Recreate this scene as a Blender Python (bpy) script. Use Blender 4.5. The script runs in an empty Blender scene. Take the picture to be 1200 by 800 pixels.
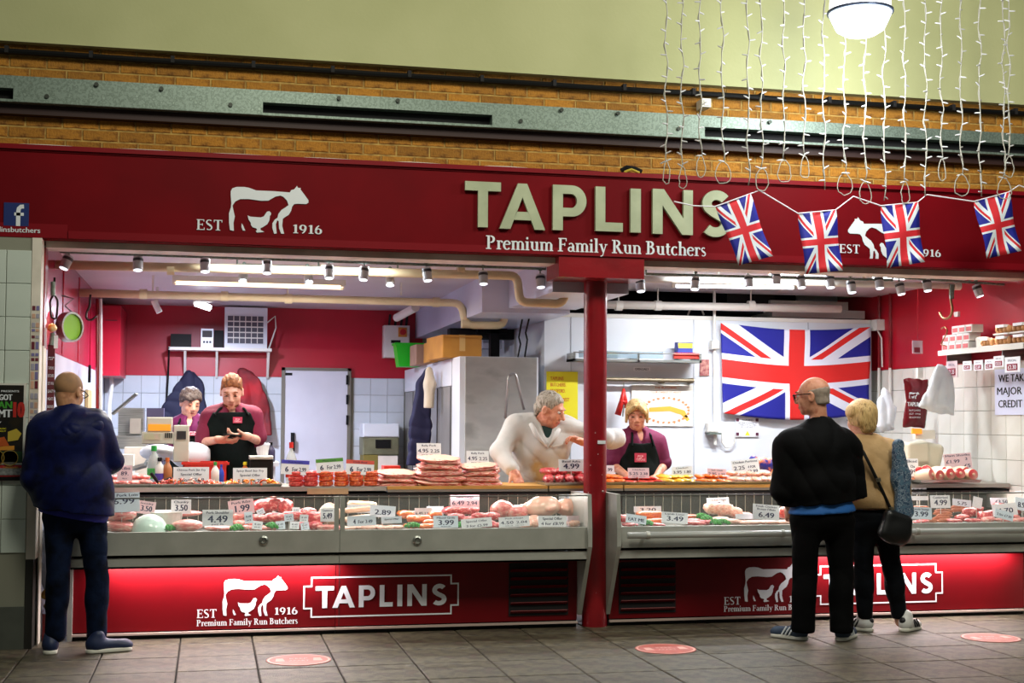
import bpy, bmesh, math, random
import numpy as np
from mathutils import Vector, Matrix, noise
from mathutils.geometry import tessellate_polygon

# ---------------------------------------------------------------- camera, world, lights, exposure
F, YAW, PIT, ROLL, SH, EYE = 1587.0, math.radians(12.54), math.radians(2.5), math.radians(.33), 24.0, 1.42
SC = bpy.context.scene
COL = SC.collection
cam_data = bpy.data.cameras.new('camera')
cam_data.sensor_width = 36; cam_data.lens = F / 1200 * 36; cam_data.shift_y = SH / 1200
cam_data.clip_end = 100
cam = bpy.data.objects.new('camera', cam_data); COL.objects.link(cam)
CR = Matrix.Rotation(-YAW, 3, 'Z') @ Matrix.Rotation(math.pi / 2 + PIT, 3, 'X') @ Matrix.Rotation(ROLL, 3, 'Z')
cam.matrix_world = Matrix.Translation((0, 0, EYE)) @ CR.to_4x4()
SC.camera = cam

world = bpy.data.worlds.new('market_hall_air'); SC.world = world; world.use_nodes = True
world.node_tree.nodes['Background'].inputs[0].default_value = (.80, .86, .74, 1)
world.node_tree.nodes['Background'].inputs[1].default_value = .10
SC.view_settings.view_transform = 'Standard'; SC.view_settings.look = 'None'
SC.view_settings.exposure = 0.0; SC.view_settings.gamma = 1.0; SC.view_settings.use_curve_mapping = False

def area(name, loc, size, power, color, rot=(0, 0, 0), sy=None):
    l = bpy.data.lights.new(name, 'AREA'); l.energy = power; l.color = color
    l.shape = 'RECTANGLE'; l.size = size; l.size_y = sy or size
    o = bpy.data.objects.new(name, l); o.location = loc; o.rotation_euler = rot; COL.objects.link(o); return o
# hall lamps high up over the walkway (outside the frame)
area('hall_lamp', (.6, 5.2, 5.2), 1.2, 105, (1, .97, .80), (math.radians(35), 0, 0))
area('hall_lamp', (4.6, 5.2, 5.2), 1.2, 128, (1, .97, .80), (math.radians(35), 0, 0))

def ray(x, y):
    return CR @ Vector(((x - 600) / F, -(y - 400 - SH) / F, -1.0))
def P(x, y, Y):                       # the point at depth Y seen at pixel x, y
    d = ray(x, y); return Vector((0, 0, EYE)) + d * (Y / d.y)
def PX(x, y, X):
    d = ray(x, y); return Vector((0, 0, EYE)) + d * (X / d.x)
def PZ(x, y, Z):
    d = ray(x, y); return Vector((0, 0, EYE)) + d * ((Z - EYE) / d.z)
def mpp(x, Y):                        # metres per pixel across, at that depth
    return (P(x + 1, 500, Y) - P(x, 500, Y)).length
def mpv(x, Y):
    return abs(P(x, 501, Y).z - P(x, 500, Y).z)
R = math.radians
rnd = random.Random(7)

# ---------------------------------------------------------------- materials
def srgb(h):
    h = h.lstrip('#'); v = [int(h[i:i + 2], 16) / 255 for i in (0, 2, 4)]
    return tuple(x / 12.92 if x <= .04045 else ((x + .055) / 1.055) ** 2.4 for x in v) + (1,)
MATS = {}
def mat(name, col, rough=.55, metal=0, var=None, scale=8, bump=0, bscale=60, emit=0, coat=0, alpha=1, trans=0, spec=.5, stretch=None, detail=4, lo=.35, hi=.65, sss=0):
    if name in MATS: return MATS[name]
    m = bpy.data.materials.new(name); m.use_nodes = True; nt = m.node_tree; b = nt.nodes['Principled BSDF']
    c = srgb(col)
    b.inputs['Base Color'].default_value = c; b.inputs['Roughness'].default_value = rough; b.inputs['Metallic'].default_value = metal
    b.inputs['Specular IOR Level'].default_value = spec
    b.inputs['Coat Weight'].default_value = coat
    if coat: b.inputs['Coat Roughness'].default_value = .12
    if alpha < 1: b.inputs['Alpha'].default_value = alpha
    if trans: b.inputs['Transmission Weight'].default_value = trans
    if sss:
        b.inputs['Subsurface Weight'].default_value = sss; b.inputs['Subsurface Radius'].default_value = (.02, .008, .005); b.inputs['Subsurface Scale'].default_value = 1.0
    if emit:
        b.inputs['Emission Color'].default_value = c; b.inputs['Emission Strength'].default_value = emit
    tc = None
    if var or bump:
        tc = nt.nodes.new('ShaderNodeTexCoord'); mp = nt.nodes.new('ShaderNodeMapping')
        nt.links.new(tc.outputs['Object'], mp.inputs[0])
        if stretch: mp.inputs['Scale'].default_value = stretch
    if var:
        n = nt.nodes.new('ShaderNodeTexNoise'); n.inputs['Scale'].default_value = scale; n.inputs['Detail'].default_value = detail
        nt.links.new(mp.outputs[0], n.inputs['Vector'])
        r = nt.nodes.new('ShaderNodeValToRGB'); cr = r.color_ramp
        vs = var if isinstance(var, (list, tuple)) else [var]
        cr.elements[0].position = lo; cr.elements[0].color = c
        cr.elements[1].position = hi; cr.elements[1].color = srgb(vs[-1])
        for i, v in enumerate(vs[:-1]):
            e = cr.elements.new(lo + (hi - lo) * (i + 1) / len(vs)); e.color = srgb(v)
        nt.links.new(n.outputs['Fac'], r.inputs[0]); nt.links.new(r.outputs[0], b.inputs['Base Color'])
    if bump:
        n2 = nt.nodes.new('ShaderNodeTexNoise'); n2.inputs['Scale'].default_value = bscale; n2.inputs['Detail'].default_value = 3
        nt.links.new(mp.outputs[0], n2.inputs['Vector'])
        bp = nt.nodes.new('ShaderNodeBump'); bp.inputs['Strength'].default_value = bump; bp.inputs['Distance'].default_value = .01
        nt.links.new(n2.outputs['Fac'], bp.inputs['Height']); nt.links.new(bp.outputs[0], b.inputs['Normal'])
    MATS[name] = m; return m
def random_tint(m, amount=.15):      # a slightly different tone on each brick, tile or slab
    nt = m.node_tree; b = nt.nodes['Principled BSDF']; oi = nt.nodes.new('ShaderNodeObjectInfo')
    hs = nt.nodes.new('ShaderNodeHueSaturation'); mr = nt.nodes.new('ShaderNodeMapRange')
    mr.inputs['To Min'].default_value = 1 - amount; mr.inputs['To Max'].default_value = 1 + amount
    nt.links.new(oi.outputs['Random'], mr.inputs['Value']); nt.links.new(mr.outputs[0], hs.inputs['Value'])
    src = b.inputs['Base Color'].links
    if src: nt.links.new(src[0].from_socket, hs.inputs['Color'])
    else: hs.inputs['Color'].default_value = b.inputs['Base Color'].default_value
    nt.links.new(hs.outputs[0], b.inputs['Base Color']); return m

# ---------------------------------------------------------------- mesh building
class MB:
    def __init__(s): s.v = []; s.f = []; s.m = []; s.uv = {}
    def add(s, vs, fs, mi=0):
        n = len(s.v); s.v += [Vector(v) for v in vs]; s.f += [tuple(i + n for i in f) for f in fs]; s.m += [mi] * len(fs); return s
    def box(s, a, b, mi=0, M=None):
        x0, y0, z0 = a; x1, y1, z1 = b
        vs = [Vector(v) for v in ((x0, y0, z0), (x1, y0, z0), (x1, y1, z0), (x0, y1, z0), (x0, y0, z1), (x1, y0, z1), (x1, y1, z1), (x0, y1, z1))]
        if M: vs = [M @ v for v in vs]
        return s.add(vs, [(0, 3, 2, 1), (4, 5, 6, 7), (0, 1, 5, 4), (1, 2, 6, 5), (2, 3, 7, 6), (3, 0, 4, 7)], mi)
    def cham(s, a, b, c=.004, mi=0, M=None):   # box whose front (-Y) face is chamfered
        x0, y0, z0 = a; x1, y1, z1 = b
        vs = [(x0 + c, y0, z0 + c), (x1 - c, y0, z0 + c), (x1 - c, y0, z1 - c), (x0 + c, y0, z1 - c), (x0, y0 + c, z0), (x1, y0 + c, z0), (x1, y0 + c, z1), (x0, y0 + c, z1), (x0, y1, z0), (x1, y1, z0), (x1, y1, z1), (x0, y1, z1)]
        vs = [Vector(v) for v in vs]
        if M: vs = [M @ v for v in vs]
        fs = [(0, 1, 2, 3), (8, 11, 10, 9)]
        for i in range(4):
            j = (i + 1) % 4; fs += [(i, i + 4, j + 4, j), (i + 4, i + 8, j + 8, j + 4)]
        return s.add(vs, fs, mi)
    def quad(s, a, b, c, d, mi=0): return s.add([a, b, c, d], [(0, 1, 2, 3)], mi)
    def tube(s, pts, r, n=10, mi=0, cap=True):
        pts = [Vector(p) for p in pts]; rs = r if isinstance(r, (list, tuple)) else [r] * len(pts)
        vs = []; up = None
        for i, p in enumerate(pts):
            d = (pts[min(i + 1, len(pts) - 1)] - pts[max(i - 1, 0)])
            d = d.normalized() if d.length > 1e-9 else Vector((0, 0, 1))
            if up is None or abs(up.dot(d)) > .95: up = Vector((0, 0, 1)) if abs(d.z) < .9 else Vector((1, 0, 0))
            a = d.cross(up).normalized(); b = a.cross(d).normalized(); up = b
            for k in range(n):
                t = 2 * math.pi * k / n; vs.append(p + (a * math.cos(t) + b * math.sin(t)) * rs[i])
        fs = [(i * n + k, i * n + (k + 1) % n, (i + 1) * n + (k + 1) % n, (i + 1) * n + k) for i in range(len(pts) - 1) for k in range(n)]
        if cap: fs += [tuple(range(n - 1, -1, -1)), tuple((len(pts) - 1) * n + k for k in range(n))]
        return s.add(vs, fs, mi)
    def cyl(s, a, b, r, r2=None, n=16, mi=0): return s.tube([a, b], [r, r if r2 is None else r2], n, mi)
    def lathe(s, prof, c=(0, 0, 0), n=20, mi=0, M=None):
        c = Vector(c); vs = []
        for r, z in prof:
            for k in range(n):
                t = 2 * math.pi * k / n; v = Vector((r * math.cos(t), r * math.sin(t), z)); vs.append((M @ v if M else v) + c)
        fs = [(i * n + k, i * n + (k + 1) % n, (i + 1) * n + (k + 1) % n, (i + 1) * n + k) for i in range(len(prof) - 1) for k in range(n)]
        return s.add(vs, fs, mi)
    def poly(s, pts, T, depth=0, mi=0):        # flat outline, optional thickness; T maps (u, v, w) to a point, w forward
        tri = tessellate_polygon([[Vector((p[0], p[1], 0)) for p in pts]]); n = len(pts)
        area2 = sum(pts[i][0] * pts[(i + 1) % n][1] - pts[(i + 1) % n][0] * pts[i][1] for i in range(n))
        front = [T(p[0], p[1], depth) for p in pts]
        fs = []
        for t in tri:
            a, b, c = (pts[i] for i in t)
            o = (b[0] - a[0]) * (c[1] - a[1]) - (b[1] - a[1]) * (c[0] - a[0])
            fs.append(tuple(t) if o > 0 else tuple(reversed(t)))
        if not depth: return s.add(front, fs, mi)
        back = [T(p[0], p[1], 0) for p in pts]
        fs += [tuple(i + n for i in reversed(f)) for f in fs[:]]
        for i in range(n):
            j = (i + 1) % n
            fs.append((i + n, j + n, j, i) if area2 > 0 else (i, j, j + n, i + n))
        return s.add(front + back, fs, mi)
    def mesh(s, name, mats, off=Vector((0, 0, 0)), smooth=False):
        me = bpy.data.meshes.new(name); me.from_pydata([v - off for v in s.v], [], s.f)
        for m in (mats if isinstance(mats, (list, tuple)) else [mats]): me.materials.append(m)
        if any(s.m): me.polygons.foreach_set('material_index', s.m)
        if smooth: me.polygons.foreach_set('use_smooth', [True] * len(me.polygons))
        me.update(); return me
    def build(s, name, mats, parent=None, smooth=False, label=None, base=None):
        if parent is not None: off = parent.matrix_world.translation if False else wpos(parent)
        elif base is not None: off = Vector(base)
        elif s.v:
            xs = [v.x for v in s.v]; ys = [v.y for v in s.v]; zs = [v.z for v in s.v]
            off = Vector(((min(xs) + max(xs)) / 2, (min(ys) + max(ys)) / 2, min(zs)))
        o = bpy.data.objects.new(name, s.mesh(name, mats, off, smooth)); COL.objects.link(o)
        if parent is not None: o.parent = parent
        else: o.location = off
        if label: o['label'] = label
        if smooth and smooth != True: pass
        return o
def wpos(o):
    v = Vector(o.location); p = o.parent
    while p is not None: v = v + Vector(p.location); p = p.parent
    return v
def tag(o, label=None, cat=None, group=None, kind=None):
    if label: o['label'] = label
    if cat: o['category'] = cat
    if group: o['group'] = group
    if kind: o['kind'] = kind
    return o
def empty(name, loc, label, cat, group=None):
    o = bpy.data.objects.new(name, None); o.empty_display_size = .05; o.location = loc; COL.objects.link(o)
    return tag(o, label, cat, group)
def inst(name, mesh, loc, parent=None, rot=None, scale=None, label=None):
    o = bpy.data.objects.new(name, mesh); COL.objects.link(o)
    if parent is not None: o.parent = parent; o.location = Vector(loc) - wpos(parent)
    else: o.location = loc
    if rot is not None: o.rotation_euler = rot
    if scale is not None: o.scale = scale if isinstance(scale, (tuple, list)) else (scale,) * 3
    if label: o['label'] = label
    return o
def copy_tree(o, parent=None):
    c = o.copy(); COL.objects.link(c); c.parent = parent
    for ch in [x for x in bpy.data.objects if x.parent == o]: copy_tree(ch, c)
    return c

# ---------------------------------------------------------------- lettering
_txt = {}
def sans(s):                          # triangles of a string in the built-in font, unit cap height
    if s in _txt: return _txt[s]
    cu = bpy.data.curves.new('t', 'FONT'); cu.body = s; cu.size = 1; cu.resolution_u = 2
    o = bpy.data.objects.new('t', cu); me = bpy.data.meshes.new_from_object(o)
    vs = [(v.co.x / .73, v.co.y / .73) for v in me.vertices]; fs = [tuple(p.vertices) for p in me.polygons]
    bpy.data.objects.remove(o); bpy.data.curves.remove(cu); bpy.data.meshes.remove(me)
    w = max([v[0] for v in vs], default=1); _txt[s] = (vs, fs, w); return _txt[s]
def text_into(mb, s, T, x, y, h, width=None, mi=0, bold=0, align='c'):
    vs, fs, w = sans(s); sx = h if width is None else width / w
    x0 = x - w * sx / 2 if align == 'c' else x
    offs = [0] if not bold else [-bold * h, 0, bold * h]
    for k, o in enumerate(offs):
        mb.add([T(x0 + v[0] * sx + o, y + v[1] * h, .0002 * k) for v in vs], fs, mi)

def stroke(pts, w):                   # polyline with per-point width -> list of quads
    out = []
    for i in range(len(pts) - 1):
        (x0, y0), (x1, y1) = pts[i], pts[i + 1]; dx, dy = x1 - x0, y1 - y0; L = math.hypot(dx, dy) or 1e-6
        def nrm(j):
            a = pts[max(j - 1, 0)]; b = pts[min(j + 1, len(pts) - 1)]; ex, ey = b[0] - a[0], b[1] - a[1]; l = math.hypot(ex, ey) or 1e-6
            return -ey / l, ex / l
        n0, n1 = nrm(i), nrm(i + 1); w0 = w[i] / 2 if isinstance(w, list) else w / 2; w1 = w[i + 1] / 2 if isinstance(w, list) else w / 2
        out.append([(x0 - n0[0] * w0, y0 - n0[1] * w0), (x1 - n1[0] * w1, y1 - n1[1] * w1), (x1 + n1[0] * w1, y1 + n1[1] * w1), (x0 + n0[0] * w0, y0 + n0[1] * w0)])
    return out
TK, TN = .135, .05
def arc(cx, cy, rx, ry, a0, a1, n=14, tk=TK, tn=TN):
    pts, ws = [], []
    for i in range(n + 1):
        t = R(a0 + (a1 - a0) * i / n); pts.append((cx + rx * math.cos(t), cy + ry * math.sin(t))); ws.append(tn + (tk - tn) * abs(math.cos(t)) ** 1.5)
    return stroke(pts, ws)
def V(x, y0, y1, w=TK): return stroke([(x, y0), (x, y1)], w)
def Hh(x0, x1, y, w=TN): return stroke([(x0, y), (x1, y)], w)
def sf(x, y, w=.30): return Hh(x - w / 2, x + w / 2, y + (.025 if y < .2 else -.025), .05)
XH = .46; CH = .70
GL = {      # hand-drawn serif capitals, small letters and figures: (advance, quads)
 'P': (.60, lambda: V(.17, 0, CH) + sf(.17, 0) + sf(.12, CH, .2) + arc(.26, .51, .2, .165, -90, 90)),
 'F': (.56, lambda: V(.17, 0, CH) + sf(.17, 0) + Hh(.05, .52, CH - .025) + V(.5, .54, CH, .05) + Hh(.2, .42, .37) + V(.42, .29, .45, .05)),
 'R': (.68, lambda: V(.17, 0, CH) + sf(.17, 0) + sf(.12, CH, .2) + arc(.26, .53, .19, .145, -90, 90) + stroke([(.30, .38), (.55, .02)], TK) + sf(.60, 0, .16)),
 'B': (.63, lambda: V(.17, 0, CH) + sf(.12, 0, .2) + sf(.12, CH, .2) + arc(.25, .54, .18, .135, -90, 90) + arc(.25, .21, .23, .185, -90, 90)),
 'E': (.60, lambda: V(.17, 0, CH) + Hh(.05, .53, CH - .025) + Hh(.05, .55, .025) + V(.51, .56, CH, .05) + V(.54, 0, .16, .05) + Hh(.2, .42, .36) + V(.42, .28, .44, .05)),
 'S': (.52, lambda: arc(.26, .53, .165, .145, 40, 230, tk=.1) + stroke([(.15, .43), (.26, .36), (.37, .28)], .13) + arc(.25, .18, .17, .155, 50, -140, tk=.1)),
 'T': (.62, lambda: V(.31, 0, CH) + sf(.31, 0) + Hh(.04, .58, CH - .025) + V(.06, .54, CH, .05) + V(.56, .54, CH, .05)),
 'r': (.38, lambda: V(.14, 0, XH) + sf(.14, 0, .26) + sf(.09, XH, .14) + arc(.27, .30, .12, .14, 150, 50, tk=.06) + arc(.33, .39, .03, .03, 0, 360, 6, .05, .05)),
 'e': (.44, lambda: arc(.23, .23, .17, .22, 15, 320) + Hh(.08, .40, .27)),
 'm': (.80, lambda: V(.14, 0, XH) + V(.41, 0, .34) + V(.68, 0, .34) + sf(.14, 0, .22) + sf(.41, 0, .22) + sf(.68, 0, .22) + sf(.09, XH, .14) + arc(.28, .30, .13, .14, 160, 0, tk=.10) + arc(.55, .30, .13, .14, 160, 0, tk=.10)),
 'n': (.54, lambda: V(.14, 0, XH) + V(.42, 0, .32) + sf(.14, 0, .22) + sf(.42, 0, .22) + sf(.09, XH, .14) + arc(.28, .30, .14, .14, 160, 0, tk=.10)),
 'h': (.54, lambda: V(.14, 0, .74) + V(.42, 0, .32) + sf(.14, 0, .22) + sf(.42, 0, .22) + sf(.09, .74, .14) + arc(.28, .30, .14, .14, 160, 0, tk=.10)),
 'u': (.54, lambda: V(.13, .14, XH) + V(.40, 0, XH) + sf(.08, XH, .14) + sf(.36, XH, .14) + sf(.46, 0, .14) + arc(.27, .16, .14, .14, 180, 320, tk=.10)),
 'i': (.29, lambda: V(.14, 0, XH) + sf(.14, 0, .24) + sf(.09, XH, .14) + arc(.14, .62, .035, .035, 0, 360, 6, .07, .07)),
 'l': (.29, lambda: V(.14, 0, .74) + sf(.14, 0, .24) + sf(.09, .74, .14)),
 'a': (.46, lambda: arc(.22, .31, .12, .13, 150, 0, tk=.09) + V(.34, .05, .33) + arc(.20, .13, .12, .11, 40, 330, tk=.10) + sf(.40, 0, .12)),
 'y': (.50, lambda: stroke([(.11, XH), (.27, .04)], .12) + stroke([(.42, XH), (.22, -.14), (.10, -.18)], .055) + sf(.10, XH, .2) + sf(.42, XH, .16)),
 't': (.34, lambda: V(.15, .09, .60) + Hh(.03, .30, XH - .025) + arc(.25, .10, .10, .09, 180, 300, tk=.09)),
 'c': (.42, lambda: arc(.24, .23, .17, .22, 45, 315)),
 's': (.37, lambda: arc(.18, .345, .10, .10, 40, 240, tk=.08) + stroke([(.11, .28), (.26, .19)], .10) + arc(.18, .12, .11, .105, 50, -140, tk=.08)),
 '1': (.40, lambda: V(.22, 0, .58) + sf(.22, 0, .28) + stroke([(.08, .50), (.22, .56)], .05)),
 '9': (.48, lambda: arc(.23, .39, .15, .17, 0, 360) + arc(.12, .40, .26, .40, 0, -75, tk=.12)),
 '6': (.48, lambda: arc(.24, .18, .15, .17, 0, 360) + arc(.35, .17, .26, .40, 105, 180, tk=.12)),
 ' ': (.24, lambda: []),
}
def serif_width(s): return sum(GL[c][0] for c in s)
def serif_into(mb, s, T, x, y, h, width=None, mi=0):      # h = capital height; x = left edge
    k = h / CH; kx = k if width is None else width / serif_width(s); i = 0
    for c in s:
        adv, g = GL[c]
        for q in g():
            i += 1; mb.add([T(x + p[0] * kx, y + p[1] * k, .0004 + .00002 * (i % 7)) for p in q], [(0, 1, 2, 3)], mi)
        x += adv * kx
def big_letter(c):                    # block capitals of the shop sign, unit height: list of outlines or strokes
    if c == 'T': return .80, [[(0, 1), (0, .80), (.29, .80), (.29, 0), (.51, 0), (.51, .80), (.80, .80), (.80, 1)]]
    if c == 'A': return 1.0, [[(0, 0), (.24, 0), (.315, .2), (.70, .2), (.77, 0), (1.0, 0), (.60, 1), (.40, 1)], 'hole', [(.385, .38), (.61, .38), (.50, .70)]]
    if c == 'P': return .74, None
    if c == 'L': return .62, [[(0, 0), (.62, 0), (.62, .20), (.22, .20), (.22, 1), (0, 1)]]
    if c == 'I': return .23, [[(0, 0), (.23, 0), (.23, 1), (0, 1)]]
    if c == 'N': return .90, [[(0, 0), (.22, 0), (.22, .64), (.66, 0), (.90, 0), (.90, 1), (.69, 1), (.69, .36), (.25, 1), (0, 1)]]
    if c == 'S': return .66, None
def letter_mb(c, T, depth):
    mb = MB(); w, sh = big_letter(c)
    def ribbon(pts, wd):              # one continuous closed outline along a centre line
        L, Rr = [], []
        for i in range(len(pts)):
            a = pts[max(i - 1, 0)]; b = pts[min(i + 1, len(pts) - 1)]; ex, ey = b[0] - a[0], b[1] - a[1]; l = math.hypot(ex, ey)
            L.append((pts[i][0] - ey / l * wd / 2, pts[i][1] + ex / l * wd / 2)); Rr.append((pts[i][0] + ey / l * wd / 2, pts[i][1] - ex / l * wd / 2))
        return L + Rr[::-1]
    if c == 'P':
        mb.poly([(0, 0), (.22, 0), (.22, 1), (0, 1)], T, depth)
        o = [(.42 + .32 * math.cos(R(a)), .655 + .345 * math.sin(R(a))) for a in range(-90, 91, 12)]; i_ = [(.40 + .13 * math.cos(R(a)), .655 + .155 * math.sin(R(a))) for a in range(90, -91, -12)]
        mb.poly([(.22, .31)] + o + [(.22, 1), (.22, .81)] + i_ + [(.22, .50)], T, depth)
    elif c == 'S':
        cl = [(.34 + .215 * math.cos(R(a)), .715 + .185 * math.sin(R(a))) for a in range(32, 221, 14)]
        cl += [(.27, .53), (.38, .475)]
        cl += [(.31 + .235 * math.cos(R(a)), .29 + .19 * math.sin(R(a))) for a in range(40, -146, -14)]
        mb.poly(ribbon(cl, .205), T, depth)
    elif c == 'A':                    # built from five convex pieces so the counter stays open
        for q in ([(0, 0), (.24, 0), (.50, .70), (.50, 1), (.40, 1)], [(1.0, 0), (.60, 1), (.50, 1), (.50, .70), (.77, 0)], [(.315, .2), (.695, .2), (.63, .38), (.37, .38)]):
            a = sum(q[i][0] * q[(i + 1) % len(q)][1] - q[(i + 1) % len(q)][0] * q[i][1] for i in range(len(q)))
            mb.poly(q if a > 0 else q[::-1], T, depth)
    else:
        mb.poly(sh[0], T, depth)
    return mb, w
COW = [(375,495),(350,490),(342,430),(340,350),(355,300),(358,265),(352,200),(352,165),(365,140),(400,127),(460,125),(500,130),(560,150),(700,150),(838,155),(848,135),(872,128),(897,97),(903,112),(930,115),(925,125),(960,170),(993,215),(993,235),(975,248),(900,248),(875,252),(858,275),(850,310),(830,345),(800,365),(782,380),(778,440),(795,505),(770,505),(752,460),(748,400),(735,395),(725,430),(733,505),(712,508),(697,460),(697,420),(715,390),(738,372),(745,340),(770,305),(800,285),(828,262),(815,225),(785,195),(760,185),(720,195),(660,232),(600,235),(500,225),(430,228),(390,250),(368,285),(375,320),(388,375),(378,430),(382,495)]
SLIVER = [(445,430),(458,450),(475,490),(455,490),(443,460)]
HEN = [(493,362),(515,372),(600,375),(625,365),(650,325),(670,320),(685,335),(683,350),(675,360),(672,395),(655,430),(620,455),(600,465),(600,480),(630,495),(600,500),(570,503),(562,490),(572,480),(565,468),(535,460),(520,440),(520,425),(500,395)]
def cow_into(mb, T, x0, z0, w, mi=0, flip=False):     # emblem: cow, sheep cut out of it, hen
    k = w / 653
    for poly in (COW, SLIVER, HEN):
        q = [((x0 + (993 - p[0]) * k) if flip else (x0 + (p[0] - 340) * k, 0)[0], z0 + (505 - p[1]) * k) for p in poly]
        mb.poly(q, T, 0, mi)

# ---------------------------------------------------------------- volumes: smooth solid modelling on a grid, then surface nets
class Vol:
    def __init__(s, lo, hi, h):
        s.h = h; s.lo = np.array(lo, float) - 2 * h; n = np.ceil((np.array(hi, float) + 2 * h - s.lo) / h).astype(int) + 1
        s.ax = [s.lo[i] + np.arange(n[i]) * h for i in range(3)]; s.D = np.full(n, .2, np.float32)
    def _sub(s, lo, hi, pad):
        sl = []
        for i in range(3):
            a = max(0, int((lo[i] - pad - s.lo[i]) / s.h)); b = min(s.D.shape[i], int((hi[i] + pad - s.lo[i]) / s.h) + 2)
            if b <= a: return None, None
            sl.append(slice(a, b))
        g = np.meshgrid(*[s.ax[i][sl[i]] for i in range(3)], indexing='ij', sparse=True)
        return tuple(sl), g
    def _mix(s, sl, d, k, op):
        A = s.D[sl]
        if op == 'u':
            if k > 0:
                hh = np.maximum(k - np.abs(A - d), 0) / k; s.D[sl] = np.minimum(A, d) - hh * hh * k * .25
            else: s.D[sl] = np.minimum(A, d)
        else:
            d = -d
            if k > 0:
                hh = np.maximum(k - np.abs(A - d), 0) / k; s.D[sl] = np.maximum(A, d) + hh * hh * k * .25
            else: s.D[sl] = np.maximum(A, d)
    def cap(s, a, b, ra, rb=None, k=.02, op='u'):
        a = np.array(a, float); b = np.array(b, float); rb = ra if rb is None else rb; m = max(ra, rb)
        sl, g = s._sub(np.minimum(a, b) - m, np.maximum(a, b) + m, k + 2 * s.h + .03)
        if sl is None: return
        ab = b - a; L = max(ab @ ab, 1e-9)
        t = np.clip(((g[0] - a[0]) * ab[0] + (g[1] - a[1]) * ab[1] + (g[2] - a[2]) * ab[2]) / L, 0, 1)
        d = np.sqrt((g[0] - a[0] - t * ab[0]) ** 2 + (g[1] - a[1] - t * ab[1]) ** 2 + (g[2] - a[2] - t * ab[2]) ** 2) - (ra + (rb - ra) * t)
        s._mix(sl, d.astype(np.float32), k, op)
    def ell(s, c, r, M=None, k=.02, op='u'):
        c = np.array(c, float); r = np.array(r, float); m = r.max()
        sl, g = s._sub(c - m, c + m, k + 2 * s.h + .03)
        if sl is None: return
        x, y, z = g[0] - c[0], g[1] - c[1], g[2] - c[2]
        if M is not None: x, y, z = (M[0][i] * x + M[1][i] * y + M[2][i] * z for i in range(3))
        k0 = np.sqrt((x / r[0]) ** 2 + (y / r[1]) ** 2 + (z / r[2]) ** 2); k1 = np.sqrt((x / r[0] ** 2) ** 2 + (y / r[1] ** 2) ** 2 + (z / r[2] ** 2) ** 2)
        s._mix(sl, (k0 * (k0 - 1) / np.maximum(k1, 1e-6)).astype(np.float32), k, op)
    def box(s, c, r, rad=.01, M=None, k=.01, op='u'):
        c = np.array(c, float); r = np.array(r, float); m = float(np.linalg.norm(r))
        sl, g = s._sub(c - m, c + m, k + 2 * s.h + .02)
        if sl is None: return
        x, y, z = g[0] - c[0], g[1] - c[1], g[2] - c[2]
        if M is not None: x, y, z = (M[0][i] * x + M[1][i] * y + M[2][i] * z for i in range(3))
        qx, qy, qz = np.abs(x) - r[0] + rad, np.abs(y) - r[1] + rad, np.abs(z) - r[2] + rad
        d = np.sqrt(np.maximum(qx, 0) ** 2 + np.maximum(qy, 0) ** 2 + np.maximum(qz, 0) ** 2) + np.minimum(np.maximum(qx, np.maximum(qy, qz)), 0) - rad
        s._mix(sl, d.astype(np.float32), k, op)
    def cut(s, p, n):                 # keep the side the normal n points away from
        n = np.array(n, float); n /= np.linalg.norm(n); g = np.meshgrid(*s.ax, indexing='ij', sparse=True)
        s.D = np.maximum(s.D, ((g[0] - p[0]) * n[0] + (g[1] - p[1]) * n[1] + (g[2] - p[2]) * n[2]).astype(np.float32))
    def wrinkle(s, amp, fx=14, fz=30, seed=0):
        x, y, z = np.meshgrid(*s.ax, indexing='ij', sparse=True); q = seed * 1.7
        a = 1 - 2 * np.abs(np.sin(.5 * fz * z + 3 * np.sin(fx * .5 * x + q) + 2 * np.sin(7 * y + q) + q)) ** .7
        b = 1 - 2 * np.abs(np.sin(fx * (x + .7 * z) + 2.2 * np.sin(9 * z - 6 * x + q) + y * 9)) ** .7
        m = .5 + .5 * np.sin(5 * z + 4 * x + 3 * q); w = a * m + b * (1 - m) * .8 + .3 * np.sin(fx * 2.6 * x - fz * z)
        s.D = s.D + (amp * w).astype(np.float32)
    def clear(s, other, gap): s.D = np.maximum(s.D, -(other.D - gap)) if other.D.shape == s.D.shape else s.D
    def mesh(s, name, mats):
        D = s.D; D[0] = D[-1] = .1; D[:, 0] = D[:, -1] = .1; D[:, :, 0] = D[:, :, -1] = .1
        I = D < 0; n = np.array(D.shape) - 1
        cnt = np.zeros(n, np.int8); corners = [(i, j, k) for i in (0, 1) for j in (0, 1) for k in (0, 1)]
        for c in corners: cnt += I[c[0]:c[0] + n[0], c[1]:c[1] + n[1], c[2]:c[2] + n[2]]
        act = np.argwhere((cnt > 0) & (cnt < 8)); idx = np.full(n, -1, np.int64); idx[tuple(act.T)] = np.arange(len(act))
        vals = {c: D[act[:, 0] + c[0], act[:, 1] + c[1], act[:, 2] + c[2]].astype(float) for c in corners}
        acc = np.zeros((len(act), 3)); num = np.zeros(len(act))
        for a in corners:
            for ax in range(3):
                if a[ax]: continue
                b = list(a); b[ax] = 1; b = tuple(b); va, vb = vals[a], vals[b]; cr = (va < 0) != (vb < 0)
                t = np.where(cr, va / np.where(cr, va - vb, 1), 0); p = np.tile(np.array(a, float), (len(act), 1)); p[:, ax] += t
                acc += np.where(cr[:, None], p, 0); num += cr
        co = (act + acc / num[:, None]) * s.h + s.lo
        faces = []
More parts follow.
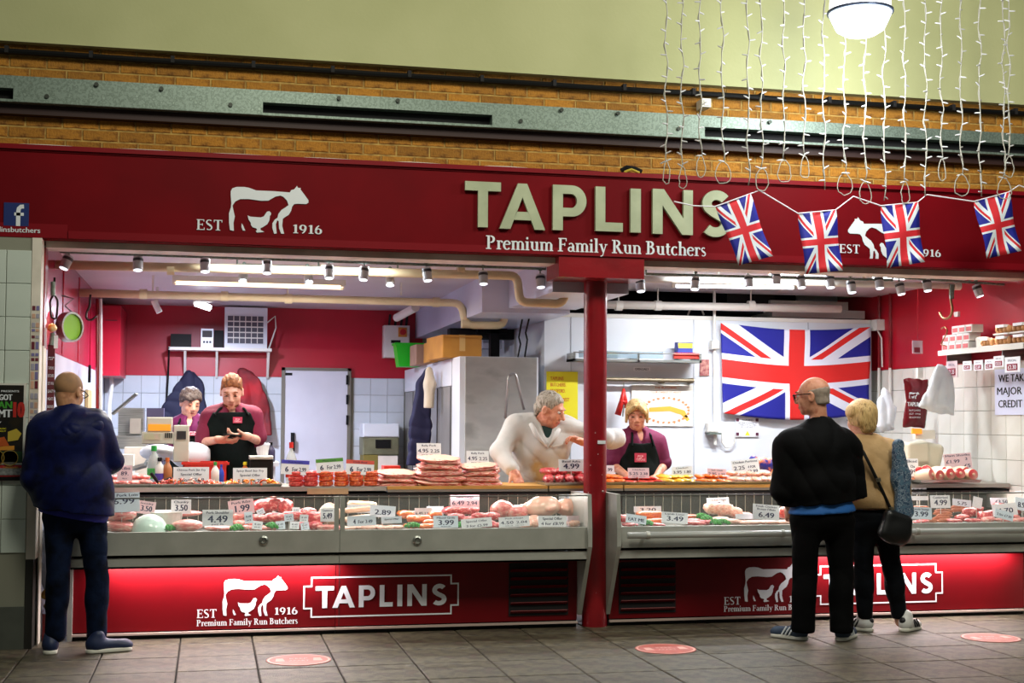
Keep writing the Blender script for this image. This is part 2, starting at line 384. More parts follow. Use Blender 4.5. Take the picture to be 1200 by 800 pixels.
        for ax in range(3):
            sl0 = [slice(1, -1)] * 3; sl1 = [slice(1, -1)] * 3; sl0[ax] = slice(0, -1); sl1[ax] = slice(1, None)
            A, B = I[tuple(sl0)], I[tuple(sl1)]; e = np.argwhere(A != B)
            if not len(e): continue
            flip = A[tuple(e.T)]; base = e + 1; base[:, ax] -= 1
            u, v = (ax + 1) % 3, (ax + 2) % 3
            def cell(du, dv):
                q = base.copy(); q[:, u] += du; q[:, v] += dv; return idx[tuple(q.T)]
            q = np.stack([cell(-1, -1), cell(0, -1), cell(0, 0), cell(-1, 0)], 1)
            q = np.where(flip[:, None], q, q[:, ::-1]); faces.append(q)
        fc = np.concatenate(faces)
        me = bpy.data.meshes.new(name); me.vertices.add(len(co)); me.vertices.foreach_set('co', co.ravel())
        me.loops.add(len(fc) * 4); me.loops.foreach_set('vertex_index', fc.ravel().astype(np.int32))
        me.polygons.add(len(fc)); me.polygons.foreach_set('loop_start', np.arange(len(fc), dtype=np.int32) * 4)
        me.polygons.foreach_set('use_smooth', np.ones(len(fc), bool))
        for m in (mats if isinstance(mats, (list, tuple)) else [mats]): me.materials.append(m)
        me.update(calc_edges=True); me.validate(); return me
def vol_obj(name, V_, mats, parent, label=None):
    me = V_.mesh(name, mats); off = wpos(parent) if parent is not None else None
    if off is None:
        co = np.empty(len(me.vertices) * 3); me.vertices.foreach_get('co', co); co = co.reshape(-1, 3)
        off = Vector(((co[:, 0].min() + co[:, 0].max()) / 2, (co[:, 1].min() + co[:, 1].max()) / 2, co[:, 2].min()))
    me.transform(Matrix.Translation(-Vector(off)))
    o = bpy.data.objects.new(name, me); COL.objects.link(o)
    if parent is not None: o.parent = parent
    else: o.location = off
    if label: o['label'] = label
    return o

# ================================================================ THE SETTING
M_grout = mat('dark_slab_joint', '#0e0c0a', .9)
M_slab = random_tint(mat('paving_slab', '#4b4536', .42, var=['#5f5846', '#3d382d', '#53443a'], scale=9, bump=.7, bscale=140, detail=10, spec=.5), .2)
M_red = mat('red_sign_board', '#72000d', .6, var='#66000b', scale=2, spec=.12)
M_redtrim = mat('red_sign_trim', '#7c0213', .5, spec=.2)
M_redwall = mat('red_gloss_wall_panel', '#b4062a', .4, var='#a50424', scale=1.5)
M_redpaint = mat('red_gloss_paint', '#8d0c18', .30, var='#7c0914', scale=5, bump=.12, bscale=25)
M_cream = mat('cream_painted_board', '#efe6da', .5, var='#c9c0b2', scale=3)
M_plaster = mat('yellow_green_plaster', '#b3b486', .8, var='#a9ab7c', scale=1.2, bump=.08, bscale=40)
M_mortar = mat('ochre_mortar', '#bd9a52', .9, var='#8f6f3a', scale=20)
M_brick = random_tint(mat('yellow_brick', '#93601a', .85, var=['#a97222', '#7c4f14'], scale=14, bump=.6, bscale=70, detail=6), .25)
M_galv = mat('galvanised_steel', '#76857a', .5, .55, var=['#84938a', '#66746a', '#8d9c92'], scale=55, detail=6, lo=.3, hi=.7)
M_black = mat('black_plastic', '#050506', .55, spec=.25)
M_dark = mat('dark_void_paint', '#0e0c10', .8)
M_wtile = random_tint(mat('white_wall_tile', '#c9d0d6', .16, var='#bfc7ce', scale=3, spec=.5), .05)
M_ptile = random_tint(mat('pale_green_pier_tile', '#d3ddd4', .2, var='#cbd6cd', scale=3), .06)
M_grt2 = mat('pale_tile_grout', '#8f8f80', .85)
M_rtile = random_tint(mat('cream_wall_tile', '#d9d8cf', .18, var='#cfcec4', scale=3), .05)
M_ceil = mat('gloss_white_shop_ceiling', '#cfc9cf', .42, var='#c4bcc4', scale=1.2)
M_white = mat('white_gloss_panel', '#dfe4ea', .28, var='#d4dae2', scale=1.5)
M_steel = mat('brushed_steel', '#9a9c98', .34, .85, var=['#a9aba6', '#858984'], scale=3, stretch=(1, 6, 30))
M_case = mat('case_silver_trim', '#b4b5ae', .42, .25, var='#a5a69f', scale=5, bump=.05, bscale=30)
M_base = mat('dark_red_case_base', '#6a000a', .45, var='#5e0009', scale=2, spec=.25)
M_greypaint = mat('grey_plinth_paint', '#5c6058', .7, var='#4c504a', scale=4)
M_vinyl = mat('white_vinyl_print', '#e3e8ee', .45)
M_cond = mat('white_plastic_pipe', '#dcdad2', .4)
M_creampipe = mat('cream_painted_pipe', '#d9cba6', .4, var='#cfbf96', scale=6)
M_glass = mat('clear_case_glass', '#e8f4f0', .02, alpha=.07, spec=.5)
M_int = mat('red_brown_shop_floor', '#6b4a45', .5, var='#5b3c38', scale=4)

def struct(mb, name, m, **k):
    o = mb.build(name, m, **k); return tag(o, kind='structure')

# floor with its slabs
floor = struct(MB().box((-5, -3, -.08), (10, 15, -.012)), 'floor', M_grout, base=(0, 0, 0))
def slab_mesh(w, d):
    b = MB(); Mx = Matrix.Rotation(-math.pi / 2, 3, 'X')
    b.cham((-w / 2, -.0, -d / 2), (w / 2, .04, d / 2), .0045, M=Mx); me = b.mesh('slab', M_slab)
    return me
XS = [-1.975 + .4525 * i for i in range(20)]; YS = [6.44, 6.93, 7.44, 7.92, 8.40, 8.88, 9.36]
for j in range(len(YS) - 1):
    me = slab_mesh(.4525 - .008, YS[j + 1] - YS[j] - .008)
    for i in range(len(XS) - 1):
        inst('slab', me, ((XS[i] + XS[i + 1]) / 2, (YS[j] + YS[j + 1]) / 2, rnd.uniform(-.001, .0012)), floor, (rnd.uniform(-.002, .002), rnd.uniform(-.002, .002), 0))
far = MB().box((-4.9, -2.9, -.03), (9.9, 6.435, -.001)); far.build('slab_field', mat('worn_paving_field', '#5d564a', .5, var='#4c463d', scale=3, bump=.3), parent=floor)
MB().box((-1.05, 9.37, -.012), (5.98, 14.3, 0)).build('shop_floor_covering', M_int, parent=floor)

# left pier with tiles
ZT = P(10, 371, 8.86).z; XE = P(37, 330, 8.86).x
wl = struct(MB().box((-2.6, 8.87, 0), (XE - .003, 9.3, 2.545)), 'wall_left_pier', M_grt2, base=(0, 0, 0))
MB().box((-2.6, 8.855, 0), (XE - .001, 8.875, P(10, 711, 8.86).z)).build('plinth', M_greypaint, parent=wl)
ZP = P(10, 711, 8.86).z
tm = MB().cham((-.0725, 0, -.103), (.0725, .012, .103), .003).mesh('tile', M_ptile)
for i in range(10):
    for j in range(-7, 5):
        z = ZT + .2085 * (j + .5)
        if z - .104 < ZP - .05 or z + .104 > 2.6: continue
        z0 = max(z - .1035, ZP + .002); z1 = min(z + .1035, 2.54); x1 = XE - .0025 - .149 * i; w = .1465
        me = tm if (z1 - z0 > .2) else MB().cham((-.0725, 0, -(z1 - z0) / 2), (.0725, .012, (z1 - z0) / 2), .003).mesh('tile', M_ptile)
        inst('tile', me, (x1 - w / 2, 8.86, (z0 + z1) / 2), wl)

# upper wall: plaster band, brick band
wf = struct(MB().box((-3, 9.005, 3.10), (9, 9.3, 3.90)), 'wall_front', M_mortar, base=(0, 0, 0))
ZC = P(600, 84.2, 8.93).z
struct(MB().box((-3, 8.93, ZC), (9, 9.3, 6.2)).box((-3, 8.925, ZC - .006), (9, 8.99, ZC)), 'wall_upper', M_plaster, base=(0, 0, 3.8))
bm_ = [MB().cham((-.1075, 0, -.0325), (.1075, .03, .0325), c).mesh('brick', M_brick) for c in (.003, .004, .005)]
z = ZC - .006 - .002; row = 0
while z > 3.13:
    zc = z - .0325
    if not (3.44 < zc < 3.52):
        x = -2.97 + (.1125 if row % 2 else 0) + .01 * (row % 3)
        while x < 6.5:
            inst('brick', bm_[rnd.randrange(3)], (x + .1075, 9.0 + rnd.uniform(-.0015, .0015), zc), wf); x += .225
    z -= .075; row += 1

fas = struct(MB().box((-3, 8.90, 2.548), (7.6, 9.22, 3.13)), 'trim_1', M_red, base=(0, 0, 2.548))
fas['label'] = 'long dark red sign board across the shop front'
MB().box((-3, 8.875, 3.105), (7.6, 9.0, 3.135)).box((-3, 8.892, 3.094), (7.6, 8.91, 3.105)).build('top_moulding', M_redtrim, parent=fas)
MB().box((P(80, 280, 8.9).x, 8.888, 2.552), (7.6, 8.902, 2.60)).box((-3, 8.894, 2.552), (P(79, 280, 8.9).x, 8.902, 2.64)).build('bottom_strip', M_redtrim, parent=fas)
struct(MB().box((XE, 9.0, 2.505), (6.1, 9.20, 2.547)), 'trim_2', M_cream, base=(0, 9.1, 2.505))

# interior walls
M_lpanel = mat('magenta_red_gloss_panel', '#a81236', .25, var='#981030', scale=1.5)
wil = struct(MB().box((-1.25, 9.12, 1.87), (-1.05, 14.4, 2.62)), 'wall_left', M_lpanel, base=(-1.15, 9.1, 0))
MB().box((-1.25, 9.12, 0), (-1.052, 14.4, 1.87)).build('wall_tiling', mat('bluish_wall_cladding', '#c3cadb', .25, var='#b6bed0', scale=2), parent=wil)
for y in (10.2, 11.4, 12.5, 13.4):
    MB().box((-1.052, y, 1.88), (-1.043, y + .02, 2.56)).build('cover_strip', M_redwall, parent=wil)
wb = struct(MB().box((-1.05, 14.31, 0), (6.2, 14.45, 2.62)), 'wall_back', M_grt2, base=(0, 14.3, 0))
ZB = P(200, 440, 14.3).z
MB().box((-1.05, 14.296, ZB), (2.2, 14.312, 2.60)).build('red_panel', M_redwall, parent=wb)
DX0, DX1, DZ = P(330, 435, 14.29).x, P(411, 435, 14.29).x, P(370, 431, 14.29).z
tm = MB().cham((-.0885, 0, -.0885), (.0885, .012, .0885), .002).mesh('tile', M_wtile)
for i in range(17):
    for j in range(6):
        x = -1.05 + .18 * (i + .5)
        if DX0 - .05 < x < DX1 + .05 or x > 2.08: continue
        inst('tile', tm, (x, 14.3, ZB - .18 * (j + .5)), wb)
MB().box((-1.05, 14.3, 0), (2.08, 14.312, ZB - 1.08)).build('lower_lining', M_white, parent=wb)
wr = struct(MB().box((5.99, 8.6, 0), (6.2, 14.4, 3.1)), 'wall_right', M_grt2, base=(6.1, 8.6, 0))
MB().box((5.976, 8.6, 1.905), (5.992, 14.3, 2.62)).build('red_panel', mat('bright_red_gloss_wall', '#b40a24', .35, var='#a5081f', scale=1.5), parent=wr)
Mz = Matrix.Rotation(-math.pi / 2, 3, 'Z')
tm = MB().cham((-.0985, 0, -.0935), (.0985, .012, .0935), .0025, M=Mz).mesh('tile', M_rtile)
for i in range(16):
    for j in range(6):
        inst('tile', tm, (5.98, 8.76 + .2 * (i + .5), 1.903 - .19 * (j + .5)), wr)
struct(MB().box((-1.25, 9.22, 2.585), (2.2, 14.4, 2.7)).box((2.2, 9.22, 2.585), (6.2, 11.5, 2.7)), 'ceiling', M_ceil, base=(1, 11, 2.6))
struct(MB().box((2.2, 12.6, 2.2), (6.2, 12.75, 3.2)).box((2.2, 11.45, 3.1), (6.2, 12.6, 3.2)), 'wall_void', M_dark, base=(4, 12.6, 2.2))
# boxed-in beams under the ceiling and white cold-store box behind
M_soff = mat('white_soffit_panel', '#c8cce0', .3, var='#bcc0d4', scale=1.5)
struct(MB().box((2.12, 10.65, 2.295), (2.85, 14.3, 2.585)), 'trim_3', M_soff, base=(2.4, 12, 2.27))
struct(MB().box((2.34, 9.22, 2.33), (2.9, 10.65, 2.585)), 'trim_4', M_soff, base=(2.6, 10, 2.33))
CX0 = P(638, 400, 11.4).x; CX1 = P(1021, 400, 11.4).x
cr_ = struct(MB().box((CX0, 11.4, 0), (CX1, 14.2, 2.355)), 'wall_cold_room', M_white, base=(4, 11.4, 0))
MB().box((CX0 - .006, 11.39, 2.33), (CX1 + .006, 11.402, 2.365)).build('top_edge_trim', M_cond, parent=cr_)
for px in (669, 813, 947):
    x = P(px, 420, 11.4).x; MB().box((x - .003, 11.393, .9), (x + .003, 11.402, 2.33)).build('panel_joint', mat('panel_joint_grey', '#b2b8bf', .5), parent=cr_)
MB().box((P(930, 340, 12.3).x, 12.2, 2.36), (5.97, 12.25, 3.1)).build('pale_upstand', M_white, parent=cr_)

# door at the back
d1 = struct(MB().box((DX0 + .03, 14.262, .02), (DX1 - .03, 14.296, DZ - .03)), 'door_1', mat('off_white_door', '#cfd0da', .35, var='#c4c5d0', scale=2), base=(1.07, 14.28, 0))
MB().box((DX0, 14.25, 0), (DX0 + .035, 14.3, DZ)).box((DX1 - .035, 14.25, 0), (DX1, 14.3, DZ)).box((DX0, 14.25, DZ - .03), (DX1, 14.3, DZ)).build('door_frame', mat('brown_grey_frame', '#6e6a5e', .5), parent=d1)
hp = P(343, 517, 14.25)
MB().box((hp.x - .02, 14.235, hp.z - .10), (hp.x + .02, 14.262, hp.z + .09)).cyl((hp.x, 14.24, hp.z), (hp.x, 14.19, hp.z), .015).box((hp.x - .012, 14.18, hp.z - .06), (hp.x + .012, 14.2, hp.z + .05)).build('door_handle', M_black, parent=d1)
for py in (445, 468, 492):
    q = P(407, py, 14.25); MB().box((q.x - .012, 14.235, q.z - .05), (q.x + .012, 14.265, q.z + .05)).build('hinge', M_black, parent=d1)
q = P(338, 438, 14.26); MB().box((q.x - .06, 14.257, q.z - .015), (q.x + .04, 14.263, q.z + .012)).build('door_plate', M_black, parent=d1)

# ---------------------------------------------------------------- left post with stickers
t = empty('sticker_post', (XE + .03, 8.95, 0), 'white corner post covered in small stickers, beside the tiled pier', 'post')
X1 = P(48, 330, 8.86).x
MB().box((XE, 8.86, .55), (X1, 9.11, 2.546)).build('post', M_cream, parent=t)
MB().box((XE, 8.86, 0), (X1 - .01, 9.11, .55)).build('dark_foot', mat('dark_rubber_trim', '#25231f', .6), parent=t)
sc_ = [mat('sticker_maroon', '#6e2535', .5), mat('sticker_grey', '#a9a6b8', .5), mat('sticker_violet', '#7d77ab', .5), mat('sticker_peach', '#d6a991', .5)]
zz = 2.12
while zz > 1.05:
    hh = rnd.uniform(.012, .05)
    for u in (0, 1):
        MB().box((XE + .008 + u * .024, 8.857, zz - hh), (XE + .026 + u * .024, 8.8605, zz)).build('sticker', sc_[rnd.randrange(4)], parent=t)
    zz -= hh + rnd.uniform(.008, .03)
# narrow red jamb and white lower jamb inside the opening
struct(MB().box((X1, 9.0, P(50, 405, 9.0).z), (-1.035, 9.14, 2.545)), 'trim_5', M_redpaint, base=(-1.06, 9.1, 1.9))
struct(MB().box((X1, 9.0, 0), (-1.035, 9.14, P(50, 405, 9.0).z)), 'trim_6', M_cream, base=(-1.06, 9.1, 0))

# ---------------------------------------------------------------- galvanised rail, cable, pendant
rl = empty('galvanised_rail', (2.3, 8.87, 3.39), 'long galvanised steel rail with dark slots along the brick band', 'rail')
MB().box((-3, 8.87, 3.482), (9, 9.0, 3.562)).build('upper_flange', M_galv, parent=rl)
def rx(px): return P(px, 130, 8.86).x
ly = MB()
for a, b in ((15, 308), (577, 826)): ly = MB().box((rx(a), 8.862, 3.398), (rx(b), 8.99, 3.484)); ly.build('cover_plate', M_galv, parent=rl)
MB().box((-3, 8.95, 3.40), (9, 9.0, 3.484)).build('slot_back', M_dark, parent=rl)
MB().box((-3, 8.865, 3.396), (9, 8.95, 3.412)).build('lower_lip', M_galv, parent=rl)
for px, py in ((113, 99), (189, 104), (55, 113), (270, 123), (397, 115), (466, 118), (658, 129), (724, 133), (610, 142), (795, 151), (902, 143)):
    q = P(px, py, 8.862); MB().cyl((q.x, 8.872, q.z), (q.x, 8.85, q.z), .014, n=8).build('bolt', mat('bolt_dark', '#3a3f39', .5, .6), parent=rl)
tag(MB().box((-3, 8.93, 3.335), (9, 9.02, 3.394)).build('shadow_band', mat('brown_red_shade', '#2a0d0a', .6)), 'dark red-brown strip in place of the shade right under the galvanised rail', 'shadow strip')  # dark reddish strip painted as the shadow band below the rail
cb = empty('black_cable', (2.3, 8.95, 3.70), 'thick black cable clipped along the brick above the rail', 'cable')
zc_ = P(400, 84, 8.95).z
MB().tube([(-3 + .5 * i, 8.955, zc_ + .002 * math.sin(i * 2.1)) for i in range(25)], .020, 8).build('cable', M_black, parent=cb)
for px in (7, 106, 202, 297, 390, 480, 565, 650, 732, 813, 893, 972, 1048, 1117, 1190):
    q = P(px, 84, 8.94); MB().box((q.x - .012, 8.93, zc_ - .012), (q.x + .012, 8.995, zc_ + .032)).build('clip', M_dark, parent=cb)
q = P(827, 121, 8.9); tag(MB().box((q.x - .032, 8.88, q.z - .03), (q.x + .032, 9.0, q.z + .03)).box((q.x - .02, 8.875, q.z - .02), (q.x + .02, 8.88, q.z + .02)).build('junction_box', M_cond), 'small white junction box just above the galvanised rail', 'junction box')
wz = 3.142
for a, b, lab in ((-2, 2.1, 'thin white wire running loose along the left of the sign top'), (2.1, 6.4, 'thin dark wire along the right of the sign top')):
    tag(MB().tube([(a + (b - a) * i / 30, 8.97 + .01 * math.sin(i * 1.3), wz + .012 * abs(math.sin(i * .7))) for i in range(31)], .004, 6).build('sign_wire', M_cond if a < 0 else M_black), lab, 'wire')
q = P(740, 206, 8.93)
t = empty('cable_bundle', (q.x, 8.95, 3.135), 'dark cable connector bundle on top of the sign above the second letter group', 'connector')
MB().tube([(q.x - .07, 8.95, 3.16), (q.x - .03, 8.94, 3.185), (q.x + .03, 8.95, 3.18), (q.x + .08, 8.95, 3.16)], .016, 8).build('connector', M_black, parent=t)
MB().tube([(q.x - .05, 8.94, 3.15), (q.x, 8.935, 3.17), (q.x + .06, 8.94, 3.15)], .01, 8).build('yellow_sleeve', mat('yellow_sleeve', '#b09a30', .5), parent=t)

pc = P(1008, 14, 8.1)
t = empty('pendant_lamp', (pc.x, pc.y, pc.z - .18), 'large round glowing pendant lamp hanging in front of the upper wall', 'lamp')
MB().lathe([(.0, -.155), (.10, -.152), (.155, -.12), (.185, -.06), (.205, -.012)], pc, 28).build('lower_bowl', mat('lamp_glow_bowl', '#e2f2fa', .3, emit=1.0), parent=t, smooth=True)
MB().lathe([(.19, .0), (.20, .02), (.185, .30), (.17, .42), (.06, .5), (.0, .5)], pc, 28).build('upper_shade', mat('lamp_glow_shade', '#f4f4ff', .3, emit=1.6), parent=t, smooth=True)
MB().lathe([(.205, -.012), (.215, -.01), (.215, .004), (.203, .006)], pc, 28).build('dark_rim', mat('lamp_rim', '#303a52', .4, .5), parent=t)
MB().cyl((pc.x, pc.y, pc.z + .5), (pc.x, pc.y, pc.z + 2.2), .01).build('flex', M_black, parent=t)
pl = bpy.data.lights.new('pendant_bulb', 'POINT'); pl.energy = 70; pl.color = (.93, .98, 1); pl.shadow_soft_size = .2
o = bpy.data.objects.new('pendant_bulb', pl); o.location = pc + Vector((0, -.1, -.4)); COL.objects.link(o)

# ---------------------------------------------------------------- pillar
PC = Vector((P(697, 600, 9.16).x, 9.16, 0))
t = empty('red_pillar', PC, 'glossy dark red round steel pillar in the middle of the shop front', 'pillar')
MB().lathe([(.088, 0), (.088, .34), (.081, .52), (.081, 2.42)], PC, 32).build('shaft', M_redpaint, parent=t, smooth=True)
c0, c1 = P(655, 306, 8.9).x, P(755, 306, 8.9).x
MB().box((c0, 8.902, 2.405), (c1, 9.24, 2.548)).build('capital_box', M_redpaint, parent=t)
M_chip = mat('paint_chip_white', '#d7cfcf', .6)
for px, py, r in ((687, 506, .006), (697, 507, .003), (706, 575, .006), (690, 577, .003), (705, 556, .003), (691, 601, .003), (698, 694, .005), (688, 660, .003), (700, 532, .003), (692, 545, .003)):
    q = P(px, py, 9.09); dx = q.x - PC.x; y = PC.y - math.sqrt(max(.083 ** 2 - min(dx, .08) ** 2, 0))
    MB().lathe([(0, 0), (r, .001), (r, .003), (0, .004)], (q.x, y - .001, q.z), 6, M=Matrix.Rotation(math.pi / 2, 3, 'X')).build('paint_chip', M_chip, parent=t)
q = P(706, 518, 9.06); MB().box((q.x - .03, 9.068, q.z - .012), (q.x + .025, 9.10, q.z + .012), M=None).build('tape_strip', M_vinyl, parent=t)

# ---------------------------------------------------------------- lettering and emblems on the sign board
YT = 8.884
def Tf(y):                            # a flat upright plane facing the walkway: u = x, v = z
    return lambda u, v, w=0: Vector((u, y - w, v))
T0 = Tf(8.865)
for c, x0, x1, yt, yb in (('T', 545, 587, 212.8, 266), ('A', 585.5, 639, 215, 268.5), ('P', 648, 687.3, 217, 270), ('L', 698, 730, 219, 271), ('I', 739, 751, 221, 272.3), ('N', 765, 812, 222, 274.5), ('S', 822, 857, 223, 277.5)):
    a = P(x0, (yt + yb) / 2, 8.865).x; b = P(x1, (yt + yb) / 2, 8.865).x; xm = (x0 + x1) / 2; z0 = P(xm, yb, 8.865).z; z1 = P(xm, yt, 8.865).z
    w = big_letter(c)[0]; sx, sz = (b - a) / w, z1 - z0
    mb, _ = letter_mb(c, lambda u, v, d: Vector((a + u * sx, 8.893 - d, z0 + v * sz)), .028)
    mb.build('letter', mat('raised_grey_green_letter', '#b7bfa0', .4, var='#a6ae90', scale=6), parent=fas)
def sline(s, px0, px1, pyb0, h, Y, parent, m, name='lettering'):
    a = P(px0, pyb0, Y); b = P(px1, pyb0, Y); mb = MB(); serif_into(mb, s, Tf(Y), a.x, a.z, h, b.x - a.x); return mb.build(name, m, parent=parent)
YV = 8.886
sline('Premium Family Run Butchers', 569, 828, 291.5, .092, YV, fas, M_vinyl)
def emblem(xw, y_base, x_cow, w_px, Y, parent, est, yr, th, hide=''):
    mb = MB(); a = P(x_cow, y_base, Y); k = mpp(x_cow, Y); cow_into(mb, Tf(Y), a.x, a.z, (P(x_cow + w_px, y_base, Y).x - a.x)); mb.build('cow_emblem', M_vinyl, parent=parent)
    sline('EST', est[0], est[1], est[2], th, Y, parent, M_vinyl); sline('1916', yr[0], yr[1], yr[2], th, Y, parent, M_vinyl)
emblem(0, 271.5, 268, 93, 8.893, fas, (229.5, 261, 269), (342, 378, 273), .068)
# right-hand emblem is mirrored and partly behind the bunting
mb = MB(); a = P(994, 307, 8.893); cow_into(mb, Tf(8.893), a.x, a.z, P(1072, 300, 8.893).x - a.x, flip=True); mb.build('cow_emblem', M_vinyl, parent=fas)
sline('EST', 983, 1008, 296, .062, 8.893, fas, M_vinyl); sline('1916', 1075, 1103, 300, .062, 8.893, fas, M_vinyl)
# social media sticker
a, b = P(4, 264, 8.89), P(34, 238, 8.89)
MB().box((a.x, 8.893, a.z), (b.x, 8.90, b.z)).build('blue_sticker', mat('sticker_blue', '#1b2f6e', .4), parent=fas)
mb = MB(); u0, v0, s_ = a.x, a.z, (b.x - a.x)
for q in stroke([(.58, 0), (.58, .62), (.60, .74), (.68, .82), (.80, .83)], .17) + stroke([(.42, .50), (.80, .50)], .13): mb.add([(u0 + p[0] * s_, 8.8915, v0 + p[1] * s_) for p in q], [(0, 1, 2, 3)])
mb.build('sticker_mark', M_vinyl, parent=fas)
a = P(-14, 273, 8.89); mb = MB(); text_into(mb, 'taplinsbutchers', Tf(8.8915), a.x, P(20, 272, 8.89).z, .034, P(47, 270, 8.89).x - a.x, bold=.03, align='l'); mb.build('lettering', M_vinyl, parent=fas)

# ---------------------------------------------------------------- refrigerated display cases
XA0, XAM, XA1 = -.84, P(398, 620, 8.87).x, 2.5
XB0, XB1 = P(727, 620, 8.86).x, 5.965
ZS0, ZS1, ZG = P(400, 660, 8.98).z, P(400, 649, 8.87).z, P(400, 621, 8.87).z
ZGT = P(400, 583, 8.88).z
PROF = [(8.862, ZGT + .012), (8.84, .70), (8.84, .575), (9.10, .085), (9.17, .085), (9.17, .50), (9.34, .72), (9.34, ZGT + .012)]
WT = P(400, 570, 9.3).z                # worktop height
M_wood = mat('pale_wood_board', '#c99a55', .5, var='#b9863f', scale=6, stretch=(1, 8, 8))
M_wtop = mat('grey_worktop', '#a9a39c', .4, .3, var='#9a948d', scale=5)
M_wire = mat('white_wire', '#ddd6c2', .4)
M_darkin = mat('dark_case_lining', '#2b2a2a', .5)
def side_panel(t, x0, x1, name='side_panel'):
    pts = PROF; mb = MB(); n = len(pts)
    mb.poly([(p[0], p[1]) for p in pts], lambda u, v, w: Vector((x0 + w, u, v)), x1 - x0); mb.build(name, M_case, parent=t)
def case(label, x0, x1, left, right, bar=None):
    t = empty('display_case', ((x0 + x1) / 2, 9.2, 0), label, 'display case')
    MB().box((x0, 9.125, .05), (x1, 9.16, ZS0 + .02)).build('front_panel', M_base, parent=t)
    MB().box((x0, 9.14, 0), (x1, 9.5, .05)).build('plinth', M_dark, parent=t)
    MB().box((x0, 9.105, .028), (x1, 9.126, .042)).build('kick_trim', mat('pale_kick_trim', '#b9a49c', .4), parent=t)
    MB().box((x0, 8.880, ZS0), (x1, 8.93, ZS1 - .006)).box((x0, 8.880, ZS0), (x1, 9.13, ZS0 + .012)).build('lower_band', M_case, parent=t)
    MB().box((x0, 8.87, ZS1), (x1, 8.90, ZG)).box((x0, 8.87, ZS1), (x1, 8.99, ZS1 + .012)).build('bumper_band', M_case, parent=t)
    MB().box((x0 + .01, 8.89, ZG - .045), (x1 - .01, 9.62, ZG - .015)).build('deck', M_steel, parent=t)
    MB().box((x0 + .01, 9.6, ZG - .02), (x1 - .01, 9.63, WT - .05)).build('back_lining', mat('grey_case_back', '#45423d', .5, .2), parent=t)
    w = MB(); xx = x0 + .05
    while xx < x1 - .03: w.box((xx - .002, 9.585, ZG + .02), (xx + .002, 9.59, WT - .052)); xx += .072
    w.box((x0 + .02, 9.584, WT - .06), (x1 - .02, 9.591, WT - .055)); tag(w.build('wire_grid', M_wire, parent=t), kind='stuff')
    MB().box((x0, 9.62, .0), (x1, 9.66, ZG)).build('rear_casing', M_white, parent=t)
    MB().box((x0 + .02, 8.874, ZG - .005), (x1 - .02, 8.880, ZGT)).build('front_glass', M_glass, parent=t)
    MB().box((x0 + .0, 8.870, ZGT), (x1 - .0, 8.884, ZGT + .009)).build('glass_top_trim', M_steel, parent=t)
    if left: side_panel(t, x0 - .028, x0)
    if right: side_panel(t, x1, x1 + .028)
    MB().box((x0 + .03, 9.36, WT - .060), (x1 - .03, 9.40, WT - .052)).build('case_fill_strip', mat('case_fill_glow', '#fff3e6', .3, emit=3.0), parent=t)  # glowing strip added under the worktop to brighten the meat
    MB().box((x0, 9.300, WT - .062), (x1, 9.306, WT - .042)).box((x0, 9.300, WT - .048), (x1, 9.62, WT - .042)).build('dark_gap_lip', M_dark, parent=t)  # dark lip in the dark gap, hides the added strip from view
    area('case_fill_light', ((x0 + x1) / 2, 9.36, WT - .066), x1 - x0 - .1, 3.2 * (x1 - x0), (1, .95, .9), (R(-30), 0, 0), sy=.04)  # area light added out of view to brighten meat and cards
    return t
ca = case('left display case of the row, with glowing red front and white cow emblem', XA0, XAM, False, False)
cb2 = case('silver display case left of the red pillar, with dark louvred vent', XAM + .003, XA1, False, True)
cc = case('long silver display case right of the pillar with a tubular bumper rail', XB0, XB1, True, False)
for t_, xa in ((ca, XAM - .035), (cb2, XAM + .003)):
    MB().box((xa, 8.868, ZG), (xa + .03, 8.89, ZGT + .01)).build('corner_post', M_case, parent=t_)
MB().box((XA0 - .03, 8.87, ZS0), (XA0, 9.6, ZGT)).box((XA0 - .03, 9.1, 0), (XA0, 9.6, ZS0)).build('end_panel', M_case, parent=ca)
for t_, px in ((ca, 309), (cb2, 489)):
    q = P(px, 633, 8.868); MB().lathe([(.030, 0), (.030, .012), (.020, .018), (.012, .005), (0, .005)], (q.x, 8.871, q.z), 16, M=Matrix.Rotation(math.pi / 2, 3, 'X')).build('lock', M_steel, parent=t_, smooth=False)
rz_ = P(900, 625, 8.80).z
MB().tube([(XB0 + .035, 8.80, rz_), (XB1, 8.80, rz_)], .022, 16).build('bumper_rail', mat('pale_plastic_rail', '#c3c6c4', .3, .2), parent=cc, smooth=True)
for px in (759, 917, 1075):
    x = P(px, 628, 8.80).x; MB().lathe([(.022, -.012), (.026, -.012), (.026, .012), (.022, .012)], (x, 8.80, rz_), 14, M=Matrix.Rotation(math.pi / 2, 3, 'Y')).build('rail_collar', M_case, parent=cc)
    MB().box((x - .01, 8.80, rz_ - .01), (x + .01, 8.875, rz_ + .01)).build('rail_bracket', M_case, parent=cc)
def vent(t, pa, pb, yt, yb):
    x0, x1 = P(pa, 700, 9.12).x, P(pb, 700, 9.12).x; z1, z0 = P((pa + pb) / 2, yt, 9.12).z, P((pa + pb) / 2, yb, 9.12).z
    MB().box((x0 - .01, 9.118, z0 - .01), (x1 + .01, 9.126, z1 + .01)).build('vent_backing', M_dark, parent=t)
    n = 6; st = (z1 - z0) / n; Mx = Matrix.Rotation(R(-35), 3, 'X')
    me = MB().box((-(x1 - x0) / 2, -.012, -.003), ((x1 - x0) / 2, .026, .003), M=Mx).mesh('slat', M_base)
    for i in range(n): inst('slat', me, ((x0 + x1) / 2, 9.105, z0 + st * (i + .35)), t)
vent(cb2, 598, 664, 661, 719); vent(cc, 727, 790, 660, 716)
x = P(397.5, 700, 9.12).x
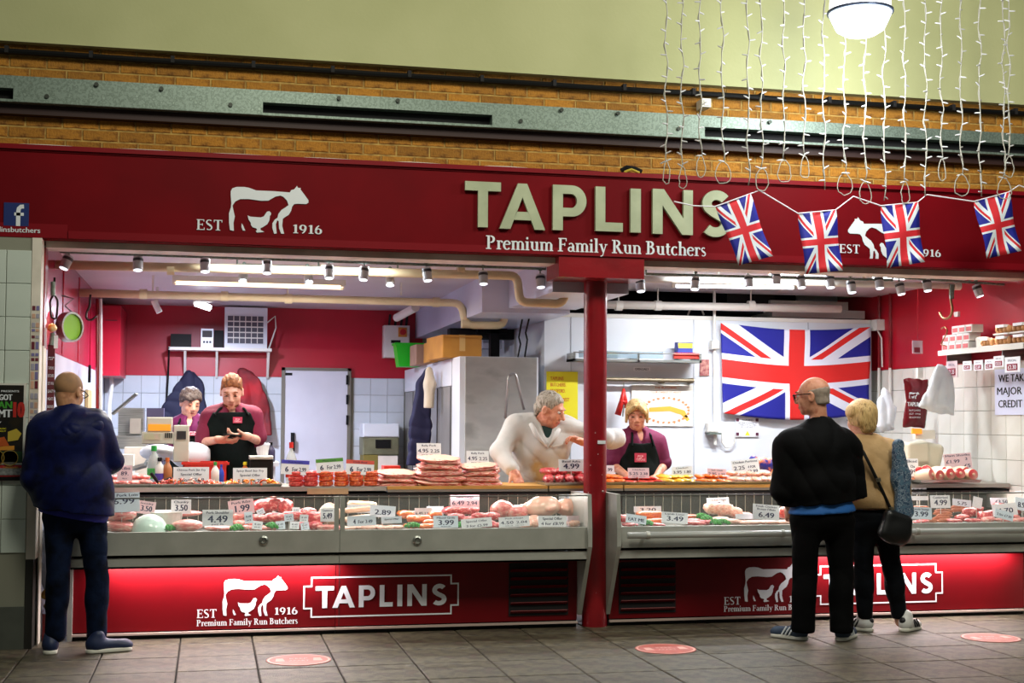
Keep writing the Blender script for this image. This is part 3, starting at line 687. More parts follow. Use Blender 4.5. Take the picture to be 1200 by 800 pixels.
MB().box((x - .002, 9.1235, .05), (x + .002, 9.126, ZS0)).build('panel_seam', M_dark, parent=cb2)
# print on the case fronts
def boxed_name(px0, px1, yt0, yb0, Y, parent):
    a = P(px0, yb0, Y); b = P(px1, yt0, Y); x0, x1, z0 = a.x, b.x, a.z; z1 = P(px0, yt0, Y).z; W, H_ = x1 - x0, z1 - z0; n = .14 * H_ * 1.35; th = .010
    pts = [(0, .22 * H_), (0, H_ - .22 * H_), (n, H_ - .22 * H_), (n, H_), (W - n, H_), (W - n, .78 * H_), (W, .78 * H_), (W, .22 * H_), (W - n, .22 * H_), (W - n, 0), (n, 0), (n, .22 * H_)]
    mb = MB(); T = Tf(Y)
    for i in range(len(pts)):
        p, q = pts[i], pts[(i + 1) % len(pts)]; h = th / 2
        xa, xb = min(p[0], q[0]) - h, max(p[0], q[0]) + h; za, zb = min(p[1], q[1]) - h, max(p[1], q[1]) + h
        mb.add([T(x0 + xa, z0 + za, .00003 * i), T(x0 + xb, z0 + za, .00003 * i), T(x0 + xb, z0 + zb, .00003 * i), T(x0 + xa, z0 + zb, .00003 * i)], [(0, 1, 2, 3)])
    mb.build('name_border', M_vinyl, parent=parent)
    mb = MB(); lx = x0 + W * .073; hh = H_ * .56; zb = z0 + H_ * .22
    spans = {'T': (.073, .19), 'A': (.18, .325), 'P': (.35, .455), 'L': (.485, .57), 'I': (.60, .632), 'N': (.665, .792), 'S': (.825, .925)}
    for c, (u0, u1) in spans.items():
        w = big_letter(c)[0]; sx = (u1 - u0) * W / w; xx = x0 + u0 * W
        m2, _ = letter_mb(c, lambda u, v, d: Vector((xx + u * sx, Y - d, zb + v * hh)), 0)
        mb.add(m2.v, m2.f)
    mb.build('name_lettering', M_vinyl, parent=parent)
YP_ = 9.1225
boxed_name(356, 537, 677, 723, YP_, cb2)
boxed_name(954, 1104, 663.5, 708, YP_, cc)
def lower_emblem(parent, dx, cow, w, base, est, yr, pre):
    mb = MB(); a = P(cow, base, YP_); cow_into(mb, Tf(YP_), a.x, a.z, P(cow + w, base, YP_).x - a.x); mb.build('cow_emblem', M_vinyl, parent=parent)
    sline('EST', *est, .055, YP_, parent, M_vinyl); sline('1916', *yr, .055, YP_, parent, M_vinyl)
    sline('Premium Family Run Butchers', *pre, .040, YP_, parent, M_vinyl)
lower_emblem(ca, 0, 260.5, 76, 722.5, (230, 254, 724), (321, 349, 720), (230, 349, 733.5))
lower_emblem(cc, 0, 872, 66, 706, (848, 868, 708.5), (924, 950, 705.5), (848, 953, 716.5))
# lit LED strips tucked under the bumper
def led(px0, px1, t):
    x0, x1 = P(px0, 668, 9.05).x, P(px1, 668, 9.05).x
    MB().box((x0, 9.03, ZS0 - .003), (x1, 9.06, ZS0 + .001)).build('led_strip', mat('led_strip_glow', '#fff0f0', .3, emit=6.0), parent=t)
    area('led_strip_light', ((x0 + x1) / 2, 9.05, ZS0 - .0045), x1 - x0, 15 * (x1 - x0), (1, .88, .88), (R(4), 0, 0), sy=.03)
led(122, 394, ca); led(955, 1192, cc)

# worktops over the cases
tag(MB().box((XA0 - .02, 9.30, WT - .03), (P(452, 573, 9.35).x, 9.85, WT)).build('worktop', M_wtop), 'grey worktop over the left display case, under the stir-fry trays', 'worktop')
xw = P(452, 573, 9.35).x
M_edge = mat('grey_metal_edge', '#8f8a84', .4, .5)
for a, b, lab in ((xw + .005, P(640, 573, 9.35).x, 'pale wooden chopping board worktop left of the red pillar'), (P(640, 573, 9.35).x + .01, P(712, 573, 9.35).x + .1, 'short worktop run behind the red pillar'), (P(712, 573, 9.35).x + .11, P(1062, 573, 9.35).x, 'long pale wooden worktop right of the red pillar')):
    t = empty('wooden_worktop', ((a + b) / 2, 9.5, WT - .04), lab, 'worktop')
    MB().box((a, 9.30, WT - .022), (b, 9.85, WT)).build('board', M_wood, parent=t)
    MB().box((a, 9.298, WT - .04), (b, 9.85, WT - .023)).build('metal_edge', M_edge, parent=t)
tag(MB().box((P(1062, 573, 9.35).x + .01, 9.30, WT - .03), (5.97, 9.85, WT)).build('worktop', M_wtop), 'grey worktop at the far right by the tiled wall', 'worktop')
tag(MB().box((P(360, 575, 9.3).x, 9.285, WT - .05), (P(408, 575, 9.3).x, 9.30, WT - .012)).build('brown_bracket', mat('brown_tape', '#a58a6a', .6)), 'brown taped joint strip on the worktop edge at the case seam', 'strip')
for a_, b_, z0_ in ((XA0, XA1, 0), (XB0, XB1, 0)):
    o = MB().box((a_, 9.67, 0), (b_, 9.72, WT - .045)).build('rear_cupboard', M_white)
    tag(o, 'white cupboard back supporting the worktop ' + ('left' if a_ < 0 else 'right') + ' of the pillar', 'cupboard')

# red floor circles
M_fl = mat('faded_red_floor_sticker', '#c4655c', .5, var='#a8544c', scale=14)
M_fl2 = mat('pale_floor_sticker_print', '#dba79c', .6)
for px, py, lab in ((350, 773.5, 'round red floor sticker, left of the three, in front of the left case'), (780, 760.5, 'round red floor sticker to the right of the pillar foot'), (1161, 747.5, 'round red floor sticker at the right, beyond the white trainers')):
    q = PZ(px, py, 0); t = empty('floor_sticker', (q.x, q.y, .001), lab, 'floor sticker')
    MB().lathe([(0, .0042), (.19, .0042), (.19, .001)], q, 40).build('disc', M_fl, parent=t)
    MB().lathe([(.172, .0046), (.184, .0046)], q, 40).build('ring_print', M_fl2, parent=t)
    mb = MB()
    for s_ in (-1, 1): mb.add([(q.x + s_ * .11 - .028, q.y - .04, .0048), (q.x + s_ * .11 + .028, q.y - .04, .0048), (q.x + s_ * .11 + .02, q.y + .05, .0048), (q.x + s_ * .11 - .02, q.y + .05, .0048)], [(0, 1, 2, 3)])
    text_into(mb, 'KEEP', lambda u, v, w=0: Vector((q.x + u, q.y + v, .0047)), 0, .02, .04, .11); text_into(mb, 'APART', lambda u, v, w=0: Vector((q.x + u, q.y + v, .0047)), 0, -.05, .04, .12)
    mb.build('print', M_fl2, parent=t)

# ================================================================ PEOPLE
M_skin = mat('skin_fair', '#d99f86', .5, var=['#dfab93', '#cf8f76'], scale=22, sss=.08)
M_skin2 = mat('skin_ruddy', '#cf8a6c', .5, var=['#d99a7e', '#bb6f55'], scale=18, sss=.08)
M_skin3 = mat('skin_tanned', '#b9805c', .5, var=['#c48f6b', '#a26c4a'], scale=18, sss=.05)
M_lip = mat('lip', '#b35a55', .5)
M_eye = mat('eye_white', '#e6e2dc', .2); M_iris = mat('eye_iris', '#2b2019', .2); M_lash = mat('eyelash', '#3a231a', .7)

def basis(fwd, up):                   # columns: right, forward, up
    f = Vector(fwd).normalized(); u = Vector(up); r = f.cross(u).normalized(); u = r.cross(f).normalized()
    return Matrix((r, f, u)).transposed()
def headM(yaw, pitch=0, roll=0):      # yaw 0 looks towards the walkway (-Y); positive yaw turns towards +X; pitch down positive
    return Matrix.Rotation(R(180 + yaw), 3, 'Z') @ Matrix.Rotation(R(-pitch), 3, 'X') @ Matrix.Rotation(R(roll), 3, 'Y')
def head_into(V_, c, M, s=1.0, nose=1.0, jaw=1.0):
    T = lambda x, y, z: Vector(c) + M @ Vector((x, y, z)) * s
    e = lambda x, y, z, r, k=.02, op='u': V_.ell(T(x, y, z), [q * s for q in r], M, k, op)
    e(0, -.018, .032, (.075, .095, .084)); e(0, .018, -.02, (.063, .076, .088), .03)
    e(0, .030, -.072, (.050 * jaw, .050, .036), .03); e(0, .070, -.092, (.022, .016, .018), .02)
    for sx in (-1, 1):
        e(sx * .036, .062, -.028, (.024, .020, .026), .02)
        e(sx * .031, .092, .012, (.017, .012, .010), .008, 's')
        e(sx * .077, -.008, -.008, (.010, .022, .034), .008); e(sx * .084, -.002, -.004, (.005, .011, .018), .006, 's')
        e(sx * .012, .098, -.030, (.009, .010, .008), .006)
    V_.cap(T(-.034, .080, .034), T(.034, .080, .034), .010 * s, k=.012)
    V_.cap(T(0, .088, .020), T(0, .108 * nose, -.022), .008 * s, .0125 * s, k=.010)
    V_.cap(T(-.018, .086, -.056), T(.018, .086, -.056), .008 * s, k=.006); V_.cap(T(-.014, .085, -.068), T(.014, .085, -.068), .008 * s, k=.006)
    V_.cap(T(-.024, .097, -.0615), T(.024, .097, -.0615), .0025 * s, k=.003, op='s')
def face_parts(root, c, M, s, down, hairm, look=0):
    white, iris = (M_skin2, M_lash) if down > .7 else (M_eye, M_iris)
    T = lambda x, y, z: Vector(c) + M @ Vector((x, y, z)) * s
    for sx in (-1, 1):
        mb = MB(); p = T(sx * .031, .078, .012)
        mb.lathe([(0, -.0125), (.0088, -.0088), (.0125, 0), (.0088, .0088), (0, .0125)], p, 12, 0, M)
        q = T(sx * .031 + look * .004, .0895, .010 - .006 * down)
        mb.lathe([(0, .002), (.0055, .001), (.006, -.001)], q, 10, 1, M @ Matrix.Rotation(-math.pi / 2, 3, 'X'))
        mb.build('eye', [white, iris], parent=root, smooth=True)
        lid = MB().tube([T(sx * (.031 + dx), .0915 - abs(dx) * .25, .015 - .010 * down - dx * dx * 30) for dx in (-.014, -.007, 0, .007, .014)], .0022, 6)
        lid.build('eyelash', M_lash, parent=root)
        MB().tube([T(sx * (.033 + dx), .0935 - abs(dx) * .35, .037 - dx * dx * 20) for dx in (-.018, -.009, 0, .009, .018)], [.002, .0036, .004, .0036, .0015], 6).build('eyebrow', hairm, parent=root)
    MB().tube([T(dx, .0955 - abs(dx) * .3, -.0615 + abs(dx) * .05) for dx in (-.024, -.012, 0, .012, .024)], [.002, .0045, .005, .0045, .002], 6).build('lips', M_lip, parent=root, smooth=True)
def hand_into(V_, w, d, nrm, curls=(20, 22, 25, 28), thumb=35, side=1, s=1.0, spread=5):
    # w wrist, d direction of the hand, nrm palm normal (fingers curl towards it), side +1: thumb on the d x nrm side
    d = Vector(d).normalized(); n_ = Vector(nrm); n_ = (n_ - d * n_.dot(d)).normalized(); l = d.cross(n_) * side
    M = Matrix((l, d, n_)).transposed(); w = Vector(w)
    V_.box(w + d * .052 * s, (.039 * s, .050 * s, .0135 * s), .012, M, .012); V_.cap(w - d * .02, w + d * .03 * s, .024 * s, .026 * s, k=.02)
    lens = (.070, .078, .073, .058)
    for i, (off, cu) in enumerate(zip((.0295, .0098, -.0098, -.0285), curls)):
        p = w + (d * .093 + l * off) * s; a = R(cu * .6); dd = (d + l * math.tan(R(spread)) * (off / .03)).normalized(); L = lens[i] * s
        for j, fr in enumerate((.45, .30, .25)):
            v = (dd * math.cos(a) + n_ * math.sin(a)).normalized(); q = p + v * L * fr
            V_.cap(p, q, (.0092 - .0009 * j) * s, (.0086 - .0009 * j) * s, k=.004); p = q; a += R(cu)
    p = w + (d * .025 + l * .030 + n_ * .004) * s; v = (d * math.cos(R(thumb)) + l * math.sin(R(thumb)) + n_ * .25).normalized()
    V_.cap(p, p + v * .040 * s, .014 * s, .0105 * s, k=.012); p2 = p + v * .040 * s; v2 = (v + n_ * .35 + d * .25).normalized(); V_.cap(p2, p2 + v2 * .034 * s, .0102 * s, .0082 * s, k=.005)
def torso_into(V_, J, inf=0, fat=0, k=.05, hips=True, sh=1.0):
    lat = (Vector(J['shR']) - Vector(J['shL'])).normalized(); sp = (Vector(J['chest']) - Vector(J['pelvis'])).normalized(); f = sp.cross(lat).normalized()
    M = Matrix((sp.cross(f) * -1, f, sp)).transposed(); M = Matrix((lat, sp.cross(lat).normalized(), sp)).transposed()
    c, p = Vector(J['chest']), Vector(J['pelvis']); w = J.get('w', 1.0)
    V_.ell(c, (.165 * w + inf, .112 * w + inf + fat * .3, .19 + inf * .5), M, k)
    V_.ell(c.lerp(p, .5), (.148 * w + inf + fat, .112 * w + inf + fat, .18 + inf * .5), M, k)
    if hips: V_.ell(p, (.168 * w + inf + fat * .6, .118 * w + inf + fat * .6, .135 + inf * .5), M, k)
    V_.cap(Vector(J['shL']).lerp(Vector(J['shR']), .12), Vector(J['shR']).lerp(Vector(J['shL']), .12), .062 * w + inf, k=k)
    V_.cap(c + sp * .10, Vector(J['neck']), .085 + inf * .7, .058 + inf * .4, k=k)
    return M
def arm_into(V_, J, s_, inf=0, frac=1.0, k=.03, cuff=0):
    a, e, w = (Vector(J[n + s_]) for n in ('sh', 'el', 'wr'))
    V_.cap(a, e, .052 + inf, .042 + inf, k=k)
    if frac >= 1: V_.cap(e, w, .041 + inf, .028 + inf + cuff, k=k * .6)
    elif frac > .5: V_.cap(e, e.lerp(w, (frac - .5) * 2), .041 + inf, .036 + inf, k=k * .6)
def leg_into(V_, J, s_, inf=0, k=.04, ankle=.042):
    h, kn, an = (Vector(J[n + s_]) for n in ('hip', 'kn', 'an'))
    V_.cap(h, kn, .086 + inf, .056 + inf, k=k); V_.cap(kn, an, .056 + inf, ankle + inf * .6, k=k * .7)
    V_.ell(kn.lerp(an, .3) + Vector((0, 0, 0)), (.058 + inf, .060 + inf, .12), None, .03)
def bounds(J, pad=.16):
    pts = [Vector(v) for k, v in J.items() if isinstance(v, Vector)]
    return [min(p[i] for p in pts) - pad for i in range(3)], [max(p[i] for p in pts) + pad for i in range(3)]
def body(root, J, M, skin, s=1.0, hands=(), h=.0065, nose=1, jaw=1, lo=None):
    a, b = bounds(J, .2); V_ = Vol(a, b, h)
    torso_into(V_, J, -.008); V_.cap(J['neck'], Vector(J['head']) + M @ Vector((0, -.03, -.05)), .056, .053, k=.03)
    for q in 'LR': arm_into(V_, J, q, -.004); leg_into(V_, J, q, -.008)
    for q in 'LR':
        if 'toe' + q in J: V_.cap(J['an' + q], J['toe' + q], .034, .026, k=.02)
    for hd in hands: hand_into(V_, **hd)
    head_into(V_, J['head'], M, s, nose, jaw)
    return vol_obj('body', V_, skin, root)
def shoe(root, heel, toe, m_up, m_sole, stripes=None, tongue=None):
    heel, toe = Vector(heel), Vector(toe); heel.z = toe.z = 0; d = (toe - heel).normalized(); M = basis(d, (0, 0, 1)); L = (toe - heel).length; c = heel + d * L / 2
    V_ = Vol([min(heel.x, toe.x) - .08, min(heel.y, toe.y) - .08, .0], [max(heel.x, toe.x) + .08, max(heel.y, toe.y) + .08, .16], .0055)
    V_.ell(heel + d * .065 + Vector((0, 0, .055)), (.038, .062, .055), M, .02); V_.cap(heel + d * .06 + Vector((0, 0, .05)), toe - d * .05 + Vector((0, 0, .038)), .040, .034, k=.03)
    V_.ell(toe - d * .055 + Vector((0, 0, .035)), (.043, .055, .030), M, .02); V_.cap(heel + d * .06 + Vector((0, 0, .06)), heel + d * .075 + Vector((0, 0, .105)), .042, .040, k=.02)
    V_.cut((0, 0, .018), (0, 0, -1)); up = vol_obj('shoe', V_, m_up, root)
    V_ = Vol([min(heel.x, toe.x) - .08, min(heel.y, toe.y) - .08, .0], [max(heel.x, toe.x) + .08, max(heel.y, toe.y) + .08, .04], .0055)
    V_.cap(heel + d * .045 + Vector((0, 0, .012)), toe - d * .052 + Vector((0, 0, .012)), .042, .047, k=.01); V_.cut((0, 0, .027), (0, 0, 1)); V_.cut((0, 0, .002), (0, 0, -1)); vol_obj('sole', V_, m_sole, up)
    if stripes:
        r = M @ Vector((1, 0, 0))
        for sd in (-1, 1):
            for i in range(3):
                p = heel + d * (.115 + .026 * i); mb = MB()
                o1 = p + r * sd * .0475 + Vector((0, 0, .028)); o2 = p - d * .03 + r * sd * .036 + Vector((0, 0, .082))
                mb.tube([o1, (o1 + o2) / 2 + r * sd * .0035, o2], .0055, 6); mb.build('side_stripe', stripes, parent=up)
    if tongue: MB().box((-.022, -.006, .045), (.022, .004, .085), M=Matrix.Translation(heel) .to_3x3() if False else None) if False else heel_tab(up, heel, d, M, tongue)
    return up
def heel_tab(up, heel, d, M, m):
    V_ = Vol(heel - Vector((.06, .06, 0)), heel + Vector((.06, .06, .12)), .005); V_.ell(heel + d * .022 + Vector((0, 0, .075)), (.024, .024, .024), M, .01); vol_obj('heel_tab', V_, m, up)
def zget(px, py, Y): return P(px, py, Y)
def vec(x, y, z): return Vector((x, y, z))

# ---------------------------------------------------------------- left customer: navy hooded jacket, back to us
Y0 = 8.66
J = dict(head=P(81, 459, 8.68), neck=P(80, 487, 8.64), chest=P(81, 520, 8.66), pelvis=P(86, 602, 8.68),
         shL=P(50, 504, 8.66), shR=P(114, 500, 8.68), elL=P(40, 560, 8.64), elR=P(129, 540, 8.74), wrL=P(62, 575, 8.88), wrR=P(116, 548, 8.88),
         hipL=P(70, 610, 8.68), hipR=P(107, 608, 8.70), knL=P(68, 680, 8.66), knR=P(114, 680, 8.68), anL=PZ(64, 745, .07), anR=PZ(114, 745, .07))
J['anL'].y = 8.68; J['anL'] = P(65, 742, 8.68); J['anR'] = P(113, 742, 8.68)
root = empty('person', (P(88, 755, 8.68).x, 8.68, 0), 'man with a shaved head in navy hooded jacket and dark jeans beside the pier', 'person')
HM = headM(150, 18)
body(root, J, HM, M_skin3, 1.02, hands=[dict(w=J['wrL'], d=(.3, .9, -.1), nrm=(0, 0, -1), side=1), dict(w=J['wrR'], d=(-.1, .9, 0), nrm=(0, 0, -1), side=-1)])
V_ = Vol(*bounds(dict(h=J['head']), .14), .006); T = lambda x, y, z: J['head'] + HM @ Vector((x, y, z)) * 1.02
V_.ell(T(0, -.018, .030), (.0785, .0985, .087), HM, .01); V_.cut(T(0, .035, .06), HM @ Vector((0, 1, .55))); V_.cut(T(0, 0, -.045), HM @ Vector((0, .5, -1)))
vol_obj('hair', V_, mat('shaved_grey_stubble', '#8a6a50', .8, var='#a87d58', scale=12), root)
face_parts(root, J['head'], HM, 1.02, .5, M_lash)
MB().tube([T(.082, .0, .012), T(.080, .05, .014), T(.066, .10, .010)], .003, 6).tube([T(.066, .10, .010), T(.035, .115, .0), T(.0, .113, .006)], .003, 6).build('glasses', M_black, parent=root)
M_navy = mat('navy_jacket_cloth', '#0a1038', .5, var=['#0e1648', '#070a24'], scale=6, bump=.3, bscale=18, spec=.15)
V_ = Vol(*bounds(J, .2), .009); torso_into(V_, J, .055, .03, hips=True, sh=1.1)
for q in 'LR': arm_into(V_, J, q, .034, k=.03, cuff=.006)
V_.ell(P(88, 497, 8.62), (.135, .095, .055), None, .04); V_.cap(P(64, 497, 8.60), P(112, 494, 8.62), .045, .045, k=.04); V_.ell(P(92, 512, 8.56), (.12, .05, .07), None, .05)
V_.ell(P(86, 580, 8.67), (.235, .18, .14), None, .06)
V_.cut(P(84, 598, 8.68), (-.12, 0, -1)); V_.wrinkle(.006, 12, 26, 1)
V_.cap(J['neck'] + vec(0, .03, .0), J['head'], .068, .075, k=.01, op='s')
vol_obj('hooded_jacket', V_, M_navy, root)
V_ = Vol(P(45, 530, 8.6) - vec(.1, .2, 0), P(125, 478, 8.6) + vec(.1, .25, .05), .008); V_.cap(P(62, 499, 8.62), P(84, 507, 8.55), .045, .06, k=.04); V_.cap(P(84, 507, 8.55), P(110, 500, 8.60), .06, .05, k=.04); V_.cap(P(110, 500, 8.60), P(112, 492, 8.70), .045, .035, k=.04); V_.wrinkle(.006, 22, 34, 2); vol_obj('hood', V_, M_navy, root)
V_ = Vol(*bounds(J, .1), .009); torso_into(V_, J, .030, .025); V_.cut(P(88, 606, 8.68), (-.2, 0, -1)); V_.cut(P(84, 585, 8.68), (0, 0, 1)); vol_obj('blue_jumper', V_, mat('bright_blue_knit', '#161c8c', .7, bump=.2), root)
M_jean = mat('dark_jeans', '#060b18', .85, var=['#0e1a34', '#04070e'], scale=5, bump=.3, bscale=40, spec=.1)
V_ = Vol(*bounds(J, .12), .009); J2 = dict(J); J2['chest'] = J['pelvis'] + vec(0, 0, .10)
V_.ell(J['pelvis'], (.178, .135, .12), None, .04)
for q in 'LR': leg_into(V_, J, q, .006, ankle=.056)
V_.cut(P(88, 590, 8.68), (0, 0, 1)); V_.cut((0, 0, .055), (0, 0, -1)); V_.wrinkle(.004, 10, 24, 2); vol_obj('jeans', V_, M_jean, root)
M_whsole = mat('white_rubber_sole', '#d8d6cc', .6)
shoe(root, (J['anL'].x - .02, 8.60, 0), (J['anL'].x - .05, 8.90, 0), mat('navy_trainer', '#16254a', .5), M_whsole)
shoe(root, (J['anR'].x - .06, 8.62, 0), (J['anR'].x + .215, 8.71, 0), MATS['navy_trainer'], M_whsole)

# ---------------------------------------------------------------- right customer: bald man in black
J = dict(head=P(952, 464, 8.30), neck=P(960, 497, 8.28), chest=P(958, 530, 8.28), pelvis=P(963, 602, 8.28),
         shL=P(922, 522, 8.28), shR=P(994, 524, 8.28), elL=P(918, 575, 8.28), elR=P(1002, 580, 8.30), wrL=P(926, 598, 8.52), wrR=P(985, 592, 8.56),
         hipL=P(945, 612, 8.28), hipR=P(983, 612, 8.28), knL=P(943, 675, 8.28), knR=P(986, 675, 8.27), anL=P(941, 735, 8.27), anR=P(986, 736, 8.22), w=1.14)
root = empty('person', (P(963, 748, 8.27).x, 8.27, 0), 'bald man in glasses, black jacket and black trousers, next to the woman in beige', 'person')
HM = headM(-128, 8)
body(root, J, HM, M_skin2, 1.05, hands=[dict(w=J['wrL'], d=(.1, .9, -.3), nrm=(1, 0, 0), side=1), dict(w=J['wrR'], d=(-.3, .9, 0), nrm=(-1, 0, 0), side=-1)])
T = lambda x, y, z: J['head'] + HM @ Vector((x, y, z)) * 1.05
V_ = Vol(*bounds(dict(h=J['head']), .14), .006); V_.ell(T(0, -.018, .030), (.0815, .1025, .091), HM, .01); V_.ell(T(0, -.05, -.04), (.065, .055, .05), HM, .02); V_.cut(T(0, .01, .0), HM @ Vector((0, 1, .1))); V_.cut(T(0, 0, .035), HM @ Vector((0, .1, 1))); V_.cut(T(0, 0, -.06), HM @ Vector((0, 0, -1)))
V_.ell(T(.08, 0, -.008), (.02, .026, .038), HM, .002, 's'); V_.ell(T(-.08, 0, -.008), (.02, .026, .038), HM, .002, 's')
vol_obj('cropped_grey_hair', V_, mat('cropped_grey_hair', '#8f7f74', .85, var='#a8988b', scale=50), root)
face_parts(root, J['head'], HM, 1.05, .3, M_lash)
for sx in (-1, 1):
    MB().tube([T(sx * .083, -.01, .014), T(sx * .082, .05, .016), T(sx * .066, .108, .016)], .0032, 6).build('glasses_arm', M_black, parent=root)
    MB().tube([T(sx * .034 + .026 * math.cos(R(a)), .112 - abs(sx * .034 + .026 * math.cos(R(a))) * .12, .008 + .019 * math.sin(R(a))) for a in range(0, 361, 30)], .0026, 6).build('glasses_rim', M_black, parent=root)
M_blk = mat('black_jacket_cloth', '#030304', .8, var='#060608', scale=5, bump=.35, bscale=16, spec=.12)
V_ = Vol(*bounds(J, .22), .009); torso_into(V_, J, .045, .02, k=.05)
for q in 'LR': arm_into(V_, J, q, .036, k=.028)
V_.ell(P(960, 568, 8.28), (.235, .165, .17), None, .05); V_.cut(P(962, 588.5, 8.28), (.10, 0, -1)); V_.wrinkle(.006, 12, 26, 5)
V_.cap(J['neck'] + vec(0, .02, .02), J['head'], .066, .08, k=.01, op='s'); vol_obj('black_jacket', V_, M_blk, root)
V_ = Vol(*bounds(J, .1), .009); torso_into(V_, J, .018, .03); V_.cut(P(965, 600, 8.3), (.05, 0, -1)); V_.cut(P(965, 575, 8.3), (0, 0, 1)); vol_obj('blue_shirt', V_, mat('sky_blue_shirt', '#175ca8', .7), root)
M_trs = mat('black_trousers_cloth', '#030304', .85, var='#060608', scale=5, bump=.25, bscale=30, spec=.1)
V_ = Vol(*bounds(J, .12), .009); V_.ell(J['pelvis'] + vec(0, 0, -.02), (.200, .152, .145), None, .03)
for q in 'LR': leg_into(V_, J, q, .016, ankle=.066)
V_.cut(P(963, 598, 8.28), (0, 0, 1)); V_.cut((0, 0, .06), (0, 0, -1)); V_.wrinkle(.004, 10, 20, 3); vol_obj('trousers', V_, M_trs, root)
M_tr = mat('slate_suede_trainer', '#2c3c52', .8)
shoe(root, (J['anL'].x + .035, 8.27, 0), (J['anL'].x - .13, 8.49, 0), M_tr, M_whsole, stripes=M_vinyl, tongue=M_vinyl)
shoe(root, (J['anR'].x - .025, 8.20, 0), (J['anR'].x + .17, 8.40, 0), M_tr, M_whsole, stripes=M_vinyl, tongue=M_vinyl)

# ---------------------------------------------------------------- woman in beige
J = dict(head=P(1008, 491, 8.62), neck=P(1012, 518, 8.60), chest=P(1020, 545, 8.60), pelvis=P(1022, 604, 8.58),
         shL=P(994, 534, 8.62), shR=P(1044, 532, 8.58), elL=P(992, 572, 8.66), elR=P(1055, 574, 8.62), wrL=P(1000, 570, 8.70), wrR=P(1040, 574, 8.68),
         hipL=P(1010, 614, 8.58), hipR=P(1036, 614, 8.58), knL=P(1012, 668, 8.58), knR=P(1046, 668, 8.57), anL=P(1014, 728, 8.58), anR=P(1055, 728, 8.56), w=.92)
root = empty('person', (P(1034, 740, 8.57).x, 8.57, 0), 'short-haired blonde woman in a beige top, black trousers and white trainers at the right', 'person')
HM = headM(-165, 10)
body(root, J, HM, M_skin, .97, hands=[dict(w=J['wrL'], d=(0, 1, -.2), nrm=(1, 0, 0), side=1), dict(w=J['wrR'], d=(-.2, 1, 0), nrm=(-1, 0, 0), side=-1)])
T = lambda x, y, z: J['head'] + HM @ Vector((x, y, z)) * .97
M_blond = mat('blonde_hair', '#b8935a', .6, var=['#d6b47a', '#92703f'], scale=26, stretch=(3, 3, .5), bump=.35, bscale=40)
V_ = Vol(*bounds(dict(h=J['head']), .17), .007); V_.ell(T(0, -.020, .038), (.100, .118, .100), HM, .01); V_.ell(T(0, -.065, -.035), (.075, .060, .075), HM, .03)
V_.cut(T(0, .045, .02), HM @ Vector((0, 1, -.5))); V_.cut(T(0, 0, -.10), HM @ Vector((0, .2, -1))); V_.wrinkle(.006, 40, 30, 3); vol_obj('blonde_hair', V_, M_blond, root)
face_parts(root, J['head'], HM, .97, .3, M_lash)
V_ = Vol(*bounds(J, .18), .009); torso_into(V_, J, .038, .015, k=.06)
for q in 'LR': arm_into(V_, J, q, .028, k=.06)
V_.cap(P(1000, 524, 8.60), P(1028, 524, 8.58), .05, .05, k=.05); V_.ell(P(1022, 585, 8.58), (.185, .15, .10), None, .05); V_.cap(J['shR'], J['elR'], .075, .062, k=.02); V_.cap(J['elR'], J['wrR'], .062, .05, k=.02)
V_.cut(P(1022, 595, 8.58), (0, 0, -1)); V_.wrinkle(.006, 14, 34, 7); V_.cap(J['neck'] + vec(-.01, .03, .03), J['head'], .06, .07, k=.01, op='s')
vol_obj('beige_top', V_, mat('beige_brushed_top', '#b8966a', .85, var='#a98659', scale=7, bump=.25), root)
V_ = Vol(*bounds(J, .12), .009); V_.ell(J['pelvis'] + vec(0, 0, -.02), (.178, .135, .13), None, .04)
for q in 'LR': leg_into(V_, J, q, .004, ankle=.046)
V_.cut(P(1022, 597, 8.58), (0, 0, 1)); V_.cut((0, 0, .085), (0, 0, -1)); V_.wrinkle(.004, 12, 34, 4); vol_obj('trousers', V_, mat('black_blue_leggings', '#040609', .8, var='#090d14', scale=6, bump=.2, spec=.12), root)
M_wt = mat('white_leather_trainer', '#d9d9d9', .45); M_st = mat('black_trainer_stripe', '#14141c', .5)
shoe(root, (J['anL'].x + .035, 8.53, 0), (J['anL'].x - .11, 8.72, 0), M_wt, M_whsole, stripes=M_st, tongue=M_st)
shoe(root, (J['anR'].x - .03, 8.49, 0), (J['anR'].x + .17, 8.62, 0), M_wt, M_whsole, stripes=M_st, tongue=M_st)
# her bag and scarf
bq = P(1049, 617, 8.38)
t = empty('shoulder_bag', (bq.x, bq.y, bq.z - .12), 'black leather shoulder bag hanging on a long strap from the blonde woman in beige', 'bag')
V_ = Vol(bq - vec(.16, .1, .17), bq + vec(.16, .1, .17), .008); V_.box(bq, (.105, .045, .10), .04, Matrix.Rotation(R(18), 3, 'Y'), .02); V_.ell(bq - vec(-.01, 0, .04), (.105, .055, .08), None, .04); vol_obj('bag_body', V_, mat('black_bag_leather', '#0b0b0d', .4), t)
MB().tube([P(1007, 523, 8.49), P(1012, 530, 8.455), P(1022, 550, 8.435), P(1034, 575, 8.42), P(1044, 597, 8.40), P(1046, 606, 8.43)], .011, 8).build('strap', M_black, parent=t, smooth=True)
MB().cyl(P(1029, 560, 8.41), P(1030, 564, 8.41), .016, n=10).cyl(P(1044, 594, 8.385), P(1045, 598, 8.385), .014, n=10).build('strap_buckle', mat('pewter_buckle', '#8d8878', .35, .9), parent=t)
c = P(1057, 560, 8.50)
V_ = Vol(P(1040, 620, 8.5) - vec(.05, .12, .02), P(1074, 505, 8.5) + vec(.05, .12, .05), .008)
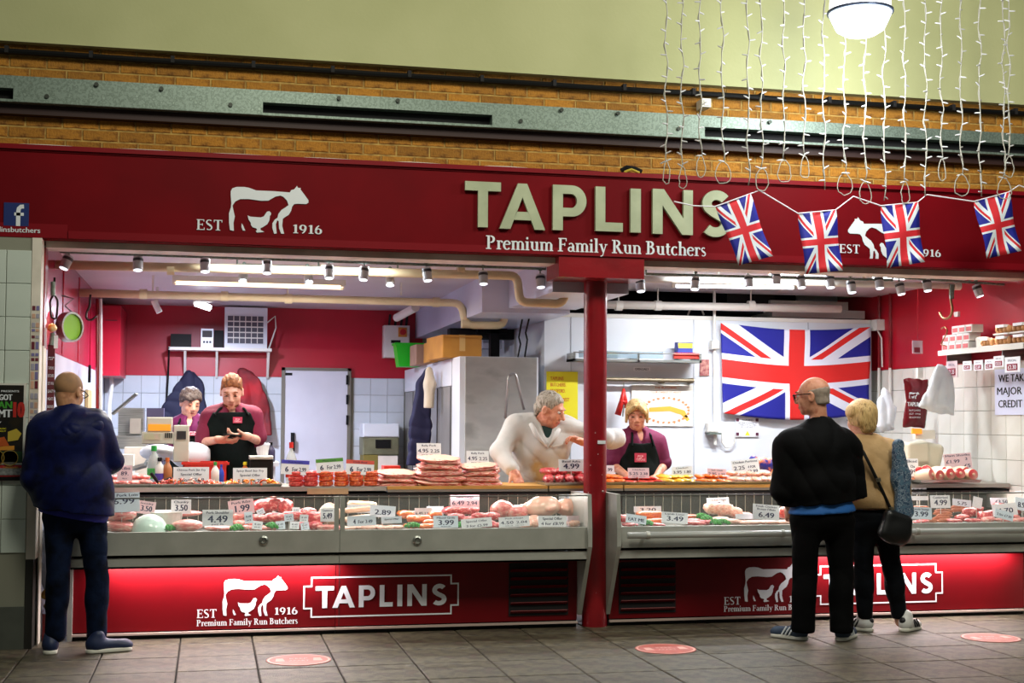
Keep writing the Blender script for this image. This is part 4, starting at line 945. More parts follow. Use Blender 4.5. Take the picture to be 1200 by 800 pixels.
V_.cap(P(1052, 522, 8.40), P(1056, 560, 8.42), .04, .05, k=.03); V_.cap(P(1056, 560, 8.42), P(1059, 598, 8.40), .055, .062, k=.04); V_.wrinkle(.008, 22, 14, 2)
tag(vol_obj('scarf', V_, mat('blue_patterned_cloth', '#2a4560', .8, var=['#8fa0ad', '#1c2b52', '#4d6a80'], scale=45, detail=2, lo=.42, hi=.58), None), 'blue and grey patterned cloth bag draped over the arm of the blonde woman in beige', 'bag')

# ================================================================ STAFF
M_maroon = mat('maroon_polo', '#7c1236', .8, var='#6a0e2d', scale=5, bump=.2, bscale=60)
M_purple = mat('purple_polo', '#6a1150', .8, var='#590d44', scale=5, bump=.2)
M_apron = mat('dark_green_black_apron', '#060c0b', .8, var='#0b1613', scale=6, bump=.15, spec=.15)
M_badge = mat('pink_red_badge', '#c43a58', .5); M_badge2 = mat('badge_print', '#f0c8d0', .5)
def staff_lower(J, px, Y):
    p = J['pelvis']
    for s_, dx in (('L', -.10), ('R', .10)):
        lat = (J['shR'] - J['shL']); lat.z = 0; lat.normalize(); sg = -1 if s_ == 'L' else 1
        h = Vector((p.x, p.y, p.z - .06)) + lat * .095 * sg; J['hip' + s_] = h; J['kn' + s_] = Vector((h.x, h.y, h.z * .52)); J['an' + s_] = Vector((h.x, h.y, .09)); J['toe' + s_] = Vector((h.x, h.y - .13, .045))
def staff_legs(root, J, m):
    V_ = Vol(*bounds(J, .12), .012); V_.ell(J['pelvis'] + vec(0, 0, -.02), (.185, .14, .13), None, .04)
    for q in 'LR': leg_into(V_, J, q, .02, ankle=.055)
    V_.cut(J['pelvis'] + vec(0, 0, .05), (0, 0, 1)); V_.cut((0, 0, .06), (0, 0, -1)); vol_obj('trousers', V_, m, root)
    for q in 'LR': shoe(root, J['an' + q] + vec(0, .06, 0), J['an' + q] + vec(0, -.21, 0), M_black, M_whsole)
def polo(root, J, m, fat=.004, inf=.016, sleeve=.45, collar=True, s=0):
    V_ = Vol(*bounds(J, .16), .008); torso_into(V_, J, inf, fat, k=.05)
    for q in 'LR':
        a, e = J['sh' + q], J['el' + q]; V_.cap(a, a.lerp(e, .86), .046 + inf, .047 + inf * 1.2, k=.03)
    V_.wrinkle(.005, 14, 28, s); V_.cap(J['neck'], J['head'], .058, .065, k=.008, op='s')
    n = J['neck']; V_.cap(n + vec(0, -.10, -.01), n + vec(0, -.12, -.11), .035, .004, k=.01, op='s'); V_.cut(J['pelvis'] - vec(0, 0, .14), (0, 0, -1))
    o = vol_obj('polo_shirt', V_, m, root)
    if collar:
        V_ = Vol(n - vec(.14, .16, .1), n + vec(.14, .16, .1), .007); V_.ell(n + vec(0, -.01, -.005), (.088, .082, .032), None, .01); V_.ell(n + vec(0, -.01, 0), (.068, .064, .09), None, .004, 's'); V_.cap(n + vec(0, -.08, 0), n + vec(0, -.14, -.05), .03, .03, k=.01, op='s'); vol_obj('collar', V_, m, o)
    return o
def apron(root, J, top, half, fat=.008, inf=.028, strap=True):
    M = None; V_ = Vol(*bounds(J, .16), .009); torso_into(V_, J, inf, fat, k=.05); V_.ell(J['pelvis'] - vec(0, 0, .2), (.175, .15, .25), None, .1); c = J['chest']
    V_.cut((0, c.y - .015, 0), (0, 1, 0)); V_.cut((0, 0, top), (0, 0, 1)); V_.cut((c.x + half, 0, top), (1, 0, .45)); V_.cut((c.x - half, 0, top), (-1, 0, .45)); V_.cut((0, 0, J['pelvis'].z - .4), (0, 0, -1))
    V_.wrinkle(.004, 11, 18, 4); o = vol_obj('apron', V_, M_apron, root)
    for s_ in ((-1, 1) if strap else ()):
        a = vec(c.x + s_ * half * .9, c.y - .14, top - .02); b = J['neck'] + vec(s_ * .06, -.02, .02); MB().tube([a, a.lerp(b, .5) + vec(0, -.025, .015), b], .010, 8).build('apron_strap', M_apron, parent=o)
    return o
def badge(parent, px, py, w, h, Y, name='badge'):
    q = P(px, py, Y); MB().box((q.x - w / 2, Y - .004, q.z - h / 2), (q.x + w / 2, Y + .002, q.z + h / 2)).build(name, M_badge, parent=parent)
    mb = MB(); T_ = Tf(Y - .006); text_into(mb, 'TAPLINS', T_, q.x, q.z - h * .36, h * .26, w * .8); cow_into(mb, T_, q.x - w * .26, q.z - .01, w * .5); mb.build('badge_print', M_badge2, parent=parent)

# ---- young red-haired man with phone
YY = 10.35
J = dict(head=P(271.5, 459, YY - .05), neck=P(272, 480, YY), chest=P(271, 504, YY + .02), pelvis=P(270, 566, YY + .02), shL=P(298, 487, YY), shR=P(245, 488, YY), elL=P(303, 516, YY - .02), elR=P(238, 518, YY - .02), wrL=P(289, 511, YY - .26), wrR=P(257, 515, YY - .26), w=1.08)
staff_lower(J, 270, YY)
root = empty('person', (J['pelvis'].x, YY, 0), 'ginger young man in maroon polo and black apron looking down at a phone', 'person')
HM = headM(-4, 24)
body(root, J, HM, M_skin, 1.03, hands=[dict(w=J['wrL'], d=(-1, -.25, .05), nrm=(-.15, .2, 1), side=-1, curls=(30, 32, 34, 36)), dict(w=J['wrR'], d=(1, -.25, -.12), nrm=(.1, .3, 1), side=1, curls=(34, 36, 38, 40))])
T = lambda x, y, z: J['head'] + HM @ Vector((x, y, z)) * 1.03
M_ginger = mat('ginger_hair', '#7c431c', .7, var=['#965726', '#5c3013'], scale=30, bump=.7, bscale=70)
V_ = Vol(*bounds(dict(h=J['head']), .15), .006); V_.ell(T(0, -.015, .044), (.080, .102, .092), HM, .01); V_.cut(T(0, .06, .062), HM @ Vector((0, 1, -.9))); V_.cut(T(0, -.03, .0), HM @ Vector((0, .35, -1))); V_.wrinkle(.003, 80, 60, 1); vol_obj('ginger_hair', V_, M_ginger, root)
V_ = Vol(*bounds(dict(h=J['head']), .15), .006); V_.ell(T(0, .028, -.075), (.060, .062, .046), HM, .02); V_.cut(T(0, 0, -.045), HM @ Vector((0, -.5, 1))); V_.ell(T(0, .10, -.05), (.02, .03, .012), HM, .004, 's'); vol_obj('beard', V_, M_ginger, root)
face_parts(root, J['head'], HM, 1.03, 1, M_ginger)
pp = polo(root, J, M_maroon, .008, s=3); ap = apron(root, J, P(272, 480, YY).z - .02, .135)
badge(ap, 278.5, 492, .068, .045, J['chest'].y - .158)
staff_legs(root, J, M_trs)
ph = (J['wrL'] + J['wrR']) / 2 + vec(-.005, -.05, .012)
t = empty('mobile_phone', ph, 'small dark mobile phone held in both hands by the ginger young man', 'phone')
MB().box((-.065, -.034, 0), (.065, .034, .009), M=Matrix.Rotation(R(-12), 3, 'X') @ Matrix.Rotation(R(6), 3, 'Y')).build('phone_body', M_black, parent=None, base=(0, 0, 0)).parent = t

# ---- woman with grey-brown hair behind him
YY = 11.6
J = dict(head=P(223, 472, YY - .03), neck=P(222, 490, YY), chest=P(221, 512, YY), pelvis=P(222, 566, YY), shL=P(239, 497, YY - .04), shR=P(206, 499, YY + .04), elL=P(242, 522, YY - .1), elR=P(205, 525, YY), wrL=P(236, 535, YY - .3), wrR=P(214, 535, YY - .25), w=.86)
staff_lower(J, 222, YY)
root = empty('person', (J['pelvis'].x, YY, 0), 'grey-brown haired woman in purple polo and dark apron, behind the ginger young man', 'person')
HM = headM(20, 20, -4)
body(root, J, HM, M_skin, .98, hands=[dict(w=J['wrL'], d=(-.3, -1, -.2), nrm=(0, 0, -1), side=1), dict(w=J['wrR'], d=(.3, -1, -.2), nrm=(0, 0, -1), side=-1)], h=.007)
T = lambda x, y, z: J['head'] + HM @ Vector((x, y, z)) * .98
M_greyhair = mat('grey_brown_hair', '#3b2c26', .65, var=['#6c605b', '#2a1e1a'], scale=26, stretch=(2, 2, .5), bump=.6)
V_ = Vol(*bounds(dict(h=J['head']), .16), .007); V_.ell(T(0, -.015, .042), (.092, .110, .092), HM, .01); V_.cut(T(0, .055, .045), HM @ Vector((0, 1, -1.1))); V_.cut(T(0, -.02, -.03), HM @ Vector((0, .3, -1))); V_.ell(T(.04, .075, .075), (.05, .03, .035), HM, .02); V_.wrinkle(.004, 60, 40, 2); vol_obj('grey_brown_hair', V_, M_greyhair, root)
face_parts(root, J['head'], HM, .98, 1, M_greyhair)
polo(root, J, M_purple, s=4); ap = apron(root, J, P(222, 505, YY).z, .11)
badge(ap, 226, 508, .10, .03, J['chest'].y - .145); staff_legs(root, J, M_trs)

# ---- older butcher in a white coat, leaning over the counter
YY = 10.0
J = dict(head=P(645, 480, YY - .10), neck=P(632, 502, YY - .02), chest=P(634, 525, YY), pelvis=P(628, 580, YY + .14), shL=P(667, 503, YY - .02), shR=P(604, 500, YY - .0), elL=P(722, 514, YY + .02), elR=P(586, 530, YY - .12), wrL=P(683, 518, YY - .16), wrR=P(602, 552, YY - .28), w=1.12)
staff_lower(J, 628, YY)
root = empty('person', (J['pelvis'].x, YY + .1, 0), 'older grey-haired butcher in a stained white coat leaning over the wooden worktop', 'person')
HM = headM(52, 22, 0)
body(root, J, HM, M_skin2, 1.10, nose=1.06, jaw=1.1, hands=[dict(w=J['wrL'], d=(-1, -.2, .35), nrm=(0, -.3, -1), side=1, curls=(38, 42, 46, 50), s=1.05), dict(w=J['wrR'], d=(.35, -.5, -.9), nrm=(-.3, .8, -.5), side=-1, curls=(55, 58, 60, 62), s=1.1)])
T = lambda x, y, z: J['head'] + HM @ Vector((x, y, z)) * 1.10
M_grey = mat('short_grey_hair', '#8a7f70', .65, var=['#b0a798', '#655a4c'], scale=30, stretch=(2, 2, .7), bump=.7)
V_ = Vol(*bounds(dict(h=J['head']), .17), .006); V_.ell(T(0, -.02, .040), (.089, .110, .097), HM, .01); V_.ell(T(0, -.07, -.02), (.066, .05, .06), HM, .03); V_.cut(T(0, .055, .06), HM @ Vector((0, 1, -.55))); V_.cut(T(0, .0, -.045), HM @ Vector((0, .65, -1)))
for sx in (-1, 1): V_.ell(T(sx * .09, .0, -.012), (.022, .03, .04), HM, .002, 's')
V_.wrinkle(.004, 60, 50, 2); vol_obj('short_grey_hair', V_, M_grey, root)
face_parts(root, J['head'], HM, 1.10, .5, M_grey)
V_ = Vol(*bounds(J, .1), .008); torso_into(V_, J, .012); V_.cut(J['chest'] + vec(0, -.02, 0), (0, 1, 0)); V_.cap(J['neck'], J['head'], .06, .07, k=.01, op='s'); vol_obj('dark_green_shirt', V_, mat('dark_green_shirt', '#0e2d29', .8), root)
# coat cloth: white with a yellow-brown stain of its own low on the front
M_coat = mat('white_butcher_coat', '#d0cecb', .85, var='#c0bdb8', scale=4, bump=.4, bscale=14, spec=.2)
def stain(m, centre, rx, rz):
    nt = m.node_tree; b = nt.nodes['Principled BSDF']; g = nt.nodes.new('ShaderNodeNewGeometry')
    sub = nt.nodes.new('ShaderNodeVectorMath'); sub.operation = 'SUBTRACT'; sub.inputs[1].default_value = centre; nt.links.new(g.outputs['Position'], sub.inputs[0])
    sc = nt.nodes.new('ShaderNodeVectorMath'); sc.operation = 'MULTIPLY'; sc.inputs[1].default_value = (1 / rx, .8, 1 / rz); nt.links.new(sub.outputs[0], sc.inputs[0])
    ln = nt.nodes.new('ShaderNodeVectorMath'); ln.operation = 'LENGTH'; nt.links.new(sc.outputs[0], ln.inputs[0])
    n = nt.nodes.new('ShaderNodeTexNoise'); n.inputs['Scale'].default_value = 9; n.inputs['Detail'].default_value = 5; nt.links.new(g.outputs['Position'], n.inputs['Vector'])
    ad = nt.nodes.new('ShaderNodeMath'); ad.operation = 'ADD'; nt.links.new(ln.outputs['Value'], ad.inputs[0]); nt.links.new(n.outputs['Fac'], ad.inputs[1])
    rp = nt.nodes.new('ShaderNodeValToRGB'); rp.color_ramp.elements[0].position = .75; rp.color_ramp.elements[0].color = (.85, .85, .85, 1); rp.color_ramp.elements[1].position = 1.6; rp.color_ramp.elements[1].color = (0, 0, 0, 1); nt.links.new(ad.outputs[0], rp.inputs[0])
    mx = nt.nodes.new('ShaderNodeMix'); mx.data_type = 'RGBA'; nt.links.new(rp.outputs[0], mx.inputs[0]); nt.links.new(b.inputs['Base Color'].links[0].from_socket, mx.inputs[6]); mx.inputs[7].default_value = srgb('#b58a3e'); nt.links.new(mx.outputs[2], b.inputs['Base Color'])
stain(M_coat, P(634, 552, 9.9), .22, .22)
V_ = Vol(*bounds(J, .2), .0085); torso_into(V_, J, .040, .02, k=.05)
for q in 'LR':
    a, e, w = J['sh' + q], J['el' + q], J['wr' + q]; V_.cap(a, e, .080, .066, k=.045); V_.cap(e, e.lerp(w, .85 if q == 'R' else .25), .068, .056 if q == 'R' else .066, k=.04)
V_.wrinkle(.008, 12, 26, 6); V_.cap(J['neck'] + vec(0, .01, .0), J['head'], .07, .085, k=.01, op='s')
n = J['neck']; V_.cap(n + vec(.04, -.12, .04), P(643, 521, 9.80), .058, .012, k=.006, op='s'); V_.cap(n + vec(.04, -.2, .04), P(643, 521, 9.70), .062, .012, k=.006, op='s')
V_.cut((0, 0, J['pelvis'].z - .5), (0, 0, -1)); co = vol_obj('white_coat', V_, M_coat, root)
for a_, b_, c_ in (((622, 496), (629, 510), (640, 523)), ((655, 503), (650, 512), (642, 524))):
    MB().tube([P(a_[0], a_[1], 9.87), P(b_[0], b_[1], 9.83), P(c_[0], c_[1], 9.80)], [.018, .022, .006], 8).build('lapel', M_coat, parent=co, smooth=True)
q = P(655, 521, 9.80); MB().tube([P(641, 518, 9.83), P(648, 523, 9.81), P(658, 521, 9.815), P(664, 516, 9.84)], .004, 6).build('pocket_edge', M_coat, parent=co)
staff_legs(root, J, M_trs)
# cuff that shows beyond the pillar

# ---- blonde woman in maroon polo
YY = 10.3
J = dict(head=P(746, 486, YY - .06), neck=P(747, 505, YY), chest=P(747, 528, YY), pelvis=P(748, 585, YY), shL=P(771, 516, YY), shR=P(723, 515, YY), elL=P(778, 545, YY - .03), elR=P(718, 545, YY), wrL=P(768, 560, YY - .26), wrR=P(742, 563, YY - .28), w=.98)
staff_lower(J, 748, YY)
root = empty('person', (J['pelvis'].x, YY, 0), 'blonde fringed woman in plum polo and dark green apron, looking down behind the trays', 'person')
HM = headM(-16, 14)
body(root, J, HM, M_skin2, 1.0, hands=[dict(w=J['wrL'], d=(-.8, -.6, -.1), nrm=(0, 0, -1), side=1), dict(w=J['wrR'], d=(.2, -1, -.1), nrm=(0, 0, -1), side=-1)])
T = lambda x, y, z: J['head'] + HM @ Vector((x, y, z))
V_ = Vol(*bounds(dict(h=J['head']), .17), .006); V_.ell(T(0, -.024, .042), (.086, .100, .084), HM, .01); V_.cut(T(0, .058, .064), HM @ Vector((0, 1, -.8)))
for sx in (-1, 1): V_.cap(T(sx * .072, .045, .05), T(sx * .083, .045, -.045), .02, .010, k=.02); V_.cap(T(sx * .02, .085, .085), T(sx * .066, .078, .035), .020, .014, k=.015)
V_.cap(T(-.035, .066, .088), T(.050, .078, .058), .014, .011, k=.012); V_.ell(T(0, .10, -.004), (.058, .06, .060), HM, .006, 's'); V_.cut(T(0, -.02, -.07), (0, 0, -1)); V_.wrinkle(.002, 60, 12, 2)
vol_obj('blonde_hair', V_, M_blond, root); face_parts(root, J['head'], HM, 1.0, .9, mat('light_brow', '#8a6842', .8))
polo(root, J, mat('plum_polo', '#741044', .8, var='#640c3a', scale=5, bump=.2), .016, s=5); ap = apron(root, J, P(747, 519, YY).z, .10, fat=.022)
badge(ap, 750.5, 536, .095, .07, J['chest'].y - .172); staff_legs(root, J, M_trs)

# ================================================================ SHOP INTERIOR
def single(mb, name, m, label, cat, group=None, smooth=False):
    return tag(mb.build(name, m, smooth=smooth), label, cat, group)
def elbow_path(pts, r=.06, n=5):      # round the corners of a pipe run
    out = [Vector(pts[0])]
    for i in range(1, len(pts) - 1):
        a, b, c = Vector(pts[i - 1]), Vector(pts[i]), Vector(pts[i + 1]); u = (a - b).normalized(); v = (c - b).normalized(); rr = min(r, (a - b).length / 2, (c - b).length / 2)
        for k in range(n + 1):
            t = k / n; p = b + u * rr * (1 - t) ** 2 + v * rr * t ** 2; out.append(p)
    return out + [Vector(pts[-1])]
# pipes under the ceiling
t = empty('drain_pipe', (.9, 11.35, 2.4), 'cream drain pipe crossing the shop, dropping in a U bend at the boxed beam', 'pipe')
YQ = 11.35
MB().tube(elbow_path([P(93, 343, YQ), P(541, 355, YQ), P(545, 381, YQ), P(590, 381, YQ), P(592, 366, YQ)], .08), .033, 14).build('pipe_run', M_creampipe, parent=t, smooth=True)
for px, py in ((168, 344.5), (263, 347), (338, 350), (511, 354), (545, 379)):
    q = P(px, py, YQ); MB().tube([q - vec(.03, 0, 0), q + vec(.03, 0, 0)], .041, 14).build('pipe_socket', M_creampipe, parent=t, smooth=False)
for px in (179, 337, 470): q = P(px, 346, YQ); MB().box((q.x - .008, YQ - .01, q.z), (q.x + .008, YQ + .01, 2.585)).build('pipe_hanger', M_cond, parent=t)
t = empty('white_pipe', (.9, 9.7, 2.4), 'long white pipe behind the spotlights, bending down in a U left of the pillar capital', 'pipe')
YQ = 9.66
MB().tube(elbow_path([P(65, 310, YQ), P(606, 323, YQ), P(609, 354, YQ), P(660, 356, YQ), P(664, 332, YQ), P(664, 322, YQ)], .06), .032, 14).build('pipe_run', M_creampipe, parent=t, smooth=True)
for px in (200, 380, 540): q = P(px, 316, YQ); MB().tube([q - vec(.025, 0, 0), q + vec(.025, 0, 0)], .038, 14).build('pipe_socket', M_creampipe, parent=t)
t = empty('white_pipe', (4.3, 9.7, 2.4), 'white pipe right of the pillar, ending in a cap against the red wall', 'pipe')
MB().tube([P(755, 327, YQ), P(1122, 335, YQ)], .026, 14).build('pipe_run', M_cond, parent=t, smooth=True)
q = P(1122, 335, YQ); MB().tube([q - vec(.03, 0, 0), q + vec(.02, 0, 0)], .034, 14).build('pipe_cap', M_cond, parent=t)
for px in (842, 1012): q = P(px, 330, YQ); MB().box((q.x - .01, YQ - .01, q.z), (q.x + .01, YQ + .01, 2.585)).build('pipe_hanger', M_cond, parent=t)
t = empty('grey_pipe', (4, 11.2, 2.4), 'grey-white pipe running just above the white cold room wall', 'pipe')
MB().tube([P(664, 356, 11.2), P(985, 362, 11.2)], .035, 14).build('pipe_run', M_cond, parent=t, smooth=True)
for px in (725, 771, 880): q = P(px, 358, 11.2); MB().tube([q - vec(.03, 0, 0), q + vec(.03, 0, 0)], .043, 14).build('pipe_socket', M_cond, parent=t); MB().cyl(q, q + vec(0, 0, .2), .006).build('pipe_hanger', M_cond, parent=t)
# fluorescent fittings
M_tube = mat('tube_glow', '#f4f8ff', .3, emit=7.0); M_tubew = mat('warm_tube_glow', '#ffe2b0', .3, emit=3.2); M_fit = mat('fitting_white', '#d5d3cc', .4)
def batten(lab, pa, pb, Y, m, power, col=(.93, .96, 1), r=.013, sy=.03):
    a, b = P(*pa, Y), P(*pb, Y); area('tube_output', ((a.x + b.x) / 2, Y, min(a.z, b.z) - r - .004), (b.x - a.x) * .98, power, col, sy=sy); t = empty('tube_light', (a + b) / 2, lab, 'light fitting')
    MB().tube([a, b], r, 10).build('tube', m, parent=t)
    MB().box((a.x - .02, Y - .03, max(a.z, b.z) + .012), (b.x + .02, Y + .03, max(a.z, b.z) + .055)).build('fitting_body', M_fit, parent=t)
    for q in (a, b): MB().box((q.x - .02, Y - .015, q.z - .014), (q.x + .01, Y + .015, q.z + .03)).build('end_cap', M_fit, parent=t)
batten('bright white tube light high up behind the left spotlights', (238, 299), (455, 304), 9.52, M_tube, 26)
batten('warm yellowish tube light below the white pipe on the left', (205, 331), (402, 337), 10.7, M_tubew, 92, (1, .93, .84), r=.016)
batten('white tube light right under the sign, right of the pillar', (787, 314), (905, 318), 9.52, M_tube, 14)
batten('lower white tube light right of the pillar, above the dark void', (790, 335), (932, 337), 10.4, M_tube, 62)
batten('short bright tube light behind the right-hand spotlights and flags', (905, 320), (975, 322), 9.52, M_tube, 7)
batten('short tube light at the far right end of the spotlight row', (1020, 325), (1062, 326), 9.9, M_tube, 9)
batten('small bright tube cluster on the ceiling towards the back wall', (229, 355), (247, 361), 12.6, M_tube, 120, (.74, .80, 1), r=.03, sy=.12)
q = P(184, 362, 12.3); single(MB().cyl(P(180, 352, 12.3), P(187, 366, 12.3), .028).box((q.x - .01, 12.29, q.z), (q.x + .01, 12.31, 2.585)), 'ceiling_spot', M_cond, 'small white cylindrical ceiling spot hanging near the back left', 'lamp')
q = P(463, 366, 13.0); single(MB().cyl(P(465, 372, 13.0), P(487, 360, 12.4), .04), 'flue_pipe', M_cond, 'short sloping white pipe above the electrical panel', 'pipe')

# heater, shelf, radios on the back wall
a, b = P(198, 409, 14.1), P(318, 405.5, 14.1)
t = empty('wall_shelf', ((a.x + b.x) / 2, 14.2, a.z - .2), 'white wall shelf on pointed brackets on the red back wall', 'shelf')
MB().box((a.x, 14.0, a.z - .01), (b.x, 14.295, a.z + .02)).build('board', M_cond, parent=t)
for px in (217, 254, 314):
    x = P(px, 420, 14.2).x; MB().poly([(14.29, a.z - .01), (14.04, a.z - .01), (14.27, a.z - .28), (14.29, a.z - .28)], lambda u, v, w: vec(x - .012 + w, u, v), .024).build('bracket', M_cond, parent=t)
zs = a.z + .02
a, b = P(263, 400, 14.05), P(313, 400, 14.05); zt = P(288, 360, 14.05).z
t = empty('wall_heater', ((a.x + b.x) / 2, 14.1, zs), 'white framed heater unit with wire grille, at the right end of the wall shelf', 'heater')
MB().box((a.x, 14.06, zs), (b.x, 14.28, zt)).build('housing', M_white, parent=t)
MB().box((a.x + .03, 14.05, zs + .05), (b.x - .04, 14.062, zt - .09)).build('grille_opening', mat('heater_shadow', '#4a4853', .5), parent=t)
for i in range(1, 6):
    x = a.x + .03 + (b.x - a.x - .07) * i / 6; MB().box((x - .004, 14.035, zs + .05), (x + .004, 14.045, zt - .09)).build('grille_bar', M_cond, parent=t)
for i in range(1, 5):
    z = zs + .05 + (zt - .14 - zs) * i / 5; MB().box((a.x + .03, 14.04, z - .006), (b.x - .04, 14.048, z + .006)).build('grille_bar', M_cond, parent=t)
MB().tube([vec(b.x, 14.1, zt - .15), vec(b.x + .08, 14.1, zt - .08), vec(b.x + .09, 14.1, zt - .2), vec(b.x + .02, 14.1, zt - .42), vec(b.x + .02, 14.12, zs + .02)], .008, 6).build('cable', M_cond, parent=t)
def radio(px0, px1, pyt, lab, m, name='radio', front=None):
    a, b = P(px0, 400, 14.1), P(px1, 400, 14.1); zt = P(px0, pyt, 14.1).z; t = empty(name, ((a.x + b.x) / 2, 14.14, zs), lab, 'radio')
    MB().box((a.x, 14.08, zs), (b.x, 14.22, zt)).build('case', m, parent=t)
    if front:
        MB().box((a.x + .012, 14.074, zs + (zt - zs) * .55), (b.x - .012, 14.081, zt - .02)).build('display', M_darkin, parent=t)
        for i in range(3):
            x = a.x + (b.x - a.x) * (.25 + .25 * i); MB().cyl((x, 14.08, zs + (zt - zs) * .3), (x, 14.066, zs + (zt - zs) * .3), .012, n=10).build('knob', M_darkin, parent=t)
radio(235.5, 250, 385, 'small silver radio with dark display on the wall shelf', mat('silver_plastic', '#b9b9c0', .35, .2), front=True)
radio(251, 262, 387, 'black speaker box between the silver radio and the heater', M_black)
radio(200, 224, 391, 'wide black stereo at the left end of the wall shelf', M_black)
single(MB().tube([P(198, 407, 14.0), P(197, 440, 14.25), P(195, 470, 14.28), P(194, 497, 14.28)], .01, 6), 'power_cable', M_black, 'black cable hanging from the left end of the wall shelf', 'cable')
# electrical panel
a, b = P(449, 419, 14.2), P(479, 382, 14.2)
t = empty('electrical_panel', ((a.x + b.x) / 2, 14.2, a.z), 'grey-white electrical panel with a red switch on the red back wall', 'panel')
MB().cham((a.x, 14.12, a.z), (b.x, 14.29, b.z), .01).build('box', M_cond, parent=t)
q = P(472, 389, 14.1); MB().box((q.x - .045, 14.108, q.z - .05), (q.x + .045, 14.122, q.z + .05)).build('switch_plate', mat('switch_yellow', '#c98a2a', .5), parent=t); MB().cyl((q.x, 14.108, q.z), (q.x, 14.07, q.z), .033).build('red_switch', mat('switch_red', '#b01818', .4), parent=t)
q = P(464, 400, 14.1); MB().box((q.x - .05, 14.108, q.z - .015), (q.x + .05, 14.122, q.z + .015)).build('indicator_strip', M_black, parent=t)
for px in (456, 463, 470, 476): q = P(px, 381, 14.2); MB().tube([(q.x, 14.2, b.z), (q.x + .01, 14.2, b.z + .12)], .014, 6).build('conduit', M_black, parent=t)

# cold cabinet run with stainless fridge front
FX0, FX1, FZ = P(545, 420, 11.0).x, P(628, 420, 11.0).x, P(545, 418, 11.0).z
t = empty('steel_fridge', ((FX0 + FX1) / 2, 11.2, 0), 'large scuffed stainless steel fridge with white side panels behind the leaning butcher', 'fridge')
M_scuff = mat('scuffed_stainless', '#b2b3b0', .38, .6, var=['#bcbdb9', '#a2a39f'], scale=3, bump=.12, bscale=5, stretch=(1, 1, 2))
MB().box((FX0, 10.97, .15), (FX1, 11.0, FZ)).build('door', M_scuff, parent=t)
MB().box((FX0 - .045, 10.99, .1), (FX1 + .02, 11.35, FZ + .004)).build('cabinet', M_white, parent=t)
MB().box((FX0 - .05, 11.36, 1.72), (FX1, 14.2, FZ)).build('side_panel', M_white, parent=t)
MB().box((FX0 - .045, 11.36, .1), (FX0 + .1, 14.2, 1.715)).build('lower_steel_doors', mat('dull_steel_doors', '#8c8a86', .4, .5, var='#a3a19c', scale=2), parent=t)
for y in (11.4, 12.1, 13.0, 13.6): MB().box((FX0 - .05, y, .2), (FX0 - .044, y + .02, 1.71)).build('door_gap', M_darkin, parent=t)
MB().tube(elbow_path([P(592, 490, 10.88), P(596, 440, 10.88), P(604, 437, 10.88), P(614, 480, 10.88)], .03), .012, 8).build('door_handle', mat('worn_handle', '#b8bab9', .3, .8), parent=t, smooth=True)
q = P(512, 446, 12.4); MB().box((FX0 - .056, 12.35, q.z - .03), (FX0 - .05, 12.45, q.z + .03)).build('control_plate', M_black, parent=t)
# things on the fridge
def carton(lab, x0, x1, y0, y1, z0, z1, m, rz=0, name='cardboard_box', tape=True):
    c = vec((x0 + x1) / 2, (y0 + y1) / 2, z0); Mx = Matrix.Rotation(R(rz), 3, 'Z'); t = empty(name, c, lab, 'box'); w, d, h = (x1 - x0) / 2, (y1 - y0) / 2, z1 - z0
    f = lambda mb: [setattr(mb, 'v', [Mx @ v + c for v in mb.v]), mb][1]
    f(MB().cham((-w, -d, 0), (w, d, h), .006)).build('carton', m, parent=t)
    if tape: f(MB().box((-.025, -d - .002, h * .3), (.025, -d + .001, h - .004)).box((-.025, -d, h), (.025, d, h + .002))).build('packing_tape', mat('packing_tape', '#c9a468', .3), parent=t); f(MB().box((-w, -d - .0, h), (w, -d + .06, h + .012), M=Matrix.Rotation(R(4), 3, 'X'))).build('flap', m, parent=t)
    return t
M_card = mat('cardboard', '#b9812f', .8, var='#a8722a', scale=5); M_card2 = mat('dull_cardboard', '#a4806a', .8, var='#937060', scale=5)
carton('big orange-brown cardboard box on top of the steel fridge', P(511, 410, 11.5).x, P(557, 410, 11.5).x, 11.3, 11.9, FZ + .005, P(530, 393, 11.4).z, M_card, 4)
carton('small upright carton just left of the big box on the fridge', P(497, 410, 12.2).x + .02, P(509, 410, 12.2).x, 12.0, 12.35, FZ, P(500, 401, 12.1).z, M_card, tape=False)
carton('plain brown carton further back on the fridge, beside the green crate', P(484, 410, 12.9).x, P(503, 410, 12.9).x, 12.7, 13.1, FZ, P(490, 404, 12.8).z, M_card2, tape=False)
gq = P(476, 420, 13.4); t = empty('green_crate', (gq.x, 13.4, FZ), 'bright green plastic crate at the back end of the fridge top', 'crate')
zt = P(476, 403, 13.4).z
MB().poly([(-.10, 0), (.10, 0), (.135, zt - FZ), (-.135, zt - FZ)], lambda u, v, w: vec(gq.x + u, 13.4 - w, FZ + v), .22).build('tub', mat('green_plastic', '#17b81c', .4), parent=t)
MB().box((gq.x - .145, 13.17, zt - .02), (gq.x + .145, 13.41, zt)).build('rim', MATS['green_plastic'], parent=t)
t = empty('ceiling_unit', P(592, 400, 12.6), 'dark bracket and grey cooling unit behind the cardboard box on the fridge', 'cooling unit')
MB().box(P(566, 408, 12.8), P(583, 388, 13.0)).build('grey_unit', M_soff, parent=t); MB().box(P(575, 418, 12.5), P(583, 388, 12.6)).box(P(560, 390, 12.5), P(592, 384, 12.6)).build('dark_bracket', M_black, parent=t)
